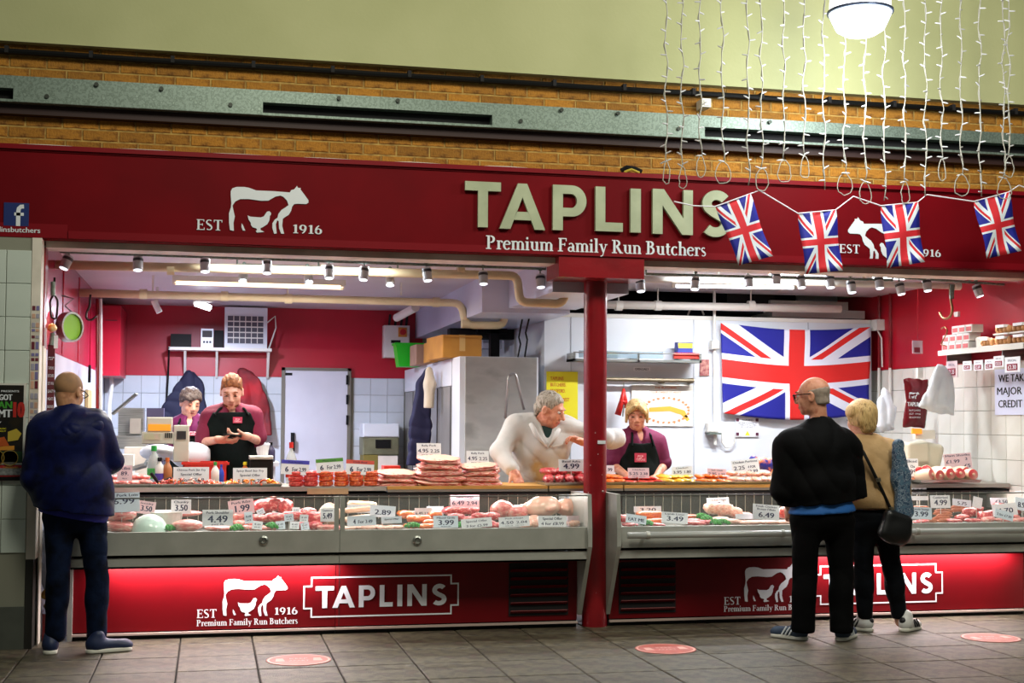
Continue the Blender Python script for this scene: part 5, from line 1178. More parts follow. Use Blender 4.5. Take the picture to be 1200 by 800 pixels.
for i, (pa, pb, pc_) in enumerate((((612, 374), (608, 395), (607, 418)), ((620, 373), (616, 390), (615, 418)))):
    single(MB().tube([P(*pa, 11.25), P(*pb, 11.3), P(pb[0] + 2, pb[1] + 8, 11.28), P(*pc_, 11.2)], .008, 6), 'power_cable', M_black, ('left' if i == 0 else 'right') + ' one of two black cables dropping behind the steel fridge', 'cable')

# coats hung up
def coat(lab, m, Y, pts, name='hanging_coat', w=.05, cat='coat', wr=.012):
    ps = [P(x, y, Y) for x, y, r in pts]; V_ = Vol([min(p[i] for p in ps) - .25 for i in range(3)], [max(p[i] for p in ps) + .25 for i in range(3)], .011)
    for (p, q, a, b) in zip(ps, ps[1:], pts, pts[1:]): V_.cap(p, q, a[2], b[2], k=.05)
    V_.D = np.maximum(V_.D, (np.abs(V_.ax[1][None, :, None] - Y) - w).astype(np.float32)); V_.wrinkle(wr, 16, 6, len(lab)); V_.cut(ps[-1], (0, 0, -1))
    return tag(vol_obj(name, V_, m, None), lab, cat)
coat('navy coat hanging on the tiled back wall behind the grey-brown haired woman', mat('navy_coat_cloth', '#141733', .8), 14.17, [(223, 440, .05), (222, 455, .13), (216, 485, .22), (216, 500, .24), (217, 540, .24)])
coat('red and black coat hanging behind the ginger young man', mat('red_coat_cloth', '#a5131d', .75, var='#1b1217', scale=3), 14.17, [(284, 437, .05), (290, 450, .12), (297, 475, .15), (300, 510, .15)])
coat('dark blue overall hanging on the side of the fridge run', mat('dark_blue_overall', '#15153a', .8), 12.1, [(500, 435, .03), (497, 450, .06), (492, 500, .09), (490, 545, .10)])
coat('cream apron hanging next to the dark blue overall', mat('cream_cloth', '#cfc2ac', .8), 11.9, [(503, 434, .03), (504, 450, .045), (503, 478, .045)], wr=.005)

# wall shelf, poster and rail on the cold room wall
YW = 11.385
a, b = P(670, 423, 11.2), P(820, 420, 11.2)
t = empty('wire_wall_shelf', ((a.x + b.x) / 2, 11.28, a.z), 'glass-fronted wire shelf on the white wall behind the pillar', 'shelf')
MB().box((a.x, 11.15, a.z), (b.x, 11.385, a.z + .02)).build('tray', M_steel, parent=t)
MB().box((a.x + .05, 11.15, a.z + .03), (P(775, 420, 11.2).x, 11.155, a.z + .09)).build('glass_lip', mat('tinted_glass_lip', '#8fa7b5', .1, alpha=.55), parent=t)
for x in (a.x, P(745, 420, 11.2).x, b.x - .02): MB().box((x, 11.15, a.z), (x + .02, 11.38, a.z + .07)).build('bracket', M_steel, parent=t)
MB().tube([(a.x, 11.15, a.z + .075), (b.x, 11.15, a.z + .075)], .005, 6).build('front_wire', M_steel, parent=t)
def pbox(lab, pa, pb, Y, d, m, name='packet', cat='packet', stripe=None):
    a, b = P(*pa, Y), P(*pb, Y); t = empty(name, ((a.x + b.x) / 2, Y + d / 2, a.z), lab, cat)
    MB().cham((a.x, Y, a.z), (b.x, Y + d, b.z), .004).build('carton', m, parent=t)
    if stripe: MB().box((a.x + .006, Y - .002, a.z + (b.z - a.z) * .55), (b.x - .006, Y + .001, b.z - .008)).build('printed_panel', stripe, parent=t)
    return t
M_yel = mat('yellow_print', '#e6dc2a', .5); M_blu = mat('blue_print', '#1d2f8f', .5); M_rdp = mat('red_print', '#c42a1c', .5)
pbox('blue and yellow seasoning box on the wire shelf', (794, 416), (812, 401), 11.22, .08, M_blu, stripe=M_yel)
pbox('flat red packet lying at the right end of the wire shelf', (790, 420), (820, 413.5), 11.17, .04, M_rdp)
pbox('small green and yellow tin on the wire shelf beside the pillar', (711, 419.5), (724, 411.5), 11.2, .06, mat('olive_print', '#8d9a2a', .5), stripe=M_yel)
a = P(640, 446, 11.2); b = P(813, 446.5, 11.2)
t = empty('hook_rail', ((a.x + b.x) / 2, 11.3, b.z - .02), 'brown metal hook rail along the white wall behind the blonde staff woman', 'rail')
MB().tube([P(700, 444, 11.3), P(813, 446, 11.3)], .018, 10).build('bar', mat('bronze_bar', '#6b5f4a', .45, .5), parent=t)
for px in (777, 811): q = P(px, 446, 11.3); MB().tube([q, q + vec(0, .085, 0)], .024, 10).build('mount', MATS['bronze_bar'], parent=t)
q = P(731, 448, 11.27)
t = empty('knife_pouch', P(727, 490, 11.27), 'red plastic strap pouch hanging from the hook rail', 'pouch')
MB().tube([q, P(731, 455, 11.26)], .004, 6).build('hook', M_steel, parent=t)
MB().tube([P(731, 455, 11.26), P(729, 468, 11.26), P(724, 486, 11.26)], [.010, .022, .030], 8).tube([P(731, 455, 11.26), P(733, 468, 11.26), P(733, 478, 11.26)], [.010, .018, .02], 8).tube([P(726, 470, 11.25), P(735, 471, 11.25)], .014, 8).build('strap_body', mat('red_plastic', '#c8231c', .4), parent=t, smooth=True)
MB().cyl(P(731, 474, 11.24), P(730, 488, 11.24), .007, n=6).build('steel_pin', M_steel, parent=t)
# printed sheets
def sheet(name, lab, cat, pa, pb, Y, m, lines, mtext, th=.004, title=None, parent=None, bold=.02):
    a, b = P(pa[0], pb[1], Y), P(pb[0], pa[1], Y); x0, x1, z0, z1 = a.x, b.x, a.z, P(pa[0], pa[1], Y).z
    o = MB().box((x0, Y - th, z0), (x1, Y, z1)).build(name, m); tag(o, lab, cat); mb = MB(); T = Tf(Y - th - .001)
    for (s, u, v, h, w) in lines:       # centre u, base v, height h, width w as fractions
        text_into(mb, s, T, x0 + (x1 - x0) * u, z0 + (z1 - z0) * v, (z1 - z0) * h, (x1 - x0) * w, bold=bold)
    if mb.v: mb.build('lettering', mtext, parent=o)
    return o, (x0, x1, z0, z1)
M_orange = mat('orange_print', '#d2661e', .6); M_ink = mat('blue_black_ink', '#1b2050', .6); M_paper = mat('white_card', '#f0f2f8', .6); M_lilac = mat('pale_lilac_card', '#d9c4d3', .6)
ol = [('TAPLINS', .33, .86, .06, .42), ('BUTCHERS.', .37, .76, .06, .50), ('BRADFORD.', .36, .66, .06, .48), ('FOR THE BEST', .42, .52, .06, .62), ('QUALITY', .33, .40, .06, .42), ('MEAT', .28, .28, .06, .3), ('PRICES', .35, .16, .05, .4)]
sheet('yellow_notice', 'bright yellow notice with orange capitals behind the grey-haired butcher', 'notice', (640, 435), (677, 508), 11.385, mat('bright_yellow_paper', '#efe321', .6), ol, M_orange)
o, (x0, x1, z0, z1) = sheet('meat_chart', 'pale yellow chart of meat pieces on the white wall behind the blonde staff woman', 'poster', (740, 450), (812, 499), 11.388, mat('pale_chart_paper', '#dcdcd2', .6), [('THE BUTCHERS', .55, .90, .05, .35), ('YOUR CHOICE OF MEATS', .55, .79, .045, .5)], M_orange)
mb = MB(); T = Tf(11.382)
for i in range(26):
    an = 2 * math.pi * i / 26; u = .56 + .37 * math.cos(an); v = .38 + .30 * math.sin(an); c = vec(0, 0, 0)
    mb.poly([(x0 + (x1 - x0) * u + .016 * rnd.uniform(.5, 1.3) * math.cos(k), z0 + (z1 - z0) * v + .013 * rnd.uniform(.5, 1.2) * math.sin(k)) for k in (0, 1, 2, 3, 4, 5)], T)
mb.build('meat_pictures', mat('salmon_print', '#d98a5a', .6), parent=o)
mb = MB(); mb.poly([(x0 + (x1 - x0) * u, z0 + (z1 - z0) * v) for u, v in ((.28, .34), (.62, .36), (.80, .28), (.90, .12), (.94, .16), (.86, .38), (.62, .48), (.28, .44))], T); mb.build('yellow_banner', mat('amber_print', '#dcab3c', .6), parent=o)
o, _ = sheet('small_red_picture', 'small dark red picture card by the conduit on the white wall', 'picture', (820, 421), (831, 440), 11.388, mat('dark_red_picture', '#7c2436', .5, var='#b98a7c', scale=30), [], M_orange)
sheet('blue_price_strip', 'narrow strip of blue lettering under the wire shelf', 'notice', (742, 430), (762, 434.5), 11.392, M_paper, [('OPEN DAILY', .5, .2, .6, .8)], M_ink)
o, (x0, x1, z0, z1) = sheet('warning_notice', 'white warning notice with yellow triangle under the big flag', 'notice', (862, 489), (889, 511.5), 11.388, M_paper, [('WARNING', .5, .82, .10, .5), ('THIS AREA IS COVERED BY', .5, .68, .06, .86), ('CAMERAS AT ALL TIMES', .5, .58, .06, .8), ('FOR YOUR SAFETY', .5, .48, .06, .7)], M_ink)
mb = MB(); xm = (x0 + x1) / 2; mb.add([(xm - .024, 11.380, z0 + .012), (xm + .024, 11.380, z0 + .012), (xm, 11.380, z0 + .055)], [(0, 1, 2)]); mb.build('yellow_triangle', M_yel, parent=o)
mb = MB()
for u in (x0 + .002, x1 - .032):
    for v in (z0 + .01, z1 - .035): mb.add([(u, 11.380, v), (u + .028, 11.380, v), (u + .028, 11.380, v + .028), (u, 11.380, v + .028)], [(0, 1, 2, 3)])
mb.build('corner_pictogram', mat('maroon_print', '#54203a', .6), parent=o)
# conduit with socket boxes
q = P(837, 340, 11.36)
t = empty('white_conduit', P(838, 520, 11.37), 'white cable conduit with two socket boxes left of the big flag', 'conduit')
MB().cyl(P(837, 338, 11.36), P(838, 521, 11.36), .014, n=8).build('conduit', M_cond, parent=t)
for px, py, w, h in ((838, 404, .07, .075), (835, 501, .10, .085)): q = P(px, py, 11.33); MB().cham((q.x - w / 2, 11.31, q.z - h / 2), (q.x + w / 2, 11.385, q.z + h / 2), .008).build('socket_box', M_cond, parent=t)
q = P(838, 507, 11.33); MB().box((q.x - .06, 11.305, q.z - .015), (q.x + .05, 11.38, q.z)).build('grey_edge', M_galv, parent=t)
MB().tube([P(846, 507, 11.35), P(846, 518, 11.36), P(850, 524, 11.37), P(856, 524, 11.37), P(861, 518, 11.37), P(861, 508, 11.37)], .006, 6).build('looping_cable', M_cond, parent=t)
# clutter on top of the cold room
tp = 2.367
t = empty('cable_clutter', (3.6, 11.6, tp), 'black cables and leads lying along the top edge of the white cold room', 'cables')
mb = MB()
for i in range(7):
    x = P(700 + i * 8, 365, 11.6).x; mb.tube([(x + k * .06, 11.55 + .05 * math.sin(i + k), tp + .012 + .03 * abs(math.sin(k * 1.3 + i))) for k in range(6)], .008, 6)
tag(mb.build('leads', M_black, parent=t), kind='stuff')
pts = [P(806, 369, 11.45), P(809, 362, 11.45), P(815, 359, 11.45), P(822, 362, 11.45), P(825, 369, 11.45)]
MB().tube(pts, .008, 6).build('white_loop', M_cond, parent=t)
t = empty('dark_appliance', P(870, 366, 11.9), 'dark boxy machine sitting on the cold room above the big flag', 'machine')
MB().box(P(852, 366, 11.8), P(893, 345, 12.1)).build('housing', mat('dark_green_housing', '#10181a', .6), parent=t); MB().box(P(858, 345, 11.79), P(880, 343.5, 12.0)).build('lid', M_black, parent=t)
t = empty('cable_tray', P(940, 372, 11.6), 'tray of folded cloths and leads on the cold room at its right end', 'tray')
MB().box(P(905, 371, 11.6), P(985, 369, 12.1)).build('base', M_cond, parent=t); MB().box(P(903, 361, 11.75), P(980, 356.5, 12.0)).build('upper_tray', M_cond, parent=t)
mb = MB()
for i in range(16):
    p = P(908 + i * 4.6, 366 - (i % 3), 11.8); mb.tube([p, p + vec(.06, .03, .012), p + vec(.12, -.02, 0)], .014, 6, mi=i % 3)
tag(mb.build('folded_leads', [M_black, mat('grey_cloth', '#6c6c74', .8), M_blu], parent=t), kind='stuff')

# union flag cloth material: UV u 0..1 along the length, v 0..1 across
def flag_mat(name, red='#d8201c', blue='#13188c', white='#dfe3f2'):
    m = bpy.data.materials.new(name); m.use_nodes = True; nt = m.node_tree; b = nt.nodes['Principled BSDF']; b.inputs['Roughness'].default_value = .7
    uv = nt.nodes.new('ShaderNodeUVMap'); sp = nt.nodes.new('ShaderNodeSeparateXYZ'); nt.links.new(uv.outputs[0], sp.inputs[0])
    def mth(op, a, b_=None):
        n = nt.nodes.new('ShaderNodeMath'); n.operation = op
        for i, v in enumerate((a, b_)):
            if v is None: continue
            if isinstance(v, (int, float)): n.inputs[i].default_value = v
            else: nt.links.new(v, n.inputs[i])
        return n.outputs[0]
    x = mth('SUBTRACT', mth('MULTIPLY', sp.outputs[0], 60), 30); y = mth('SUBTRACT', mth('MULTIPLY', sp.outputs[1], 30), 15)
    ax, ay = mth('ABSOLUTE', x), mth('ABSOLUTE', y); xh = mth('MULTIPLY', x, .5); s = mth('SIGN', x)
    rc = mth('MAXIMUM', mth('LESS_THAN', ax, 3), mth('LESS_THAN', ay, 3)); wc = mth('MAXIMUM', mth('LESS_THAN', ax, 5), mth('LESS_THAN', ay, 5))
    d1, d2 = mth('SUBTRACT', y, xh), mth('ADD', y, xh)
    ws = mth('MAXIMUM', mth('LESS_THAN', mth('ABSOLUTE', d1), 3.35), mth('LESS_THAN', mth('ABSOLUTE', d2), 3.35))
    def rs(d): e = mth('MULTIPLY', d, s); return mth('MULTIPLY', mth('GREATER_THAN', e, 0), mth('LESS_THAN', e, 2.24))
    r_ = mth('MAXIMUM', rs(d1), rs(d2)); c1 = mth('MULTIPLY', r_, mth('SUBTRACT', 1, wc)); red_ = mth('MAXIMUM', rc, c1); wh = mth('MAXIMUM', wc, ws)
    def mix(f, a, b_):
        n = nt.nodes.new('ShaderNodeMix'); n.data_type = 'RGBA'; nt.links.new(f, n.inputs[0])
        for i, v in ((6, a), (7, b_)):
            if isinstance(v, tuple): n.inputs[i].default_value = v
            else: nt.links.new(v, n.inputs[i])
        return n.outputs[2]
    nt.links.new(mix(red_, mix(wh, srgb(blue), srgb(white)), srgb(red)), b.inputs['Base Color']); return m
def flag_mesh(name, fn, nu, nv, m, th=.0015):
    vs = [fn(i / nu, j / nv) for j in range(nv + 1) for i in range(nu + 1)]; W = nu + 1
    fs = [(j * W + i, j * W + i + 1, (j + 1) * W + i + 1, (j + 1) * W + i) for j in range(nv) for i in range(nu)]
    me = bpy.data.meshes.new(name); me.from_pydata(vs, [], fs); uvl = me.uv_layers.new(name='UVMap')
    for p in me.polygons:
        for li in p.loop_indices: vi = me.loops[li].vertex_index; uvl.data[li].uv = ((vi % W) / nu, (vi // W) / nv)
    me.materials.append(m); me.polygons.foreach_set('use_smooth', [True] * len(me.polygons)); return me
FM = flag_mat('union_flag_cloth')
TL, TM_, TR, BL, BM_, BR = P(845, 378, 11.33), P(935, 386, 11.33), P(1020, 383, 11.33), P(848, 484, 11.33), P(928, 494, 11.33), P(1019, 484, 11.33)
def big(u, v):                        # sagging top edge, gentle folds
    top = TL * (1 - u) + TR * u + vec(0, 0, -.045 * math.sin(math.pi * u)); bot = BL * (1 - u) + BR * u + vec(0, 0, -.06 * math.sin(math.pi * u))
    p = bot * (1 - v) + top * v; p.y += .012 * math.sin(14 * u + 3 * v) + .008 * math.sin(9 * v + 5 * u); return p
me = flag_mesh('large_flag', big, 48, 30, FM); c = (TL + BR) / 2; me.transform(Matrix.Translation(-c)); o = inst('large_flag', me, c)
md = o.modifiers.new('cloth_thickness', 'SOLIDIFY'); md.thickness = .002
tag(o, 'large union flag pinned across the white cold room wall', 'flag')

# ---------------------------------------------------------------- right wall
for px, lab in ((1030, 'left one of two thin red-topped pipes on the right wall corner'), (1043, 'right one of two thin red-topped pipes on the right wall corner')):
    t = empty('wall_pipe', PX(px, 520, 5.95), lab, 'pipe'); a, b, c_ = PX(px, 338, 5.95), PX(px, 431, 5.95), PX(px, 475, 5.95)
    MB().cyl(a, b, .012, n=8).build('red_length', M_redpaint, parent=t); MB().cyl(b, c_, .013, n=8).build('white_length', M_cond, parent=t)
q = PX(1030, 381, 5.95); single(MB().box((5.9, q.y - .06, q.z - .05), (5.975, q.y + .06, q.z + .05)), 'switch_box', M_cond, 'small white switch box where the big flag meets the red wall', 'switch')
single(MB().tube([PX(1022, 383, 5.9), PX(1028, 386, 5.93), PX(1033, 396, 5.95), PX(1034, 430, 5.95)], .008, 6), 'white_cable', M_cond, 'white cable curving down beside the big flag corner', 'cable')
def rsheet(name, lab, cat, y0, y1, z0, z1, m, lines, mt, X=5.968, bold=.02):   # flat on the right wall, read from inside the shop
    o = MB().box((X, y0, z0), (X + .006, y1, z1)).build(name, m); tag(o, lab, cat); mb = MB(); T = lambda u, v, w=0: vec(X - .001 - w, y1 - u, v)
    for (s, u, v, h, w) in lines: text_into(mb, s, T, (y1 - y0) * u, z0 + (z1 - z0) * v, (z1 - z0) * h, (y1 - y0) * w, bold=bold)
    mb.build('lettering', mt, parent=o); return o
a, b = PX(1166, 486, 5.968), PX(1166, 436, 5.968)
rsheet('card_payment_sign', 'white sign about debit and credit cards on the right wall tiles', 'sign', a.y - .92, a.y, a.z, b.z + .02, mat('pale_blue_white_sign', '#cfd3ea', .5), [('WE TAKE ALL', .36, .72, .17, .60), ('MAJOR DEBIT/', .40, .44, .17, .74), ('CREDIT CARDS', .40, .16, .17, .70)], M_black, bold=.045)
# shelf with egg trays and boxed goods
sa, sb = PX(1098, 412, 5.75), PX(1200, 408, 5.75); SZ = PX(1110, 411, 5.75).z; SY0, SY1 = 8.75, PX(1101, 412, 5.75).y
t = empty('tiled_wall_shelf', (5.85, (SY0 + SY1) / 2, SZ - .03), 'metal shelf on the right wall holding egg boxes and packets', 'shelf')
MB().box((5.74, SY0, SZ - .012), (5.975, SY1, SZ)).build('board', M_steel, parent=t); MB().box((5.735, SY0, SZ - .035), (5.742, SY1, SZ + .005)).build('front_edge', M_cond, parent=t)
for y in (SY0 + .3, SY1 - .1): MB().box((5.76, y, SZ - .10), (5.975, y + .012, SZ - .012)).build('bracket', M_steel, parent=t)
def at_shelf(px): return PX(px, 405, 5.75).y
boxm = mat('white_stock_box', '#dedcd8', .6); pinkp = mat('pink_red_print', '#c96a6a', .6)
k = 0
for row, pxs in enumerate(((1106, 1114, 1122, 1130), (1107, 1115, 1123, 1131), (1118, 1126, 1134))):
    for px in pxs:
        y = at_shelf(px); z = SZ + .065 * row; k += 1
        t = empty('stock_cube_box', (5.80, y, z), f'{("first", "second", "third", "fourth")[pxs.index(px)]} little box from the left, {("bottom", "middle", "top")[row]} row of the stack on the wall shelf', 'box', 'small white boxes stacked on the tiled wall shelf')
        MB().cham((5.76, y - .045, z), (5.86, y + .045, z + .062), .003).build('carton', boxm, parent=t); MB().box((5.758, y - .035, z + .012), (5.761, y + .035, z + .045)).build('print', pinkp, parent=t)
eggm = mat('brown_egg_shell', '#c58f5c', .5, var='#b57e4c', scale=3); trm = mat('clear_egg_tray', '#d7d5cf', .4)
eg = MB().lathe([(0, -.028), (.012, -.025), (.020, -.012), (.0215, 0), (.018, .016), (.010, .028), (0, .031)], (0, 0, 0), 12).mesh('egg', eggm, smooth=True)
for lvl in (0, 1):
    for i, px in enumerate((1152, 1171, 1192)):
        if lvl and i == 0: continue
        y = at_shelf(px); z = SZ + .085 * lvl; w = (.085, .098, .11)[i]
        t = empty('egg_tray', (5.82, y, z), f'{("lower", "upper")[lvl]} tray of brown eggs, {("farthest from", "in the middle of", "nearest to")[i]} the walkway, on the wall shelf', 'egg tray', 'egg trays on the tiled wall shelf')
        MB().box((5.76, y - w, z), (5.90, y + w, z + .012)).build('tray', trm, parent=t); MB().box((5.757, y - w * .5, z + .055), (5.80, y + w * .6, z + .075)).build('paper_label', M_paper, parent=t)
        for a_ in range(4):
            for b_ in range(2): inst('egg', eg, (5.79 + .05 * b_, y - w + .024 + (w * 2 - .048) / 3 * a_, z + .040), t)
single(MB().lathe([(0, 0), (.05, 0), (.055, .08), (.04, .09), (0, .09)], (5.83, at_shelf(1141), SZ), 14), 'plastic_pot', M_cond, 'white plastic pot between the small boxes and the egg trays', 'pot')
M_mar = mat('maroon_print', '#54203a', .6); tgm = mat('price_tag_maroon', '#8c2038', .6)
for i, (px, py0, py1, wd, s) in enumerate(((1116, 423, 442, .16, '£1.35'), (1134, 423, 434, .12, '£2.49'), (1147, 422, 434, .12, '£2.69'), (1160, 421, 433, .12, '£2.89'), (1171, 417, 430, .13, 'EGGS'), (1187, 418, 436, .19, '£2.30'))):
    a, b = PX(px, py0, 5.73), PX(px, py1, 5.73); y = a.y; o = MB().box((5.724, y - wd / 2, b.z), (5.730, y + wd / 2, a.z)).build('hanging_price_tag', M_paper if i != 0 else mat('grey_pink_tag', '#cdb9bd', .6))
    tag(o, f'{("first", "second", "third", "fourth", "fifth", "sixth")[i]} white and maroon tag from the left under the wall shelf', 'price tag', 'tags hanging from the tiled wall shelf')
    h = a.z - b.z; MB().box((5.721, y - wd * .35, b.z + h * .12), (5.7235, y + wd * .35, b.z + h * .55)).build('maroon_panel', tgm, parent=o)
    mb = MB(); text_into(mb, s, lambda u, v, w=0: vec(5.7195 - w, y - u, v), 0, b.z + h * .2, h * .28, wd * .55, bold=.03); text_into(mb, 'SPECIAL', lambda u, v, w=0: vec(5.722 - w, y - u, v), 0, b.z + h * .7, h * .15, wd * .6, mi=1); mb.build('lettering', [M_paper, M_ink], parent=o)
# hooks on the red wall
def hook(lab, pts, m, r=.006, name='meat_hook', X=5.6, parentless=True):
    t = empty(name, PX(*pts[-1], X), lab, 'hook'); sm = []
    ps = [PX(*p, X) for p in pts]
    for i in range(len(ps) - 1):
        for k in range(4):
            t_ = k / 4; p0, p1, p2, p3 = ps[max(i - 1, 0)], ps[i], ps[i + 1], ps[min(i + 2, len(ps) - 1)]
            sm.append(.5 * ((2 * p1) + (p2 - p0) * t_ + (2 * p0 - 5 * p1 + 4 * p2 - p3) * t_ ** 2 + (3 * p1 - p0 - 3 * p2 + p3) * t_ ** 3))
    sm.append(ps[-1]); MB().tube(sm, r, 8).build('hook_rod', m, parent=t, smooth=True); return t
M_brass = mat('bronze_hook', '#a07a55', .35, .8)
hook('big bronze hook on the strap below the pipe end, on the red wall', [(1113, 333), (1114, 350), (1116, 362), (1113, 371), (1106, 373), (1101, 366)], M_brass, .010)
hook('thin S-shaped steel hook hanging below the big bronze hook', [(1103, 385), (1107, 383), (1110, 388), (1106, 397), (1103, 403), (1108, 405)], M_brass, .005)
single(MB().tube([PX(1116, 333, 5.6), PX(1115, 350, 5.6)], .018, 6), 'hook_strap', M_galv, 'dark strap carrying the big bronze hook', 'strap')
single(MB().box((5.955, PX(1122, 368, 5.97).y - .03, PX(1122, 368, 5.97).z - .02), (5.976, PX(1122, 368, 5.97).y + .03, PX(1122, 368, 5.97).z + .02)), 'wall_switch', M_cond, 'tiny white switch on the red wall beside the bronze hook', 'switch')
a = PX(1076, 338, 5.5); b = PX(1075, 398, 5.5)
t = empty('hanging_price_card', PX(1075, 417, 5.5), 'little pink price card hanging on a long string in front of the red wall', 'price card')
MB().cyl(a, b, .003, n=6).build('string', M_redpaint, parent=t); q = PX(1075, 407, 5.5); yy_ = q.y
MB().box((q.x - .045, yy_ - .004, q.z - .05), (q.x + .045, yy_, q.z + .055)).build('card', M_lilac, parent=t); MB().box((q.x - .03, yy_ - .006, q.z - .04), (q.x + .02, yy_ - .004, q.z + .0)).build('print', tgm, parent=t)
# bags on the wall
def bagvol(name, lab, m, Y, outline, thick, seed, wr=.006):
    ps = [P(x, y, Y) for x, y in outline]; V_ = Vol([min(p[i] for p in ps) - .06 for i in range(3)], [max(p[i] for p in ps) + .06 for i in range(3)], .008)
    c = sum(ps, Vector()) / len(ps)
    X_, Z_ = V_.ax[0][:, None], V_.ax[2][None, :]; d = None; n = len(ps); inside = np.zeros((len(V_.ax[0]), len(V_.ax[2])), bool); dist = np.full(inside.shape, 9.)
    for i in range(n):
        a, b = ps[i], ps[(i + 1) % n]; ex, ez = b.x - a.x, b.z - a.z; t_ = np.clip(((X_ - a.x) * ex + (Z_ - a.z) * ez) / (ex * ex + ez * ez), 0, 1); dist = np.minimum(dist, np.hypot(X_ - a.x - t_ * ex, Z_ - a.z - t_ * ez))
        cond = ((a.z > Z_) != (b.z > Z_)) & (X_ < (b.x - a.x) * (Z_ - a.z) / ((b.z - a.z) or 1e-9) + a.x); inside ^= cond
    sd = np.where(inside, -dist, dist); prof = np.clip(-sd / .06, 0, 1) ** .5 * thick
    V_.D = np.maximum(sd[:, None, :], np.abs(V_.ax[1][None, :, None] - Y) - np.maximum(prof[:, None, :], .004)).astype(np.float32); V_.wrinkle(wr, 26, 8, seed)
    return tag(vol_obj(name, V_, m, None), lab, 'bag')
M_bagw = mat('white_plastic_bag', '#dfe4ea', .35, var='#cdd3db', scale=8)
o = bagvol('maroon_carrier_bag', 'glossy maroon carrier bag with white print hanging on the right wall', mat('maroon_plastic_bag', '#5e0f1a', .25, var='#74141f', scale=7), 9.95, [(1058, 443), (1087, 445), (1088, 470), (1083, 501), (1058, 500), (1062, 470)], .03, 3)
mb = MB(); T = Tf(9.905); q = P(1072, 470, 9.905); cow_into(mb, T, q.x - .05, q.z + .02, .09); text_into(mb, 'TAPLINS', T, q.x, q.z - .04, .035, .13, bold=.05)
for i, s in enumerate(('BUTCHERS', 'EST 1916', 'BRADFORD')): text_into(mb, s, T, q.x, q.z - .08 - .028 * i, .014, .10)
mb.build('bag_print', M_vinyl, parent=o); P0 = P(1076, 437, 9.95); MB().box((P0.x - .02, 9.92, P0.z - .04), (P0.x + .025, 9.95, P0.z + .04)).build('bag_hanger', M_cond, parent=o)
bagvol('white_carrier_bag', 'bundle of flat white bags hanging under the wall shelf', M_bagw, 9.72, [(1099, 427), (1104, 427), (1116, 440), (1119, 462), (1117, 486), (1097, 484), (1077, 476), (1088, 452)], .03, 4)
bagvol('white_carrier_bag', 'limp white plastic bags hanging beside the blonde customer', M_bagw, 10.4, [(1036, 454), (1040, 457), (1050, 478), (1047, 503), (1033, 506), (1028, 500), (1029, 470)], .03, 6, .009)

# weighing scale on the right
q = P(1082, 525, 9.75)
t = empty('weighing_scale', (q.x, 9.75, WT), 'pale weighing scale with amber display near the maroon carrier bag', 'scale')
M_beige = mat('beige_scale_plastic', '#c9c5b4', .45, var='#bcb8a6', scale=3)
V_ = Vol(P(1050, 560, 9.8) - vec(0, .25, 0), P(1105, 495, 9.8) + vec(.1, .25, .1), .009); a = P(1085, 533, 9.75); V_.box(a, (.115, .10, .10), .04, Matrix.Rotation(R(14), 3, 'Y') @ Matrix.Rotation(R(-20), 3, 'Z'), .01); V_.box(P(1068, 530, 9.75), (.09, .12, .08), .02, None, .03); vol_obj('scale_body', V_, M_beige, t)
a = P(1082, 509, 9.65); MB().box((a.x - .085, 9.62, a.z - .035), (a.x + .085, 9.66, a.z + .035)).build('display_head', M_cond, parent=t); a = P(1075, 505, 9.6); MB().box((a.x - .04, 9.60, a.z - .02), (a.x + .04, 9.622, a.z + .02)).build('amber_display', mat('amber_display', '#ff8a2a', .4, emit=1.0), parent=t)
MB().cyl((q.x, 9.75, WT), (q.x, 9.75, WT + .08), .05).build('stand', M_beige, parent=t)

# ---------------------------------------------------------------- left wall things
q = P(84, 383, 9.75); 
t = empty('round_sign', (q.x, 9.75, q.z - .09), 'bright green round dial in a metal ring hanging at the left wall', 'dial')
Mx = Matrix.Rotation(R(52), 3, 'Z') @ Matrix.Rotation(R(90), 3, 'X')
MB().lathe([(0, 0), (.092, 0)], q, 30, M=Mx).build('green_face', mat('lime_green_face', '#86c31c', .4), parent=t); MB().lathe([(.090, -.05), (.104, -.05), (.104, .012), (.09, .012), (.09, -.05)], q, 30, M=Mx).build('metal_ring', M_steel, parent=t)
MB().tube([q + vec(0, 0, .1), P(76, 358, 9.75), P(86, 350, 9.75), P(72, 346, 9.75)], .006, 6).build('bracket_wire', M_galv, parent=t)
def lhook(lab, pts, Y, m, r, name='meat_hook'):
    t = empty(name, P(*pts[-1], Y), lab, 'hook'); MB().tube(elbow_path([P(*p, Y) for p in pts], .04), r, 8).build('hook_rod', m, parent=t, smooth=True)
M_dk = mat('dark_iron', '#2b221f', .45, .5)
lhook('dark iron hook hanging at the end of the cream pipe, left wall', [(106, 345), (105, 360), (101, 366), (101, 374), (108, 375), (113, 370)], 11.2, M_dk, .009)
lhook('black carabiner-like hook near the white corner post', [(64, 325), (63, 345), (58, 353), (60, 372), (66, 374), (68, 352), (63, 344)], 9.25, M_dk, .007)
q = P(61, 384, 9.22)
single(MB().lathe([(0, -.03), (.028, -.015), (.032, .0), (.02, .022), (0, .03)], q, 12), 'orange_tag_ball', mat('orange_trinket', '#d9862a', .5, var='#e9d9a0', scale=30), 'small orange ornament hanging under the black hook', 'ornament', smooth=True)
single(MB().cyl(P(62, 330, 9.2), P(62, 346, 9.2), .015).cyl(P(62, 390, 9.2), P(60, 404, 9.2), .016), 'hook_shackle', M_galv, 'grey metal shackle on the hook chain by the red jamb', 'shackle')
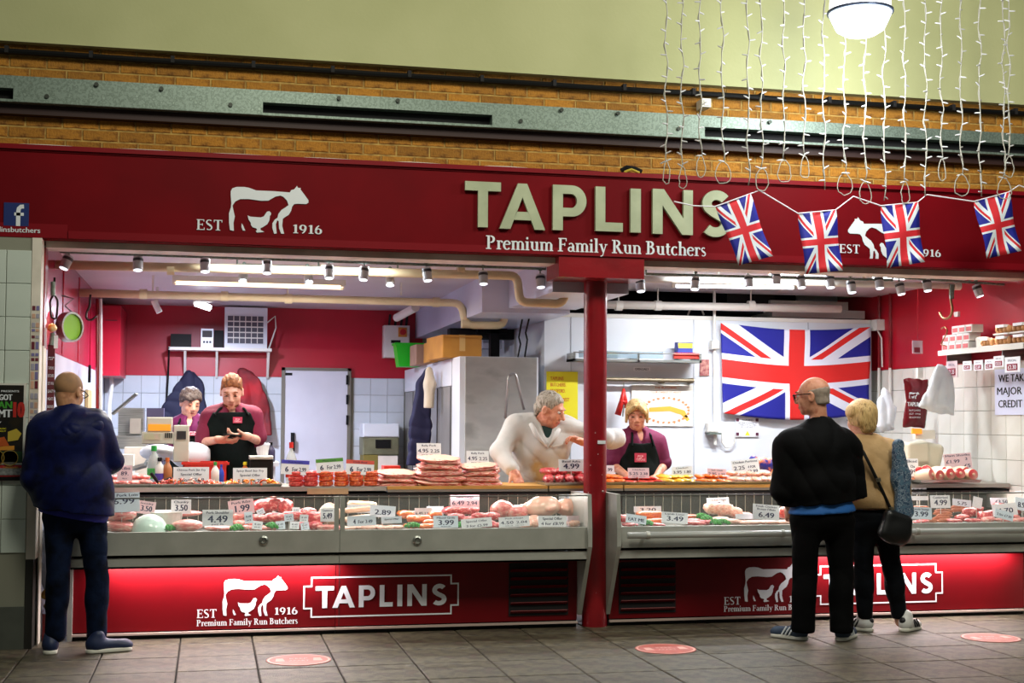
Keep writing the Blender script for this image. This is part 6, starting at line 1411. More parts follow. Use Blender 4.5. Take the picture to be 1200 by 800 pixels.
# narrow maroon banner
a, b = P(54.5, 490, 9.22), P(65, 404, 9.22)
t = empty('maroon_banner', ((a.x + b.x) / 2, 9.21, a.z), 'narrow maroon banner with white lettering hanging behind the left customer', 'banner')
MB().box((a.x, 9.205, a.z - .3), (b.x, 9.215, b.z)).build('banner_cloth', mat('maroon_banner_cloth', '#4e0c16', .5, var='#651420', scale=8), parent=t)
mb = MB(); T = Tf(9.203); xm = (a.x + b.x) / 2
for i, s in enumerate(('TAPLINS', 'BUTCHERS', 'EST 1916', 'QUALITY', 'MEATS', 'BRADFORD')): text_into(mb, s, T, xm, b.z - .16 - .05 * i, .02, (b.x - a.x) * .8)
cow_into(mb, T, a.x + .006, b.z - .10, (b.x - a.x) * .8); mb.build('banner_print', M_vinyl, parent=t)
for lab, x0, x1, y0, y1, m in (('white card pinned to the red jamb above the maroon banner', 52, 55, 408, 384, M_lilac), ('white paper tag hanging above the maroon banner', 63, 68, 408, 393, M_paper)):
    a, b = P(x0, y0, 9.10 if x0 > 60 else 8.99), P(x1, y1, 9.10 if x0 > 60 else 8.99); single(MB().box((a.x, a.y, a.z), (b.x, a.y + .004, b.z)), 'paper_tag', m, lab, 'tag')
single(MB().box(P(103, 448, 11.6), P(107, 428, 11.65)), 'wall_bracket', M_black, 'small black bracket on the left wall above the tiles', 'bracket')
a = P(113, 470, 12.3); single(MB().box((-1.048, 12.1, P(114, 485, 12.3).z), (-1.02, 12.5, P(114, 457, 12.3).z)), 'wooden_board', mat('pale_board', '#b49a6a', .6), 'pale wooden board on the left wall behind the customer', 'board')
t = empty('red_wall_cupboard', (-.95, 13.6, 1.9), 'tall red cupboard high on the left wall near the back corner', 'cupboard')
MB().box((-1.04, 13.3, P(128, 440, 13.3).z), (P(141, 400, 13.3).x, 14.25, P(128, 358, 13.3).z)).build('cabinet', M_redwall, parent=t); q = P(140, 375, 13.3); MB().box((-.98, 13.29, q.z - .006), (q.x - .02, 13.302, q.z)).build('door_gap', M_darkin, parent=t)
t = empty('wall_cable', P(128, 500, 13.8), 'white cable with a blue socket hanging at the back left corner', 'cable')
MB().tube([P(130, 438, 13.8), P(131, 450, 13.8), P(128, 475, 13.8), P(129, 520, 13.8)], .02, 8).build('cable', M_cond, parent=t); q = P(130, 434, 13.75); MB().box((q.x - .05, 13.72, q.z - .04), (q.x + .04, 13.8, q.z + .04)).build('blue_socket', mat('navy_socket', '#20204a', .5), parent=t); MB().tube([q, P(140, 430, 13.8), P(142, 427, 14.0)], .012, 6).build('lead', M_black, parent=t)
for px in (114, 118): single(MB().cyl(P(px, 350, 12.3), P(px, 520, 12.3), .014, n=8), 'wall_conduit', M_redpaint if px == 114 else M_cond, ('red' if px == 114 else 'white') + ' vertical conduit on the left wall', 'conduit')

# poster on the pier
PXr = P(29.8, 500, 8.85).x; zt_, zb_ = P(20, 449, 8.85).z, P(20, 562, 8.85).z
t = empty('event_poster', (PXr - .15, 8.85, zb_), 'dark event poster in a white frame on the tiled pier', 'poster')
MB().box((PXr - .42, 8.838, zb_ + .095), (PXr, 8.856, zt_)).build('frame', M_cond, parent=t)
MB().box((PXr - .41, 8.834, zb_ + .105), (PXr - .012, 8.84, zt_ - .012)).build('sheet', mat('dark_poster_sheet', '#0d0b09', .4, var=['#1d140c', '#0a0a0a', '#241a08'], scale=7), parent=t)
T = Tf(8.8325); zz = zt_
def ptext(s, x, dz, h, w, m):
    mb = MB(); text_into(mb, s, T, PXr - x, zz - dz, h, w, bold=.06); mb.build('lettering', m, parent=t)
M_grn = mat('poster_green', '#3f9a2e', .5); M_rdt = mat('poster_red', '#c2281e', .5)
ptext('TALENT PRESENTS', .14, .055, .012, .20, M_vinyl); ptext("'S GOT", .135, .105, .038, .11, M_vinyl); ptext('CAN', .14, .155, .045, .12, M_grn); ptext('AMT', .14, .21, .05, .12, M_vinyl); ptext('10', .045, .21, .10, .072, M_rdt)
ptext('LIVE SHOW', .18, .245, .010, .08, M_vinyl); ptext('DANCE MUSIC', .16, .285, .010, .10, M_yel); ptext('COMEDY', .15, .30, .009, .08, M_yel)
for (dx, dz, r, c) in ((.165, .46, .045, 'poster_face_red'), (.085, .46, .045, 'poster_face_grey')):
    mb = MB(); mb.lathe([(0, 0), (r, 0)], (PXr - dx, 8.832, zz - dz), 24, M=Matrix.Rotation(math.pi / 2, 3, 'X')); mb.build('round_photo', mat(c, '#4c1512' if 'red' in c else '#6e6a5c', .5, var='#1c1310', scale=18), parent=t)
    MB().lathe([(r, 0), (r + .004, 0)], (PXr - dx, 8.8315, zz - dz), 24, M=Matrix.Rotation(math.pi / 2, 3, 'X')).build('photo_ring', mat('poster_gold', '#a88a3a', .4), parent=t)
for pts, c in (([(.10, .36), (.04, .35), (.02, .31), (.05, .28), (.10, .30)], '#c9b03c'), ([(.20, .40), (.09, .385), (.12, .33), (.19, .345)], '#c2571c'), ([(.17, .415), (.06, .41), (.06, .385), (.15, .39)], '#d9902a')):
    MB().poly([(PXr - a_, zz - b_) for a_, b_ in pts][::-1], T).build('colour_figure', mat('poster_' + c[1:], c, .5), parent=t)
ptext('SATURDAY', .19, .525, .012, .10, MATS['poster_gold']); ptext('7 PM DOORS', .08, .525, .012, .09, MATS['poster_gold'])
MB().box((PXr - .41, 8.832, zb_ + .11), (PXr - .012, 8.8335, zb_ + .175)).build('green_band', mat('dark_green_band', '#12401a', .5), parent=t); ptext('BOOK NOW TICKETS', .14, (zz - zb_) - .15, .012, .20, M_vinyl)
a_ = zb_ + .09
t = empty('notice_strip', (PXr - .2, 8.85, zb_), 'grey and red notice strip fixed under the event poster', 'sign')
MB().box((PXr - .42, 8.84, zb_ + .0), (PXr + .004, 8.856, a_)).build('strip', mat('strip_red', '#a81c22', .5), parent=t); MB().box((PXr - .42, 8.836, zb_ + .03), (PXr + .002, 8.841, a_ - .018)).build('grey_panel', mat('speckled_grey_print', '#9a9c9c', .5, var='#6a6c6e', scale=60), parent=t); MB().box((PXr - .42, 8.834, zb_ - .004), (PXr + .006, 8.841, zb_ + .02)).build('black_edge', M_black, parent=t)
# bags and produce standing in the gap by the pier
t = empty('clear_sack', (-.98, 9.3, .25), 'clear plastic sack of yellow vegetables in the gap behind the left customer', 'sack')
V_ = Vol((-1.15, 9.1, .1), (-.8, 9.5, 1.0), .01); V_.ell((-.98, 9.28, .62), (.075, .10, .17), None, .03); V_.ell((-.97, 9.28, .42), (.08, .1, .15), None, .05); V_.wrinkle(.012, 30, 14, 2); vol_obj('sack_film', V_, mat('milky_plastic_film', '#b8b6b4', .3, alpha=.75), t)
for i, (x, z) in enumerate(((-1.0, .30), (-.96, .36), (-.985, .22), (-.95, .26))):
    inst('vegetable', MB().lathe([(0, -.05), (.025, -.04), (.035, 0), (.025, .04), (0, .055)], (0, 0, 0), 10).mesh('vegetable', mat('yellow_vegetable', '#b59a22', .5, var='#9a6a2a', scale=9), smooth=True), (x, 9.2, z), t, rot=(.6 * i, .9, .3))
single(MB().box((-1.03, 9.18, 0), (-.93, 9.5, .17)), 'red_crate', M_redpaint, 'dark red crate under the clear sack by the pier', 'crate')

# counter-top equipment on the left
def up(px, py, Y): return P(px, py, Y)
a, b = P(166, 521, 10.0), P(201, 488, 10.0)
t = empty('till_scale', (P(195, 540, 10.05).x, 10.05, WT), 'beige shop scale with amber display in front of the grey-brown haired woman', 'scale')
MB().cham((P(172, 510, 10.0).x, 9.96, P(180, 520, 10.0).z), (P(202, 510, 10.0).x, 10.06, P(180, 488.5, 10.0).z), .008).build('display_head', M_beige, parent=t)
q0, q1 = P(173.5, 504.5, 9.95), P(200, 497, 9.95); MB().box((q0.x, 9.950, q0.z), (q1.x, 9.962, q1.z)).build('amber_display', mat('amber_panel', '#e8942c', .4, emit=.5), parent=t)
MB().cham((P(166, 510, 9.99).x, 9.955, P(180, 520, 9.99).z), (P(222, 510, 9.99).x, 10.09, P(200, 506, 9.99).z), .006).build('lower_housing', M_beige, parent=t)
q0, q1 = P(169, 515, 9.94), P(188, 508, 9.94); MB().box((q0.x, 9.948, q0.z), (q1.x, 9.957, q1.z)).build('printed_label', mat('pink_green_label', '#c9a79a', .5, var='#a9b98a', scale=9), parent=t)
for i in range(4): q = P(194 + i * 2.3, 510, 9.94); MB().box((q.x - .004, 9.948, q.z - .018), (q.x + .004, 9.957, q.z + .018)).build('slot', M_darkin, parent=t)
MB().cham((P(203, 541, 9.98).x, 9.95, P(210, 541, 9.98).z), (P(221, 541, 9.98).x, 10.05, P(210, 498, 9.98).z), .006).build('printer_column', M_beige, parent=t)
q0, q1 = P(207, 514.5, 9.94), P(218, 505, 9.94); MB().box((q0.x, 9.944, q0.z), (q1.x, 9.952, q1.z)).build('receipt_window', M_darkin, parent=t)
V_ = Vol(P(165, 552, 10.2) - vec(0, .3, 0), P(245, 515, 10.2) + vec(0, .3, .05), .01); V_.ell(P(225, 534, 10.2), (.15, .12, .10), None, .04); V_.ell(P(185, 530, 10.2), (.13, .12, .06), None, .04); vol_obj('curved_base', V_, M_white, t)
# steel equipment behind
t = empty('steel_stand', (P(145, 540, 11.5).x, 11.5, 0), 'grey steel preparation stand with shelves by the left wall', 'stand')
for (x0, y0, x1, y1, Y, d, m) in ((138, 515, 168, 478, 11.6, .3, M_steel), (132, 526, 172, 511, 11.3, .4, M_steel), (145, 560, 172, 524, 11.1, .3, M_cream), (152, 508, 165, 490, 11.55, .04, M_wtop)):
    MB().box(P(x0, y0, Y), P(x1, y1, Y) + vec(0, d, 0)).build('steel_box', m, parent=t)
MB().box((P(132, 560, 11.5).x, 11.4, 0), (P(172, 560, 11.5).x, 11.8, P(150, 558, 11.5).z)).build('stand_base', M_white, parent=t)
t = empty('slicer', P(150, 500, 10.6), 'meat slicer with tilted steel carriage standing behind the left customer', 'slicer')
c = P(146, 486, 10.6); MB().box((-.115, -.12, -.008), (.115, .12, .008), M=Matrix.Rotation(R(-42), 3, 'Y')).build('tmp', M_steel).location = c
bpy.data.objects['tmp'].parent = t; bpy.data.objects['tmp'].location = c - t.location; bpy.data.objects['tmp'].name = 'carriage_plate'
MB().box(P(128, 556, 10.6), P(158, 532, 10.8)).build('slicer_base', M_cream, parent=t); MB().tube([P(132, 556, 10.5), P(170, 545, 10.5), P(178, 532, 10.5)], .02, 8).build('guard_rail', M_steel, parent=t)
MB().box((P(130, 556, 10.6).x, 10.45, .0), (P(160, 556, 10.6).x, 10.9, P(140, 556, 10.6).z)).build('slicer_stand', M_white, parent=t)
q = P(174, 520, 11.9); 
single(MB().box((P(172, 500, 12.5).x, 12.4, P(170, 493, 12.5).z - .5), (P(192, 500, 12.5).x, 12.6, P(170, 478, 12.5).z)), 'wall_dispenser', mat('dusky_purple_plastic', '#4a4560', .5), 'dark purple-grey dispenser on the wall behind the till scale', 'dispenser')
def bottle(lab, px, pyb, pyt, Y, r, mb_, mc, z0=None, lab_m=None, name='bottle'):
    q = P(px, pyb, Y); zt = P(px, pyt, Y).z; z0 = q.z if z0 is None else z0; h = zt - z0; t = empty(name, (q.x, Y, z0), lab, 'bottle'); c = vec(q.x, Y, z0)
    MB().lathe([(0, 0), (r, .0), (r, h * .58), (r * .75, h * .70), (r * .35, h * .80), (r * .32, h * .88), (0, h * .88)], c, 14).build('bottle_body', mb_, parent=t, smooth=True)
    MB().lathe([(0, h * .86), (r * .42, h * .86), (r * .42, h), (0, h)], c, 12).build('cap', mc, parent=t)
    if lab_m: MB().lathe([(r * 1.02, h * .15), (r * 1.02, h * .42)], c, 14).build('label_band', lab_m, parent=t)
M_clr = mat('clear_bottle', '#cfd8d0', .1, alpha=.5); M_gcap = mat('green_cap', '#1f9a3c', .5)
M_purp = mat('purple_bottle', '#4a3a9a', .5); M_orb = mat('orange_brown_bottle', '#a86a3c', .5)
bottle('clear spray bottle with green top near the till scale', 180, 556, 522, 9.75, .045, M_clr, M_gcap, WT, mat('green_label', '#3aa04a', .5))
bottle('squat bottle with a purple label beside the green-topped bottle', 187, 553, 536, 9.72, .034, M_cond, M_black, WT, M_purp)
bottle('small orange-brown jar next to the purple-labelled bottle', 196, 553, 536, 9.72, .033, M_orb, mat('orange_cap', '#c8692a', .5), WT)
bottle('clear plastic bottle with red cap in front of the back door', 341, 556, 518, 9.8, .038, M_clr, mat('red_cap', '#c8231c', .5), WT, mat('red_label', '#c4301f', .5))
bottle('dark purple bottle by the white tub right of the ginger man', 317, 541, 518, 10.7, .035, mat('dark_purple_bottle', '#2b2440', .5), M_black)
bottle('blue bottle standing in the red crate', 259, 565, 544, 9.72, .020, mat('royal_blue_bottle', '#1c3aa8', .4), M_blu, WT)
bottle('squeezy bottle with bright green cap and white body beside the blue bottle', 252, 565, 541, 9.66, .028, M_cond, M_gcap, WT)
bottle('small yellow-lidded jar in front of the black card machine', 287, 556, 541, 9.75, .032, mat('red_yellow_jar', '#c96a1c', .5), M_yel, WT)
t = empty('red_crate', P(240, 560, 9.95), 'bright red plastic crate on the worktop in front of the ginger man', 'crate')
a, b = P(214, 564, 9.9), P(267, 541, 9.9)
MB().box((a.x, 9.88, WT + .001), (b.x, 9.89, b.z)).box((a.x, 10.1, WT + .001), (b.x, 10.11, b.z)).box((a.x, 9.88, WT + .001), (a.x + .01, 10.11, b.z)).box((b.x - .01, 9.88, WT + .001), (b.x, 10.11, b.z)).box((a.x, 9.88, WT + .001), (b.x, 10.11, WT + .01)).build('crate_shell', mat('bright_red_plastic', '#d32a1c', .45), parent=t); MB().box((a.x - .01, 9.87, b.z - .02), (b.x + .01, 9.88, b.z)).build('crate_rim', MATS['bright_red_plastic'], parent=t)
MB().box((a.x, 9.86, WT - .1), (b.x, 10.2, WT)).build('crate_support', M_white, parent=t)
t = empty('card_machine', (P(307, 550, 9.75).x, 9.75, WT), 'black card machine with grey tray between the stir-fry trays', 'card machine')
MB().cham((P(293, 560, 9.7).x, 9.68, WT), (P(320, 560, 9.7).x, 9.82, P(300, 538, 9.7).z), .01).build('housing', M_black, parent=t); MB().cham((P(292, 540, 9.7).x, 9.66, P(300, 538, 9.7).z), (P(320, 540, 9.7).x, 9.84, P(300, 534, 9.7).z), .006).build('grey_top', M_case, parent=t)
single(MB().box((P(296, 541, 10.7).x, 10.55, P(306, 541, 10.7).z - .03), (P(326, 541, 10.7).x, 10.95, P(306, 541, 10.7).z)).box((P(300, 541, 10.7).x, 10.6, 0), (P(322, 541, 10.7).x, 10.9, P(306, 541, 10.7).z - .03)), 'side_cabinet', M_white, 'white side cabinet under the white tub behind the card machine', 'cabinet')
t = empty('white_tub', P(306, 540, 10.7), 'white plastic tub with lid standing on the side cabinet', 'tub')
c = P(306, 541, 10.7); MB().lathe([(0, 0), (.055, 0), (.066, .13), (0, .13)], c, 18).build('tub_body', M_cond, parent=t); MB().lathe([(0, .13), (.07, .13), (.07, .145), (0, .145)], c, 18).build('lid', M_vinyl, parent=t)
# cling film box + bin at the back
a, b = P(425, 496, 14.0), P(467, 512, 14.0)
t = empty('paper_dispenser', ((a.x + b.x) / 2, 14.05, P(440, 535, 14.0).z), 'white and olive paper towel dispenser on the back tiles', 'dispenser')
MB().cham((a.x, 13.95, b.z), (b.x, 14.3, a.z), .01).build('upper_cover', M_white, parent=t); z_ = P(440, 533, 14.0).z; MB().cham((a.x, 13.95, z_), (b.x, 14.3, b.z - .005), .01).build('window', mat('olive_window', '#7a7a5e', .4, var='#5c5c46', scale=5), parent=t)
MB().box(P(440, 525, 13.94), P(458, 515, 13.945)).build('window_print', M_black, parent=t)
for pts, lab, m in (((426, 545, 443, 533), 'olive yellow box below the paper dispenser', mat('olive_box', '#7c7030', .6)), ((443, 548, 466, 534), 'pale box below the paper dispenser', M_cream)):
    a, b = P(pts[0], pts[1], 13.9), P(pts[2], pts[3], 13.9); single(MB().box((a.x, 13.9, 0), (b.x, 14.25, b.z)), 'storage_box', m, lab, 'box')
# blue and orange carrier behind the right trays
t = empty('snack_packet', P(893, 562, 9.8), 'blue and orange carrier packet behind the chicken portions', 'packet')
V_ = Vol(P(872, 566, 9.8) - vec(.03, .12, .02), P(904, 530, 9.8) + vec(.05, .12, .05), .009); V_.cap(P(882, 540, 9.8), P(898, 545, 9.8), .035, .05, k=.03); V_.cap(P(898, 545, 9.8), P(898, 560, 9.8), .05, .04, k=.03); V_.wrinkle(.009, 30, 22, 3); vol_obj('packet_film', V_, mat('blue_orange_film', '#20288c', .35, var=['#20288c', '#d9702c', '#e6e6ea'], scale=13), t)

# ================================================================ MEAT, TRAYS AND PRICE CARDS
M_pork = mat('fresh_pork', '#d65f5e', .32, var=['#e8837c', '#ec9088', '#f2bfae'], scale=2.2, bump=.6, bscale=5, lo=.32, hi=.62, coat=.3, sss=.05, detail=5)
M_beef = mat('red_beef', '#b0202c', .3, var=['#c8343c', '#cf4a4c', '#e8a498'], scale=2.6, bump=.6, bscale=5, lo=.38, hi=.64, coat=.35, sss=.05, detail=5)
M_belly = mat('belly_pork', '#d9655c', .35, coat=.3, sss=.05, bump=.5, bscale=5)
def layers(m):                        # fat and lean run in layers through the slab
    nt = m.node_tree; b = nt.nodes['Principled BSDF']; tc = nt.nodes.new('ShaderNodeTexCoord'); sp = nt.nodes.new('ShaderNodeSeparateXYZ'); nt.links.new(tc.outputs['Object'], sp.inputs[0])
    n = nt.nodes.new('ShaderNodeTexNoise'); n.inputs['Scale'].default_value = 3.5; n.inputs['Detail'].default_value = 4; nt.links.new(tc.outputs['Object'], n.inputs['Vector'])
    k = nt.nodes.new('ShaderNodeMath'); k.operation = 'MULTIPLY_ADD'; k.inputs[1].default_value = 1.1; k.inputs[2].default_value = -.55; nt.links.new(n.outputs['Fac'], k.inputs[0])
    z = nt.nodes.new('ShaderNodeMath'); z.operation = 'MULTIPLY_ADD'; z.inputs[1].default_value = .5; nt.links.new(sp.outputs[2], z.inputs[0]); nt.links.new(k.outputs[0], z.inputs[2])
    r = nt.nodes.new('ShaderNodeValToRGB'); cr = r.color_ramp; nt.links.new(z.outputs[0], r.inputs[0]); cr.elements[0].position = .12; cr.elements[0].color = srgb('#efc0a4'); cr.elements[1].position = .98; cr.elements[1].color = srgb('#f0bfa6')
    for p, c in ((.22, '#cf4a48'), (.38, '#e8948a'), (.48, '#f3c8b4'), (.56, '#c8403f'), (.72, '#dd6a62'), (.82, '#f2c4ac')): e = cr.elements.new(p); e.color = srgb(c)
    nt.links.new(r.outputs[0], b.inputs['Base Color'])
layers(M_belly)
M_chick = mat('raw_chicken', '#e8a08c', .33, var=['#f0b8a0', '#f3cdb6', '#e59684'], scale=2.6, bump=.6, bscale=5, coat=.35, sss=.08)
M_orng = mat('orange_marinade', '#e2671c', .3, var=['#d24f14', '#ee8a2c', '#c8431a'], scale=3.4, coat=.5)
M_redm = mat('red_marinade', '#cf2a1f', .3, var=['#b51c18', '#e2503a', '#d43a26'], scale=3.4, coat=.5)
M_yelm = mat('yellow_marinade', '#e0a41c', .3, var=['#efbd30', '#cf7f18'], scale=3, coat=.5)
M_ptty = mat('red_burger_mix', '#d8342f', .35, var=['#c2231f', '#ee6a5c'], scale=40, coat=.4, bump=.6, bscale=60)
M_ptto = mat('orange_burger_mix', '#d9501c', .35, var=['#bf3f14', '#ee7a3a'], scale=40, coat=.4, bump=.6, bscale=60)
M_saus = mat('sausage_skin', '#c8744e', .3, var=['#b5603e', '#d98c64'], scale=3, coat=.4)
M_fatw = mat('pale_fat', '#f2d2b8', .4, var='#e8bfa2', scale=2.5, coat=.2)
M_parsl = mat('parsley_green', '#2f9a2a', .6, var='#1c6a1c', scale=30)
FOODM = dict(pork=M_pork, beef=M_beef, belly=M_belly, chick=M_chick, orng=M_orng, redm=M_redm, yelm=M_yelm, saus=M_saus, fat=M_fatw)
_fm = {}
def blob(kind, e=1.0, amp=.12, f=2.2, seed=0, sub=2):      # irregular lump, unit half-sizes, base at z = 0
    key = (kind, e, amp, f, seed, sub)
    if key in _fm: return _fm[key]
    bm = bmesh.new(); bmesh.ops.create_icosphere(bm, subdivisions=sub, radius=1)
    for v in bm.verts:
        p = v.co.copy(); n = noise.noise(p * f + Vector((seed * 7.3, seed, 2))) * amp + noise.noise(p * f * 2.6 + Vector((seed, 3, seed * 5))) * amp * .5
        q = Vector([math.copysign(abs(c) ** e, c) for c in p]); v.co = q * (1 + n); v.co.z += 1
    me = bpy.data.meshes.new(kind + '_piece'); bm.to_mesh(me); bm.free(); me.materials.append(FOODM[kind]); me.polygons.foreach_set('use_smooth', [True] * len(me.polygons)); _fm[key] = me; return me
def sausage_mesh(n=9, bend=.25):
    if ('s', bend) in _fm: return _fm[('s', bend)]
    mb = MB(); mb.tube([(-1 + 2 * i / (n - 1), bend * math.cos(math.pi * (i / (n - 1) - .5)) - bend * .5, .16) for i in range(n)], [.04, .12] + [.16] * (n - 4) + [.12, .04], 10); me = mb.mesh('sausage', M_saus, smooth=True); _fm[('s', bend)] = me; return me
def food(name, me, x, y, z, sc, rot, label, cat, group): return tag(inst(name, me, (x, y, z), None, rot, sc), label, cat, group)
ORD = ['first', 'second', 'third', 'fourth', 'fifth', 'sixth', 'seventh', 'eighth', 'ninth', 'tenth', 'eleventh', 'twelfth']
def tray(px0, px1, Y, d, lab, z=None, m=M_steel, h=.022, flare=.012):
    z = WT if z is None else z; x0, x1 = P(px0, 570, Y).x, P(px1, 570, Y).x; t = empty('meat_tray', ((x0 + x1) / 2, Y + d / 2, z), lab, 'tray')
    mb = MB().box((x0, Y, z + .001), (x1, Y + d, z + .005))
    for a, b in (((x0, Y), (x1, Y)), ((x1, Y), (x1, Y + d)), ((x1, Y + d), (x0, Y + d)), ((x0, Y + d), (x0, Y))):
        c = vec((x0 + x1) / 2, Y + d / 2, 0); A, B = vec(*a, z), vec(*b, z); o = lambda v, k: v + Vector((math.copysign(k, v.x - c.x), math.copysign(k, v.y - c.y), 0))
        mb.add([A, B, o(B, flare) + vec(0, 0, h), o(A, flare) + vec(0, 0, h), o(A, .004), o(B, .004), o(B, flare + .006) + vec(0, 0, h), o(A, flare + .006) + vec(0, 0, h)], [(0, 1, 2, 3), (5, 4, 7, 6), (3, 2, 6, 7)])
    mb.build('tray_shell', m, parent=t); return x0, x1, z + .006
def pile(name, kind, px0, px1, Y, rows, what, cat, where, seed=0, z=None, e=1, amp=.3, jit=.35, dy=.07):
    # rows: list of (count, half length x, half depth y, half height) from the bottom up
    z = WT + .006 if z is None else z; x0, x1 = P(px0, 570, Y).x, P(px1, 570, Y).x; r_ = random.Random(seed + 11)
    for j, (n, sx, sy, sz) in enumerate(rows):
        for i in range(n):
            u = (i + .5) / n; x = x0 + (x1 - x0) * (.5 + (u - .5) * (1 - .08 * j)); back = j % 2
            me = blob(kind, e, amp, 2.2, (i + j * 3 + seed) % 3)
            rowname = ('bottom row' if j == 0 else 'top row' if j == len(rows) - 1 else 'middle row') if len(rows) > 1 else 'row'
            food(name, me, x, Y + sy + dy * back + r_.uniform(0, .02), z, (sx * r_.uniform(.9, 1.1), sy, sz * r_.uniform(.88, 1.1)), (r_.uniform(-.06, .06), r_.uniform(-.12, .12), r_.uniform(-jit, jit)), f'{ORD[i]} {what} from the left, {rowname} {where}', cat, f'{what}s {where}')
        z += sz * 1.65
def strips(parent_label, px0, px1, Y, d, mats_, n, seed, z=None, L=.05, group=None, hh=.04):
    z = WT + .008 if z is None else z; x0, x1 = P(px0, 570, Y).x + .015, P(px1, 570, Y).x - .015; r_ = random.Random(seed); mb = MB()
    for i in range(n):
        x = r_.uniform(x0, x1); y = r_.uniform(Y + .01, Y + d - .02); u = abs((x - x0) / (x1 - x0) - .5) * 2; zz = z + r_.uniform(0, hh) * (1 - u ** 3); a = r_.uniform(0, 6.28); l = r_.uniform(.5, 1) * L
        mb.tube([(x, y, zz), (x + l * .5 * math.cos(a), y + l * .5 * math.sin(a), zz + r_.uniform(0, .014)), (x + l * math.cos(a), y + l * math.sin(a), zz)], [.004, .0075, .004], 5, mi=r_.randrange(len(mats_)))
    return tag(mb.build('stir_fry', mats_, smooth=True), parent_label, 'stir fry', kind='stuff')
# --- worktop, left to right
tray(126, 174, 9.33, .26, 'steel tray of pale pink pork ribs beside the left customer')
pile('rib_slice', 'pork', 130, 173, 9.34, [(5, .045, .09, .022), (4, .045, .08, .02)], 'pink rib slice', 'pork rib', 'beside the left customer', 1)
tray(178, 260, 9.33, .26, 'steel tray of red shredded stir-fry')
strips('red-orange shredded stir-fry heaped in the steel tray', 179, 259, 9.33, .25, [M_redm, M_orng, M_pork], 420, 3)
tray(263, 328, 9.33, .26, 'steel tray of orange stir-fry strips, left of the burger stacks')
strips('orange stir-fry strips heaped in the tray left of the burger stacks', 264, 327, 9.33, .25, [M_orng, M_yelm, M_orng], 330, 5)
t = empty('spatula', P(180, 556, 9.45), 'black-handled spatula standing in the red stir-fry tray', 'spatula')
MB().tube([P(177, 554, 9.42), P(183, 562, 9.42), P(187, 568, 9.42)], [.012, .011, .006], 8).build('handle', M_black, parent=t); MB().tube([P(186, 565, 9.40), P(200, 561, 9.42), P(203, 566, 9.42)], [.006, .016, .010], 8).build('blade', M_black, parent=t)
pm = {}
for k, m in (('red', M_ptty), ('orange', M_ptto)):
    mb = MB(); prof = [(0, 0), (.036, 0), (.045, .006), (.046, .017), (.043, .020), (.046, .024), (.045, .034), (.036, .040), (0, .040)]; mb.lathe([(r, z * .86) for r, z in prof], (0, 0, 0), 16)
    for i, v in enumerate(mb.v): v *= 1 + .06 * noise.noise(v * 60)
    pm[k] = mb.mesh('burger', m, smooth=True)
for i, (px, k) in enumerate(((346, 'red'), (363.5, 'red'), (381, 'orange'), (399, 'orange'), (416.5, 'orange'), (434, 'orange'))):
    for row, Y in enumerate((9.36, 9.47)):
        for j in range(3):
            q = P(px + 2 * row, 570, Y); food('burger', pm[k], q.x + rnd.uniform(-.003, .003), Y + rnd.uniform(-.003, .003), WT + .034 * j, 1, (0, 0, rnd.uniform(0, 6)), f'{k} burger, {("bottom", "middle", "top")[j]} of the {ORD[i]} stack from the left, {("front", "back")[row]} line', 'burger', f'{k} burgers stacked on the worktop')
def slabs(px0, px1, Y, n, where, seed, th=.042, d=.16):
    x0, x1 = P(px0, 570, Y).x, P(px1, 570, Y).x; z = WT + .001
    for j in range(n):
        me = blob('belly', .62, .30, 1.3, (seed + j) % 4, sub=3); w = (x1 - x0) / 2 * (1 - .035 * j)
        food('belly_slice', me, (x0 + x1) / 2 + rnd.uniform(-.012, .012), Y + d / 2, z, (w, d / 2, th * .5), (R(12), rnd.uniform(-.06, .06), rnd.uniform(-.08, .08)), f'{ORD[j]} belly pork slab from the bottom of the {where}', 'belly pork', f'belly pork slabs in the {where}'); z += th * .93
slabs(443, 491, 9.34, 3, 'low pile at the left', 2, .036)
slabs(488, 545, 9.33, 5, 'tallest pile', 0, .043); slabs(540, 588, 9.36, 4, 'pile right of the tallest pile', 5, .040)
tag(MB().box(P(450, 563, 9.6), P(466, 545, 9.75)).box((P(450, 563, 9.6).x, 9.6, WT), (P(466, 563, 9.6).x, 9.75, WT + .05)).build('red_carton', M_rdp), 'red carton on the worktop behind the low pile of belly pork', 'carton')
tray(640, 684, 9.31, .25, 'steel tray under the beef ribs beside the pillar')
pile('beef_rib', 'beef', 641, 690, 9.33, [(4, .037, .10, .034), (3, .048, .10, .032)], 'marbled beef rib', 'beef rib', 'in the tray beside the pillar', 2, e=.75)
for a, b, kind, what, where, rows, s in ((708, 736, 'orng', 'orange chicken piece', 'right of the pillar', [(4, .042, .10, .018), (3, .045, .09, .018)], 4), (738, 777, 'redm', 'red marinated strip', 'in front of the blonde staff woman', [(6, .030, .11, .014), (5, .032, .10, .013)], 5),
    (780, 820, 'yelm', 'yellow marinated chicken piece', 'in the middle tray', [(5, .040, .10, .018), (4, .042, .09, .017)], 6), (823, 859, 'orng', 'orange chicken fillet', 'in the tray before the chicken portions', [(5, .036, .10, .018), (4, .040, .09, .017)], 7)):
    tray(a, b, 9.33, .25, f'low steel tray holding {what}s {where}'); pile('chicken_piece', kind, a + 1, b - 1, 9.34, rows, what, 'marinated meat', where, s)
tray(861, 912, 9.33, .25, 'steel tray of pale chicken portions left of the man in black')
pile('chicken_portion', 'chick', 862, 912, 9.34, [(6, .042, .10, .026), (5, .045, .09, .025)], 'pale chicken portion', 'chicken', 'left of the man in black', 8)
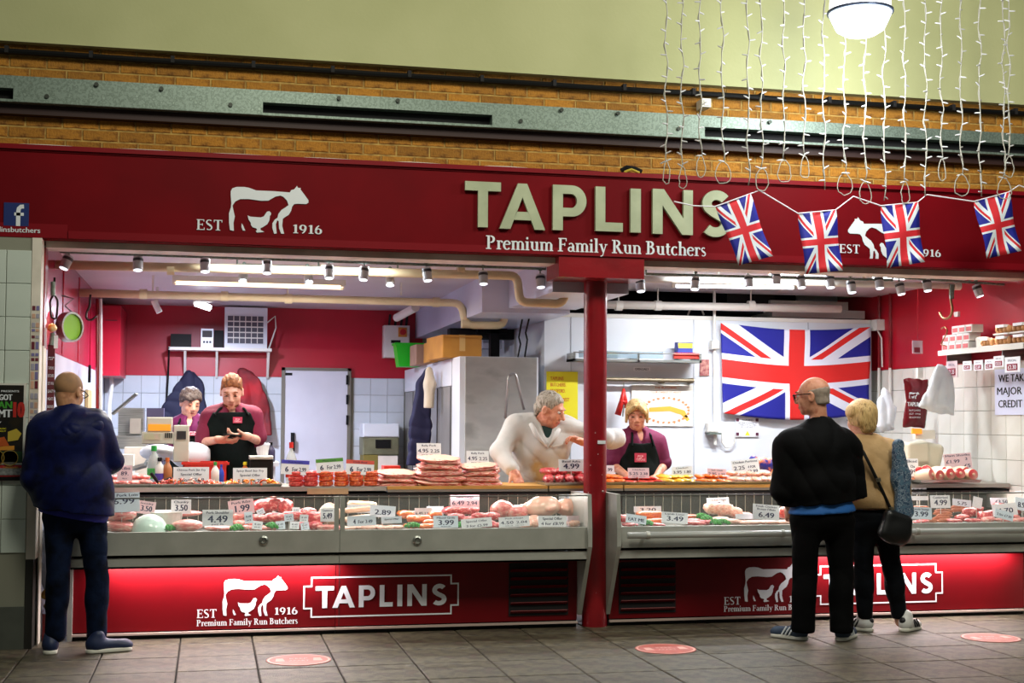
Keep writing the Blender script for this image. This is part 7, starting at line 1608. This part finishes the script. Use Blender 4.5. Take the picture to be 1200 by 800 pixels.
tray(1062, 1076, 9.33, .2, 'small tray of orange sliced meat beside the blonde customer'); pile('chicken_piece', 'orng', 1062, 1077, 9.34, [(3, .03, .08, .015)], 'orange slice', 'marinated meat', 'beside the ham shanks', 9)
xa, xb, zt = tray(1080, 1147, 9.20, .36, 'raised steel tray of ham shanks at the tiled right wall', z=WT + .012)
for i, px in enumerate((1084, 1096, 1109, 1122, 1136)):
    for r_ in (0, 1):
        t = empty('ham_shank', P(px + 3 * r_, 560, 9.28 + .15 * r_), f'{ORD[i]} ham shank from the left, {("front", "back")[r_]} row of the raised tray', 'ham shank', 'ham shanks in the raised tray'); c = vec(P(px + 3 * r_, 560, 9.28).x, 9.30 + .15 * r_, zt + .045 + .018 * r_)
        Mx = Matrix.Rotation(R(90 + rnd.uniform(-22, 14)), 3, 'X') @ Matrix.Rotation(R(rnd.uniform(-32, 32)), 3, 'Y')
        MB().lathe([(.040, .07), (.046, .055), (.048, .0), (.036, -.06), (.0, -.075)], c, 14, M=Mx).build('skin', M_fatw, parent=t, smooth=True); mb = MB().lathe([(.041, .069), (.030, .074), (.014, .076), (0, .078)], c, 14, M=Mx); mb.build('cut_face', M_beef, parent=t, smooth=True)
        MB().lathe([(.013, .075), (.010, .082), (0, .083)], c, 8, M=Mx).build('bone', M_fatw, parent=t)

# --- inside the cases
DZK = ZG - .013
def deck(name, kind, lst, what, cat, where, e=1, amp=.12, sub=3):
    order = sorted(range(len(lst)), key=lambda k: lst[k][0]); stackd = len(lst) > 1 and max(l[0] for l in lst) - min(l[0] for l in lst) < 5
    for i, (px, Y, sx, sy, sz, dz, rz) in enumerate(lst):
        q = P(px, 600, Y); food(name, blob(kind, e, amp, 2.0, i % 3, sub), q.x, Y, DZK + dz, (sx, sy, sz), (0, rnd.uniform(-.1, .1), rz), (f'{what} {where}' if len(lst) == 1 else f'{("bottom", "middle", "top")[i]} {what} of the stack {where}' if stackd else f'{ORD[order.index(i)]} {what} from the left, {where}'), cat, f'{what}s {where}' if len(lst) > 1 else None)
deck('pork_loin', 'pork', [(140, 9.06, .10, .08, .038, 0, 0), (143, 9.08, .095, .08, .036, .072, .1), (141, 9.09, .09, .08, .036, .14, -.1)], 'thick pale pork loin joint', 'pork', 'beside the left customer', .8)
deck('pork_joint', 'pork', [(220, 9.06, .105, .07, .040, 0, .1), (257, 9.04, .10, .07, .022, 0, 0), (219, 9.30, .10, .06, .020, .08, 0)], 'smooth pink pork joint', 'pork', 'in the left case')
deck('pork_piece', 'beef', [(311, 9.40, .10, .07, .050, .09, .5), (322, 9.38, .07, .06, .055, .10, -.6), (334, 9.36, .06, .05, .050, .09, .9), (303, 9.20, .09, .06, .030, .04, .2), (325, 9.2, .09, .06, .035, .04, .3), (343, 9.2, .08, .06, .035, .05, -.4), (361, 9.22, .07, .06, .045, .05, .2), (369, 9.15, .06, .07, .05, .02, .6), (352, 9.05, .06, .05, .03, 0, .1), (370, 9.05, .05, .05, .03, 0, .4)], 'red pork cut', 'pork', 'behind the little white tags', .8, .2, 2)
deck('pork_chop', 'pork', [(279, 9.25, .06, .06, .03, .05, .2), (286, 9.12, .07, .06, .025, .02, .5), (293, 9.05, .06, .05, .02, 0, .2), (308, 9.03, .08, .04, .018, 0, .1), (320, 9.05, .05, .05, .02, 0, .7), (270, 9.1, .06, .05, .018, 0, 0)], 'pink chop', 'pork', 'under the pale pink card', .7, .15, 2)
deck('gammon_joint', 'fat', [(386, 9.22, .075, .08, .075, .02, 0)], 'round pale gammon joint', 'gammon', 'at the right end of the left case'); deck('gammon_slice', 'pork', [(385, 9.02, .08, .05, .018, 0, 0)], 'flat gammon slice', 'gammon', 'at the front corner of the left case', .5)
bac = []
for j in range(6): bac.append((408 + j * 11, 9.02 + .05 * (j % 2), .055, .05, .014, .0, rnd.uniform(-.4, .4)))
deck('bacon_rasher', 'chick', bac, 'pale bacon rasher', 'bacon', 'at the left end of the silver case', .6, .15, 2)
deck('bacon_pack', 'fat', [(421, 9.16, .10, .05, .022, .045, .05), (421, 9.28, .10, .05, .02, .10, 0), (424, 9.40, .10, .05, .02, .13, 0)], 'wrapped bacon pack', 'bacon', 'behind the multi-buy cards', .5, .08)
deck('drumstick', 'orng', [(476, 9.30, .06, .06, .03, .05, .4), (486, 9.22, .06, .06, .028, .03, -.3), (496, 9.18, .06, .05, .028, .03, .3), (504, 9.10, .05, .05, .026, .01, 0), (482, 9.06, .05, .05, .02, 0, .6), (500, 9.03, .06, .05, .02, 0, .1), (511, 9.25, .05, .05, .03, .05, .2)], 'orange marinated drumstick', 'chicken', 'in the silver case', .8, .25, 2)
deck('steak', 'beef', [(530, 9.36, .07, .06, .03, .07, .2), (542, 9.34, .06, .05, .03, .07, -.4), (552, 9.36, .06, .05, .03, .07, .5), (535, 9.22, .06, .05, .026, .04, .3), (549, 9.2, .06, .05, .022, .03, .1), (566, 9.2, .08, .05, .028, .04, 0), (577, 9.18, .06, .05, .03, .04, .3), (571, 9.06, .06, .05, .03, 0, .3), (582, 9.04, .05, .05, .02, 0, .3)], 'red steak', 'beef', 'behind the special offer card', .7, .2, 2)
deck('rolled_joint', 'pork', [(589, 9.30, .085, .08, .062, .05, .2), (607, 9.26, .085, .08, .052, .04, -.2)], 'rolled pork joint tied with string', 'pork', 'in the silver case')
V_ = Vol((-.16, -.13, 0), (.16, .13, .18), .009)
V_.ell((.0, 0, .07), (.125, .085, .068), None, .02); V_.ell((.02, 0, .10), (.09, .06, .045), None, .03)
for sy in (-1, 1): V_.ell((-.075, sy * .055, .06), (.065, .035, .045), None, .02); V_.cap((-.10, sy * .05, .05), (-.145, sy * .035, .075), .022, .016, k=.02); V_.cap((.06, sy * .075, .07), (.02, sy * .09, .06), .02, .016, k=.015)
V_.wrinkle(.002, 40, 40, 1); hen_mesh = V_.mesh('whole_chicken', M_chick)
for i, (px, Y, sc_, rz, lab) in enumerate(((636, 9.28, 1.0, 0, 'larger whole raw chicken at the right end of the silver case'), (667, 9.30, .85, 3.0, 'smaller whole raw chicken next to the case corner by the pillar'), (625, 9.12, .55, .8, 'small pale chicken piece in front of the larger whole chicken'))):
    q = P(px, 600, Y); food('whole_chicken', hen_mesh, q.x, Y, DZK + (.055 if i < 2 else 0), sc_, (0, 0, rz), lab, 'chicken', 'chickens in the silver case')
deck('chicken_breast', 'chick', [(618, 9.03, .05, .04, .02, 0, .1), (628, 9.03, .05, .04, .03, 0, .5), (672, 9.03, .05, .05, .03, 0, .2)], 'pale chicken breast', 'chicken', 'at the front beside the pillar', 1, .12, 2)
# right case
deck('red_meat_piece', 'beef', [(731, 9.10, .05, .05, .03, .02, 0), (738, 9.03, .06, .04, .014, 0, .1), (768, 9.03, .07, .04, .014, 0, .1), (815, 9.05, .08, .05, .018, 0, 0), (812, 9.10, .07, .05, .025, 0, .4), (826, 9.08, .06, .05, .022, 0, .2)], 'red meat piece', 'beef', 'at the left end of the long case', .7, .15, 2)
deck('breaded_fillet', 'orng', [(761, 9.22, .09, .06, .028, .04, 0), (764, 9.12, .08, .05, .02, .01, .1)], 'orange breaded fillet', 'chicken', 'behind the three forty-nine card', .5, .08)
deck('liver_slice', 'saus', [(808, 9.2, .06, .05, .015, .04, .1)], 'dark liver slice', 'liver', 'in the long case', .8)
deck('chicken_fillet', 'chick', [(836, 9.28, .07, .07, .045, .06, .2), (849, 9.26, .07, .06, .050, .05, -.2), (860, 9.24, .06, .06, .040, .04, .3), (843, 9.12, .08, .06, .024, .01, .1), (860, 9.10, .09, .05, .022, 0, 0), (880, 9.06, .09, .05, .018, 0, .1), (902, 9.05, .08, .05, .018, 0, -.1), (918, 9.05, .08, .05, .018, 0, .1), (872, 9.25, .06, .05, .025, .03, .1)], 'pale chicken fillet', 'chicken', 'left of the man in black', .8, .18, 2)
deck('cherry_red_meat', 'redm', [(919, 9.2, .05, .05, .045, .03, 0)], 'bright red meat lump', 'beef', 'beside the man in black')
sm = sausage_mesh()
i = 0
for (px, Y, z, rz) in ((1078, 9.30, .08, .1), (1077, 9.26, .06, -.05), (1079, 9.22, .04, .1), (1106, 9.20, .06, -.2), (1104, 9.15, .045, -.1), (1106, 9.11, .03, .15), (1103, 9.07, .015, 0), (1108, 9.03, .0, .1), (1090, 9.04, .0, .1), (1122, 9.30, .08, .2), (1124, 9.26, .06, 0)):
    food('sausage', sm, P(px, 600, Y).x, Y, DZK + z, (.075, .07, .10), (0, 0, rz), f'{ORD[i]} plump brown sausage from the left, in the right part of the long case', 'sausage', 'sausages in the right part of the long case'); i += 1
lm = [(1128 + 8.5 * k, 9.12 + .1 * (k % 3), .055, .05, .028 + .01 * (k % 2), .0 + .025 * (k % 3), .5 * k) for k in range(9)] + [(1080, 9.02, .06, .04, .014, 0, 0), (1118, 9.02, .06, .04, .016, 0, 0), (1140, 9.0, .06, .04, .018, 0, 0)]
deck('lamb_chop', 'beef', lm, 'red lamb chop', 'lamb', 'at the far right', .7, .2, 2)
deck('pork_steak', 'pork', [(1175, 9.02, .07, .04, .016, 0, 0), (1195, 9.02, .08, .04, .018, 0, .1), (1158, 9.04, .05, .04, .022, 0, .1), (1185, 9.15, .07, .05, .02, .01, 0)], 'pink pork steak', 'pork', 'at the far right', .7, .12, 2)
# tub, green garnish, reflection dome
q = P(191, 610, 9.22); t = empty('plastic_tub', (q.x, 9.22, DZK), 'white plastic tub in the left case behind the reflection dome', 'tub')
MB().lathe([(0, 0), (.10, 0), (.13, .11), (.137, .115), (.137, .12), (.12, .12), (.09, .01), (0, .01)], (q.x, 9.26, DZK), 24).build('tub_body', M_cond, parent=t)
q = P(175, 610, 9.05); t = empty('reflection_dome', (q.x, 9.05, DZK), 'greenish white dome shape standing in for a reflection in the left case', 'reflection')
MB().lathe([(.12, 0), (.115, .04), (.085, .085), (.04, .11), (0, .117)], (q.x, 9.06, DZK), 24).build('dome_shell', mat('pale_green_reflection', '#d2ecdf', .1, coat=.5), parent=t, smooth=True)  # solid pale dome shaped and coloured as a reflection
gm = MB()
for i in range(26): a = i * 2.4; r_ = .006 * math.sqrt(i); gm.lathe([(0, 0), (.010, .006), (.007, .018), (0, .022)], (r_ * 1.4 * math.cos(a), r_ * math.sin(a), .02 - .0006 * i), 5)
gme = gm.mesh('parsley_sprig', M_parsl)
for i, (px, Y, z, lab) in enumerate(((198, 9.03, 0, 'green garnish beside the white tub'), (278, 9.02, .0, 'green garnish under the pale pink ribs card'), (319, 9.02, .01, 'green garnish among the little tags'), (484, 9.03, 0, 'green garnish under the orange drumsticks'), (541, 9.02, .0, 'green garnish left of the special offer card'), (758, 9.02, 0, 'green garnish beside the red meat piece'), (822, 9.18, .03, 'upper left green garnish beside the pale fillets'), (828, 9.10, .02, 'middle green garnish beside the pale fillets'), (838, 9.04, .0, 'lower green garnish in front of the pale fillets'), (846, 9.03, 0, 'rightmost green garnish in front of the pale fillets'))):
    food('green_garnish', gme, P(px, 600, Y).x, Y, DZK + z, 1.25, (0, 0, i), lab, 'garnish', 'green garnishes in the cases')

# --- price cards
M_pink = mat('pale_pink_card', '#e8c8d0', .6); M_bcard = mat('pale_blue_card', '#e0ebf8', .6); CM = dict(w=M_paper, p=M_pink, b=M_bcard)
HB, HG, HR = mat('violet_header', '#4a46b8', .5), mat('green_header', '#5a9a3a', .5), mat('coral_header', '#d9584a', .5)
def card(px0, py0, px1, py1, Y, lines, lab, c='w', tilt=0, header=None, group='white price cards', lean=-8, floor_z=None):
    x0, x1 = P(px0, (py0 + py1) / 2, Y).x, P(px1, (py0 + py1) / 2, Y).x; xm = (px0 + px1) / 2; z1, z0 = P(xm, py0, Y).z, P(xm, py1, Y).z; w, h = x1 - x0, z1 - z0
    c0 = vec((x0 + x1) / 2, Y, z0); Mx = Matrix.Rotation(R(-tilt), 3, 'Y') @ Matrix.Rotation(R(lean), 3, 'X')
    T = lambda u, v, k=0: c0 + Mx @ vec(u, -.0022 - k, v); o = MB(); o.box((-w / 2, -.0015, 0), (w / 2, .0015, h)); o.v = [c0 + Mx @ v for v in o.v]; o = o.build('price_card', CM[c]); tag(o, lab, 'price card', group)
    if header: b = MB(); b.add([T(-w / 2, h * .74), T(w / 2, h * .74), T(w / 2, h), T(-w / 2, h)], [(0, 1, 2, 3)]); b.build('coloured_header', header, parent=o)
    mb = MB()
    for (s, v, hh, ww, *al) in lines: text_into(mb, s, T, (al[0] * w if al else 0), v * h, hh * h, ww * w, bold=.05 if hh > .3 else .03)
    if mb.v: mb.build('lettering', M_ink if c != 'b' or True else M_blu, parent=o)
    fz = floor_z if floor_z is not None else (WT if z0 > WT - .02 else DZK)
    if z0 > fz + .01 and lines is not None: MB().cyl(c0 + vec(0, .003, .01), (c0.x, Y + .005, fz + .005), .0025, n=6).build('card_pin', M_cond, parent=o)
    return o
two = lambda a, b, s='': [(s, .76, .14, .6)] * bool(s) + [(a, .30, .30, .42, -.24), (b, .30, .26, .36, .24), ('PER LB    PER KG', .1, .07, .6)]
one = lambda s, top='', sub='': [(top, .74, .17, .75)] * bool(top) + [(s, .22, .44, .64)] + [(sub, .06, .1, .4)] * bool(sub)
spec = lambda top, a: [(top, .76, .13, .8), ('Special Offer', .48, .15, .6), (a, .10, .22, .72)]
for args in (
 (137, 545, 155, 563, 9.36, [('Ribs', .72, .2, .7), ('89.', .35, .26, .5), ('PER LB', .1, .08, .3)], 'lilac-white card reading Ribs 89 beside the left customer', 'p'),
 (203, 547, 245, 566, 9.36, spec('Chinese Pork Stir Fry', '2 for £5.89'), 'white card reading Chinese Pork Stir Fry, in the red stir-fry tray'),
 (273, 548, 313, 567, 9.36, spec('Spicy Beef Stir Fry', '2 for £6.29'), 'white card reading Spicy Beef Stir Fry, in the orange strips tray'),
 (329, 539, 362, 556, 9.33, [('6', .18, .38, .12, -.3), ('For 2.99', .22, .30, .5, .14), ('Pork Burgers', .80, .12, .5)], 'card 6 for 2.99 with violet header, on the red burgers', 'w', -3, HB),
 (371, 537, 403, 553, 9.33, [('6', .18, .38, .12, -.3), ('For 2.99', .22, .30, .5, .14), ('Minty Lamb', .80, .12, .5)], 'card 6 for 2.99 with green header, on the orange burgers', 'w', 4, HG),
 (405, 539, 438, 556, 9.33, [('6', .18, .38, .12, -.3), ('For 2.99', .22, .30, .5, .14), ('Chilli Beef', .80, .12, .5)], 'card 6 for 2.99 with coral header, on the right orange burgers', 'w', -3, HR),
 (488.5, 519, 517, 535, 9.46, two('4.95', '2.25', 'Belly Pork'), 'white Belly Pork card above the tallest meat pile'),
 (547, 528, 573, 544, 9.46, two('4.95', '2.25', 'Belly Pork'), 'white Belly Pork card above the pile beside the leaning butcher'),
 (655, 538, 684, 552, 9.36, one('4.99', 'Beef Ribs'), 'white Beef Ribs 4.99 card left of the pillar'),
 (706, 545, 720, 554, 9.55, one('1.99'), 'small bluish card right beside the pillar, behind orange chicken', 'b'),
 (736, 548, 761, 560, 9.42, two('5.25', '2.38', 'Chicken'), 'grey-pink card 5.25 2.38 in front of the blonde staff woman', 'p'),
 (788, 546, 812, 558, 9.5, two('3.95', '1.80', 'Chicken'), 'bluish card 3.95 1.80 above the yellow chicken', 'b', 4),
 (829, 549, 851, 560, 9.45, two('2.95', '1.35', 'Salt Chilli'), 'pink card 2.95 1.35 above the orange fillets', 'p', -3),
 (859, 538, 891, 556, 9.45, [('Chicken Portions', .78, .15, .9), ('2.25', .36, .26, .4, -.24), ('4 FOR', .40, .18, .28, .22), ('£3.99', .08, .22, .4, .22)], 'white Chicken Portions card beside the blue packet', 'w', 6),
 (1060, 537, 1077, 558, 9.38, [('Sliced', .78, .15, .7, .05), ('Ox', .48, .16, .3, .1), ('99', .1, .3, .5, .1)], 'tall white card just right of the patterned cloth bag'),
 (1108, 531, 1140, 550, 9.62, [('Ham Shanks', .82, .14, .9), ('£1.99', .42, .22, .5, -.2), ('3', .55, .18, .08, .3), ('£5', .10, .22, .25, .3)], 'pale Ham Shanks card in front of the right wall tiles', 'p', 4),
 (122, 577, 164, 600, 9.0, [('Pork Loin', .80, .15, .6, .15), ('6.99', .42, .3, .6, .05)], 'big pale card half hidden by the left customer', 'b', 2),
 (160, 587, 181, 602, 9.15, one('3.50', 'Smoky'), 'grey-white card 3.50 leaning before the white tub', 'p', -8),
 (200.5, 585, 224, 602, 9.2, one('3.50', 'Chunky'), 'white Chunky 3.50 card above the smooth pork joint'),
 (237, 597, 273, 616, 8.97, one('4.49', 'Pork Shoulder', 'per lb'), 'white Pork Shoulder 4.49 card at the front of the left case'),
 (269, 585, 299, 603, 9.2, one('1.99', 'Pork Ribs'), 'pale pink Pork Ribs 1.99 card tilted in the left case', 'p', 8),
 (375.5, 595, 392, 611, 9.0, one('5.49', 'Gammon'), 'white Gammon 5.49 card at the right end of the left case'),
 (407, 591, 440, 601, 9.25, [('2', .25, .5, .08, -.25), ('for 3.49', .3, .35, .35, .1)], 'upper multi-buy card at the left end of the silver case', 'b'),
 (407, 604, 441, 616, 8.99, [('4', .2, .5, .08, -.25), ('For 3.49', .25, .35, .5, .12)], 'lower multi-buy card reading 4 for 3.49', 'b', 2),
 (433, 592, 463, 606, 9.1, one('2.89'), 'white 2.89 card behind the multi-buy cards', 'b', -5),
 (447, 605, 471, 613, 9.02, [('Special Offer', .5, .25, .7)], 'small white special offer slip right of the multi-buy cards', 'b', 2),
 (472, 598, 486, 605, 9.35, [('Pork', .3, .4, .6)], 'little white card behind the orange drumsticks'),
 (486, 595, 506, 606, 9.28, two('6.49', '2.94'), 'bluish card 6.49 2.94 above the drumsticks', 'b'),
 (500, 593, 520, 605, 9.36, [], 'pale blank-looking card overlapping the drumstick card', 'b'),
 (508, 604, 537, 618, 8.97, one('3.99', 'Mixed Grills', 'each'), 'bluish Mixed Grills 3.99 card at the front', 'b'),
 (528, 579, 562, 597, 9.35, two('6.49', '2.94', 'Lamb Chops'), 'pink card 6.49 2.94 standing high in the silver case', 'p'),
 (541, 607, 577, 618, 8.96, [('Special Offer', .6, .22, .7), ('3 for £5.99', .1, .26, .7)], 'white Special Offer card lying beside the red steaks', 'w', 4),
 (585, 605, 621, 617, 8.97, two('4.50', '2.04', 'Pork Chops'), 'white Pork Chops 4.50 2.04 card under the rolled joints', 'w', 3),
 (631, 604, 664, 617, 8.97, [('Special Offer', .62, .24, .7), ('4 for £8.99', .15, .28, .8)], 'white Special Offer card under the larger whole chicken'),
 (665, 604, 679, 616, 9.0, [], 'pale small card in the corner of the silver case', 'p'),
 (743, 593, 775, 600, 9.3, [('3.20', .15, .6, .6)], 'low wide card 3.20 behind the orange fillets', 'b'),
 (733, 603, 757, 613, 8.97, [('EAT ME', .25, .4, .8)], 'white slip at the left end of the long case', 'b', -8),
 (775, 600, 806, 613, 8.97, one('3.49', 'Lamb Liver'), 'white 3.49 card at the front of the long case', 'w', -4),
 (829, 583, 855, 597, 9.35, one('2.89', 'Chicken Thighs'), 'white 2.89 card standing high above the pale fillets', 'w', 2),
 (862, 602, 883, 608, 9.08, [], 'blank pale slip lying right of the green garnish', 'b'),
 (882, 591, 913, 609, 9.0, [('Fresh Chicken', .80, .14, .8), ('Breast Fillets', .62, .14, .7), ('6.49', .16, .34, .6)], 'white 6.49 Breast Fillets card left of the man in black', 'w', -5),
 (1064, 569, 1086, 579, 9.3, one('4.99', 'Pork Sausage'), 'upper 4.99 card right of the patterned cloth bag'),
 (1067, 581, 1088, 586, 9.28, [], 'thin blank white strip right of the patterned cloth bag'),
 (1091, 580, 1114, 595, 9.12, one('4.99', 'Cumberland'), 'white 4.99 card behind the plump sausages'),
 (1067, 594, 1092, 608, 8.97, one('3.99', 'Lincoln Sausage'), 'white 3.99 card at the front, right of the cloth bag', 'b', -3),
 (1116, 585, 1138, 593, 9.3, [('5.75', .2, .5, .5)], 'grey-blue card behind the red lamb chops', 'b', -6),
 (1139, 582, 1150, 595, 9.15, [], 'narrow white tag tilted among the lamb chops', 'w', -14),
 (1161, 583, 1186, 591, 9.35, [('£3.50', .2, .5, .6)], 'grey shaded card at the back of the far right', 'b'),
 (1164, 590, 1193, 604, 9.1, one('4.70'), 'white 4.70 card at the far right', 'w', 4),
 (1165, 598, 1187, 608, 8.96, [('2 for £7.00', .3, .3, .8)], 'small bluish card in front of the 4.70 card', 'b', -14),
 (1189, 583, 1207, 598, 9.12, one('8.99'), 'white card cut by the right edge of the picture', 'b', -8)):
    card(*args)
for i, (px, py, w, h, tl) in enumerate(((307, 599, 9, 7, 25), (321, 603, 10, 8, -25), (339, 606, 11, 9, 5), (347, 598, 9, 8, 0), (359.5, 600, 9, 7, 8), (356, 607, 10, 9, -5), (292, 606, 10, 14, 5), (301, 615, 12, 10, -8), (329, 615, 11, 10, 4), (345, 615, 11, 9, -4), (358, 616, 10, 9, 8))):
    card(px - w / 2, py - h / 2, px + w / 2, py + h / 2, 9.16 if py < 604 else 8.98, [('8.49', .5, .2, .6), ('per lb', .2, .15, .5)], f'tiny white tag, {ORD[i]} of the little tags stuck in the red pork cuts', group='little tags in the red pork cuts', tilt=tl, c='w' if i % 2 else 'b', lean=-20)

# ================================================================ SPOTLIGHTS, BUNTING, STRING LIGHTS
def track(lab, pa, pb, Y):
    a, b = P(*pa, Y), P(*pb, Y); t = empty('light_track', (a + b) / 2, lab, 'light track')
    MB().tube([a, b], .010, 8).build('track_bar', M_galv, parent=t)
    n = max(2, int((b - a).length / 1.0))
    for i in range(n + 1): p = a.lerp(b, i / n); MB().cyl(p, (p.x, p.y, 2.585), .007, n=6).build('drop_rod', M_galv, parent=t)
track('long light track over the left half of the counter', (70, 295), (640, 315), 9.42)
track('short second light track behind the long left one', (278, 310), (466, 316), 9.75)
track('light track right of the pillar capital', (757, 321), (1046, 328), 9.42)
track('light track running to the right edge over the red wall', (1040, 324), (1230, 337), 9.36)
hm = MB().lathe([(0, .0), (.030, 0), (.033, .012), (.034, .085), (.030, .095), (0, .095)], (0, 0, -.095), 16); hm = hm.mesh('spot_head', mat('pale_grey_spot_body', '#ccd1d6', .4), smooth=False)
lm_ = MB().lathe([(0, -.0965), (.027, -.0965), (.030, -.094)], (0, 0, 0), 14).mesh('spot_lens', mat('spot_lens_glow', '#eaf2ff', .2, emit=2.5))
sm_ = MB().cyl((0, 0, 0), (0, 0, .05), .006, n=6).box((-.012, -.008, .03), (.012, .008, .045)).mesh('spot_stem', M_galv)
bd_ = MB().lathe([(.0345, -.035), (.0345, -.015)], (0, 0, 0), 16).mesh('dark_band', mat('spot_dark_band', '#3c4046', .4))
SP = [(81, 300, 9.42, .35), (162, 301, 9.42, 0), (240.5, 303, 9.42, 0), (286, 315, 9.75, .1), (313, 305, 9.42, 0), (360, 317, 9.75, -.15), (385.5, 311, 9.42, 0), (427, 313, 9.42, .1), (457, 320, 9.75, 0), (499.5, 314, 9.42, -.1), (566, 318, 9.42, 0), (633, 322, 9.42, 0), (750, 327, 9.42, 0), (815, 325, 9.42, .15), (876.5, 323, 9.42, 0), (909.5, 320, 9.42, .1), (938, 323, 9.42, 0), (972, 323, 9.42, 0), (996.5, 329, 9.42, -.05), (1029.5, 324, 9.42, 0), (1053.5, 331, 9.40, -.1), (1085.5, 327, 9.38, 0), (1143.5, 334, 9.36, -.25), (1197, 337, 9.36, -.3)]
side = ORD + ['thirteenth', 'fourteenth', 'fifteenth', 'sixteenth', 'seventeenth', 'eighteenth', 'nineteenth', 'twentieth', 'twenty-first', 'twenty-second', 'twenty-third', 'twenty-fourth']
for i, (px, py, Y, tl) in enumerate(SP):
    c = P(px, py, Y); t = empty('spotlight', c, f'small pale grey track spotlight, {side[i]} from the left', 'spotlight', 'track spotlights over the counter')
    rot = (R(-14), tl, 0)
    for me, nm in ((hm, 'spot_head'), (lm_, 'spot_lens'), (bd_, 'dark_band')): inst(nm, me, c, t, rot)
    inst('spot_stem', sm_, c, t)
    if i % 2 == 0:
        l = bpy.data.lights.new('spot_beam', 'SPOT'); l.energy = 30; l.spot_size = R(75); l.spot_blend = .8; l.color = (1, .93, .84); l.shadow_soft_size = .03
        o = bpy.data.objects.new('spot_beam', l); o.location = c + vec(0, -.03, -.11); o.rotation_euler = (R(-16), 0, 0); COL.objects.link(o)
# bunting
BMt = flag_mat('bunting_flag_print', '#cf1f2c', '#12188a', '#dbe4ee')
M_str = mat('white_string', '#e4e0ea', .6)
YB = 8.42
fl = [((838, 241), (879, 227), (905, 300), (866, 311), 'leftmost of the four bunting flags, tilted, over the last big sign letter'), ((935, 250), (979, 246), (987, 317), (944, 321), 'second bunting flag from the left, hanging lowest'), ((1032, 241), (1075, 237), (1083, 307), (1040, 314), 'third bunting flag from the left, over the right cow emblem'), ((1141, 236), (1182, 225), (1196, 294), (1157, 303), 'rightmost bunting flag, tilted, near the right edge')]
for a, b, c_, d, lab in fl:
    A, B, C_, D = P(*a, YB), P(*b, YB), P(*c_, YB), P(*d, YB)
    fn = lambda u, v: ((A * (1 - v) + B * v) * (1 - u) + (D * (1 - v) + C_ * v) * u) + vec(0, .012 * math.sin(7 * u + 4 * v), 0)
    me = flag_mesh('bunting_flag', fn, 10, 8, BMt); me.flip_normals(); ce = (A + C_) / 2; me.transform(Matrix.Translation(-ce)); o = inst('bunting_flag', me, ce); md = o.modifiers.new('cloth_thickness', 'SOLIDIFY'); md.thickness = .0015
    tag(o, lab, 'flag', 'small union flags on the bunting string')
path = [(790, 236), (812, 241), (838, 242), (879, 227), (890, 223), (935, 250), (979, 246), (1000, 230), (1032, 241), (1075, 237), (1086, 228), (1141, 236), (1182, 225), (1194, 217), (1215, 225)]
tag(MB().tube([P(*p, YB - .002) for p in path], .0045, 6).build('bunting_string', M_str), 'thin white string carrying the four little union flags', 'string')
# curtain of string lights hanging from above
M_wirew = mat('pale_grey_wire', '#a19e94', .6); M_bulb = mat('milky_light_bulb', '#c9c9cc', .35)
bulb = MB().tube([(0, 0, 0), (.030, 0, .004), (.040, 0, .005)], [.0055, .0050, .0025], 6).mesh('bulb', M_bulb)
SL = [(781, 212, 1), (800, 218, 1), (821, 205, 1), (847, 212, 1), (877, 217, 0), (893, 220, 1), (919, 210, 1), (943, 205, 1), (966, 222, 0), (990, 225, 1), (1014, 235, 1), (1037, 235, 0), (1061, 235, 1), (1085, 230, 0), (1104, 208, 1), (1127, 226, 1), (1149, 230, 0), (1177, 230, 1), (1183, 205, 1)]
for i, (px, ye, loop) in enumerate(SL):
    Y = 8.38 + .03 * (i % 2); top = P(px - 1.5, -140, Y); bot = P(px, ye, Y); r_ = random.Random(i); t = empty('string_light', bot, f'strand of unlit white string lights, {side[i]} from the left', 'string light', 'curtain of string lights')
    n = 34; L = (top - bot).length; lo = bot + vec(0, 0, .13 if loop else 0)
    main = [top.lerp(lo, k / n) + vec(.009 * math.sin(k * .9 + i) + r_.uniform(-.004, .004), .006 * math.sin(k * 1.3), 0) for k in range(n + 1)]
    MB().tube(main, .0038, 5).build('wire', M_wirew, parent=t, smooth=True)
    MB().tube([p + vec(.006 * math.sin(k * 2.1), .006, 0) for k, p in enumerate(main)], .003, 5).build('twin_wire', M_wirew, parent=t, smooth=True)
    if loop:
        w = r_.uniform(.03, .075); MB().tube([lo + vec(w * math.sin(a) * (.55 + .45 * (1 - math.cos(a)) / 2) + r_.uniform(-.007, .007) * math.sin(a / 2), 0, -.075 * (1 - math.cos(a)) + r_.uniform(-.005, .005) * math.sin(a / 2)) for a in [2 * math.pi * k / 16 for k in range(17)]], .0036, 5).build('end_loop', M_wirew, parent=t, smooth=True)
    zz = P(px, -12, Y).z; k = 0
    while zz > bot.z + .01:
        f = (top.z - zz) / (top.z - lo.z); f = min(max(f, 0), 1); j = min(int(f * n), n - 1); p = main[j].lerp(main[j + 1], f * n - j); p = vec(p.x, p.y, min(zz, p.z) if not loop else max(p.z, zz))
        inst('bulb', bulb, p, t, (r_.uniform(-.5, .5), r_.uniform(-.5, .5), (math.pi if k % 2 else 0) + r_.uniform(-.7, .7))); zz -= r_.uniform(.06, .10); k += 1
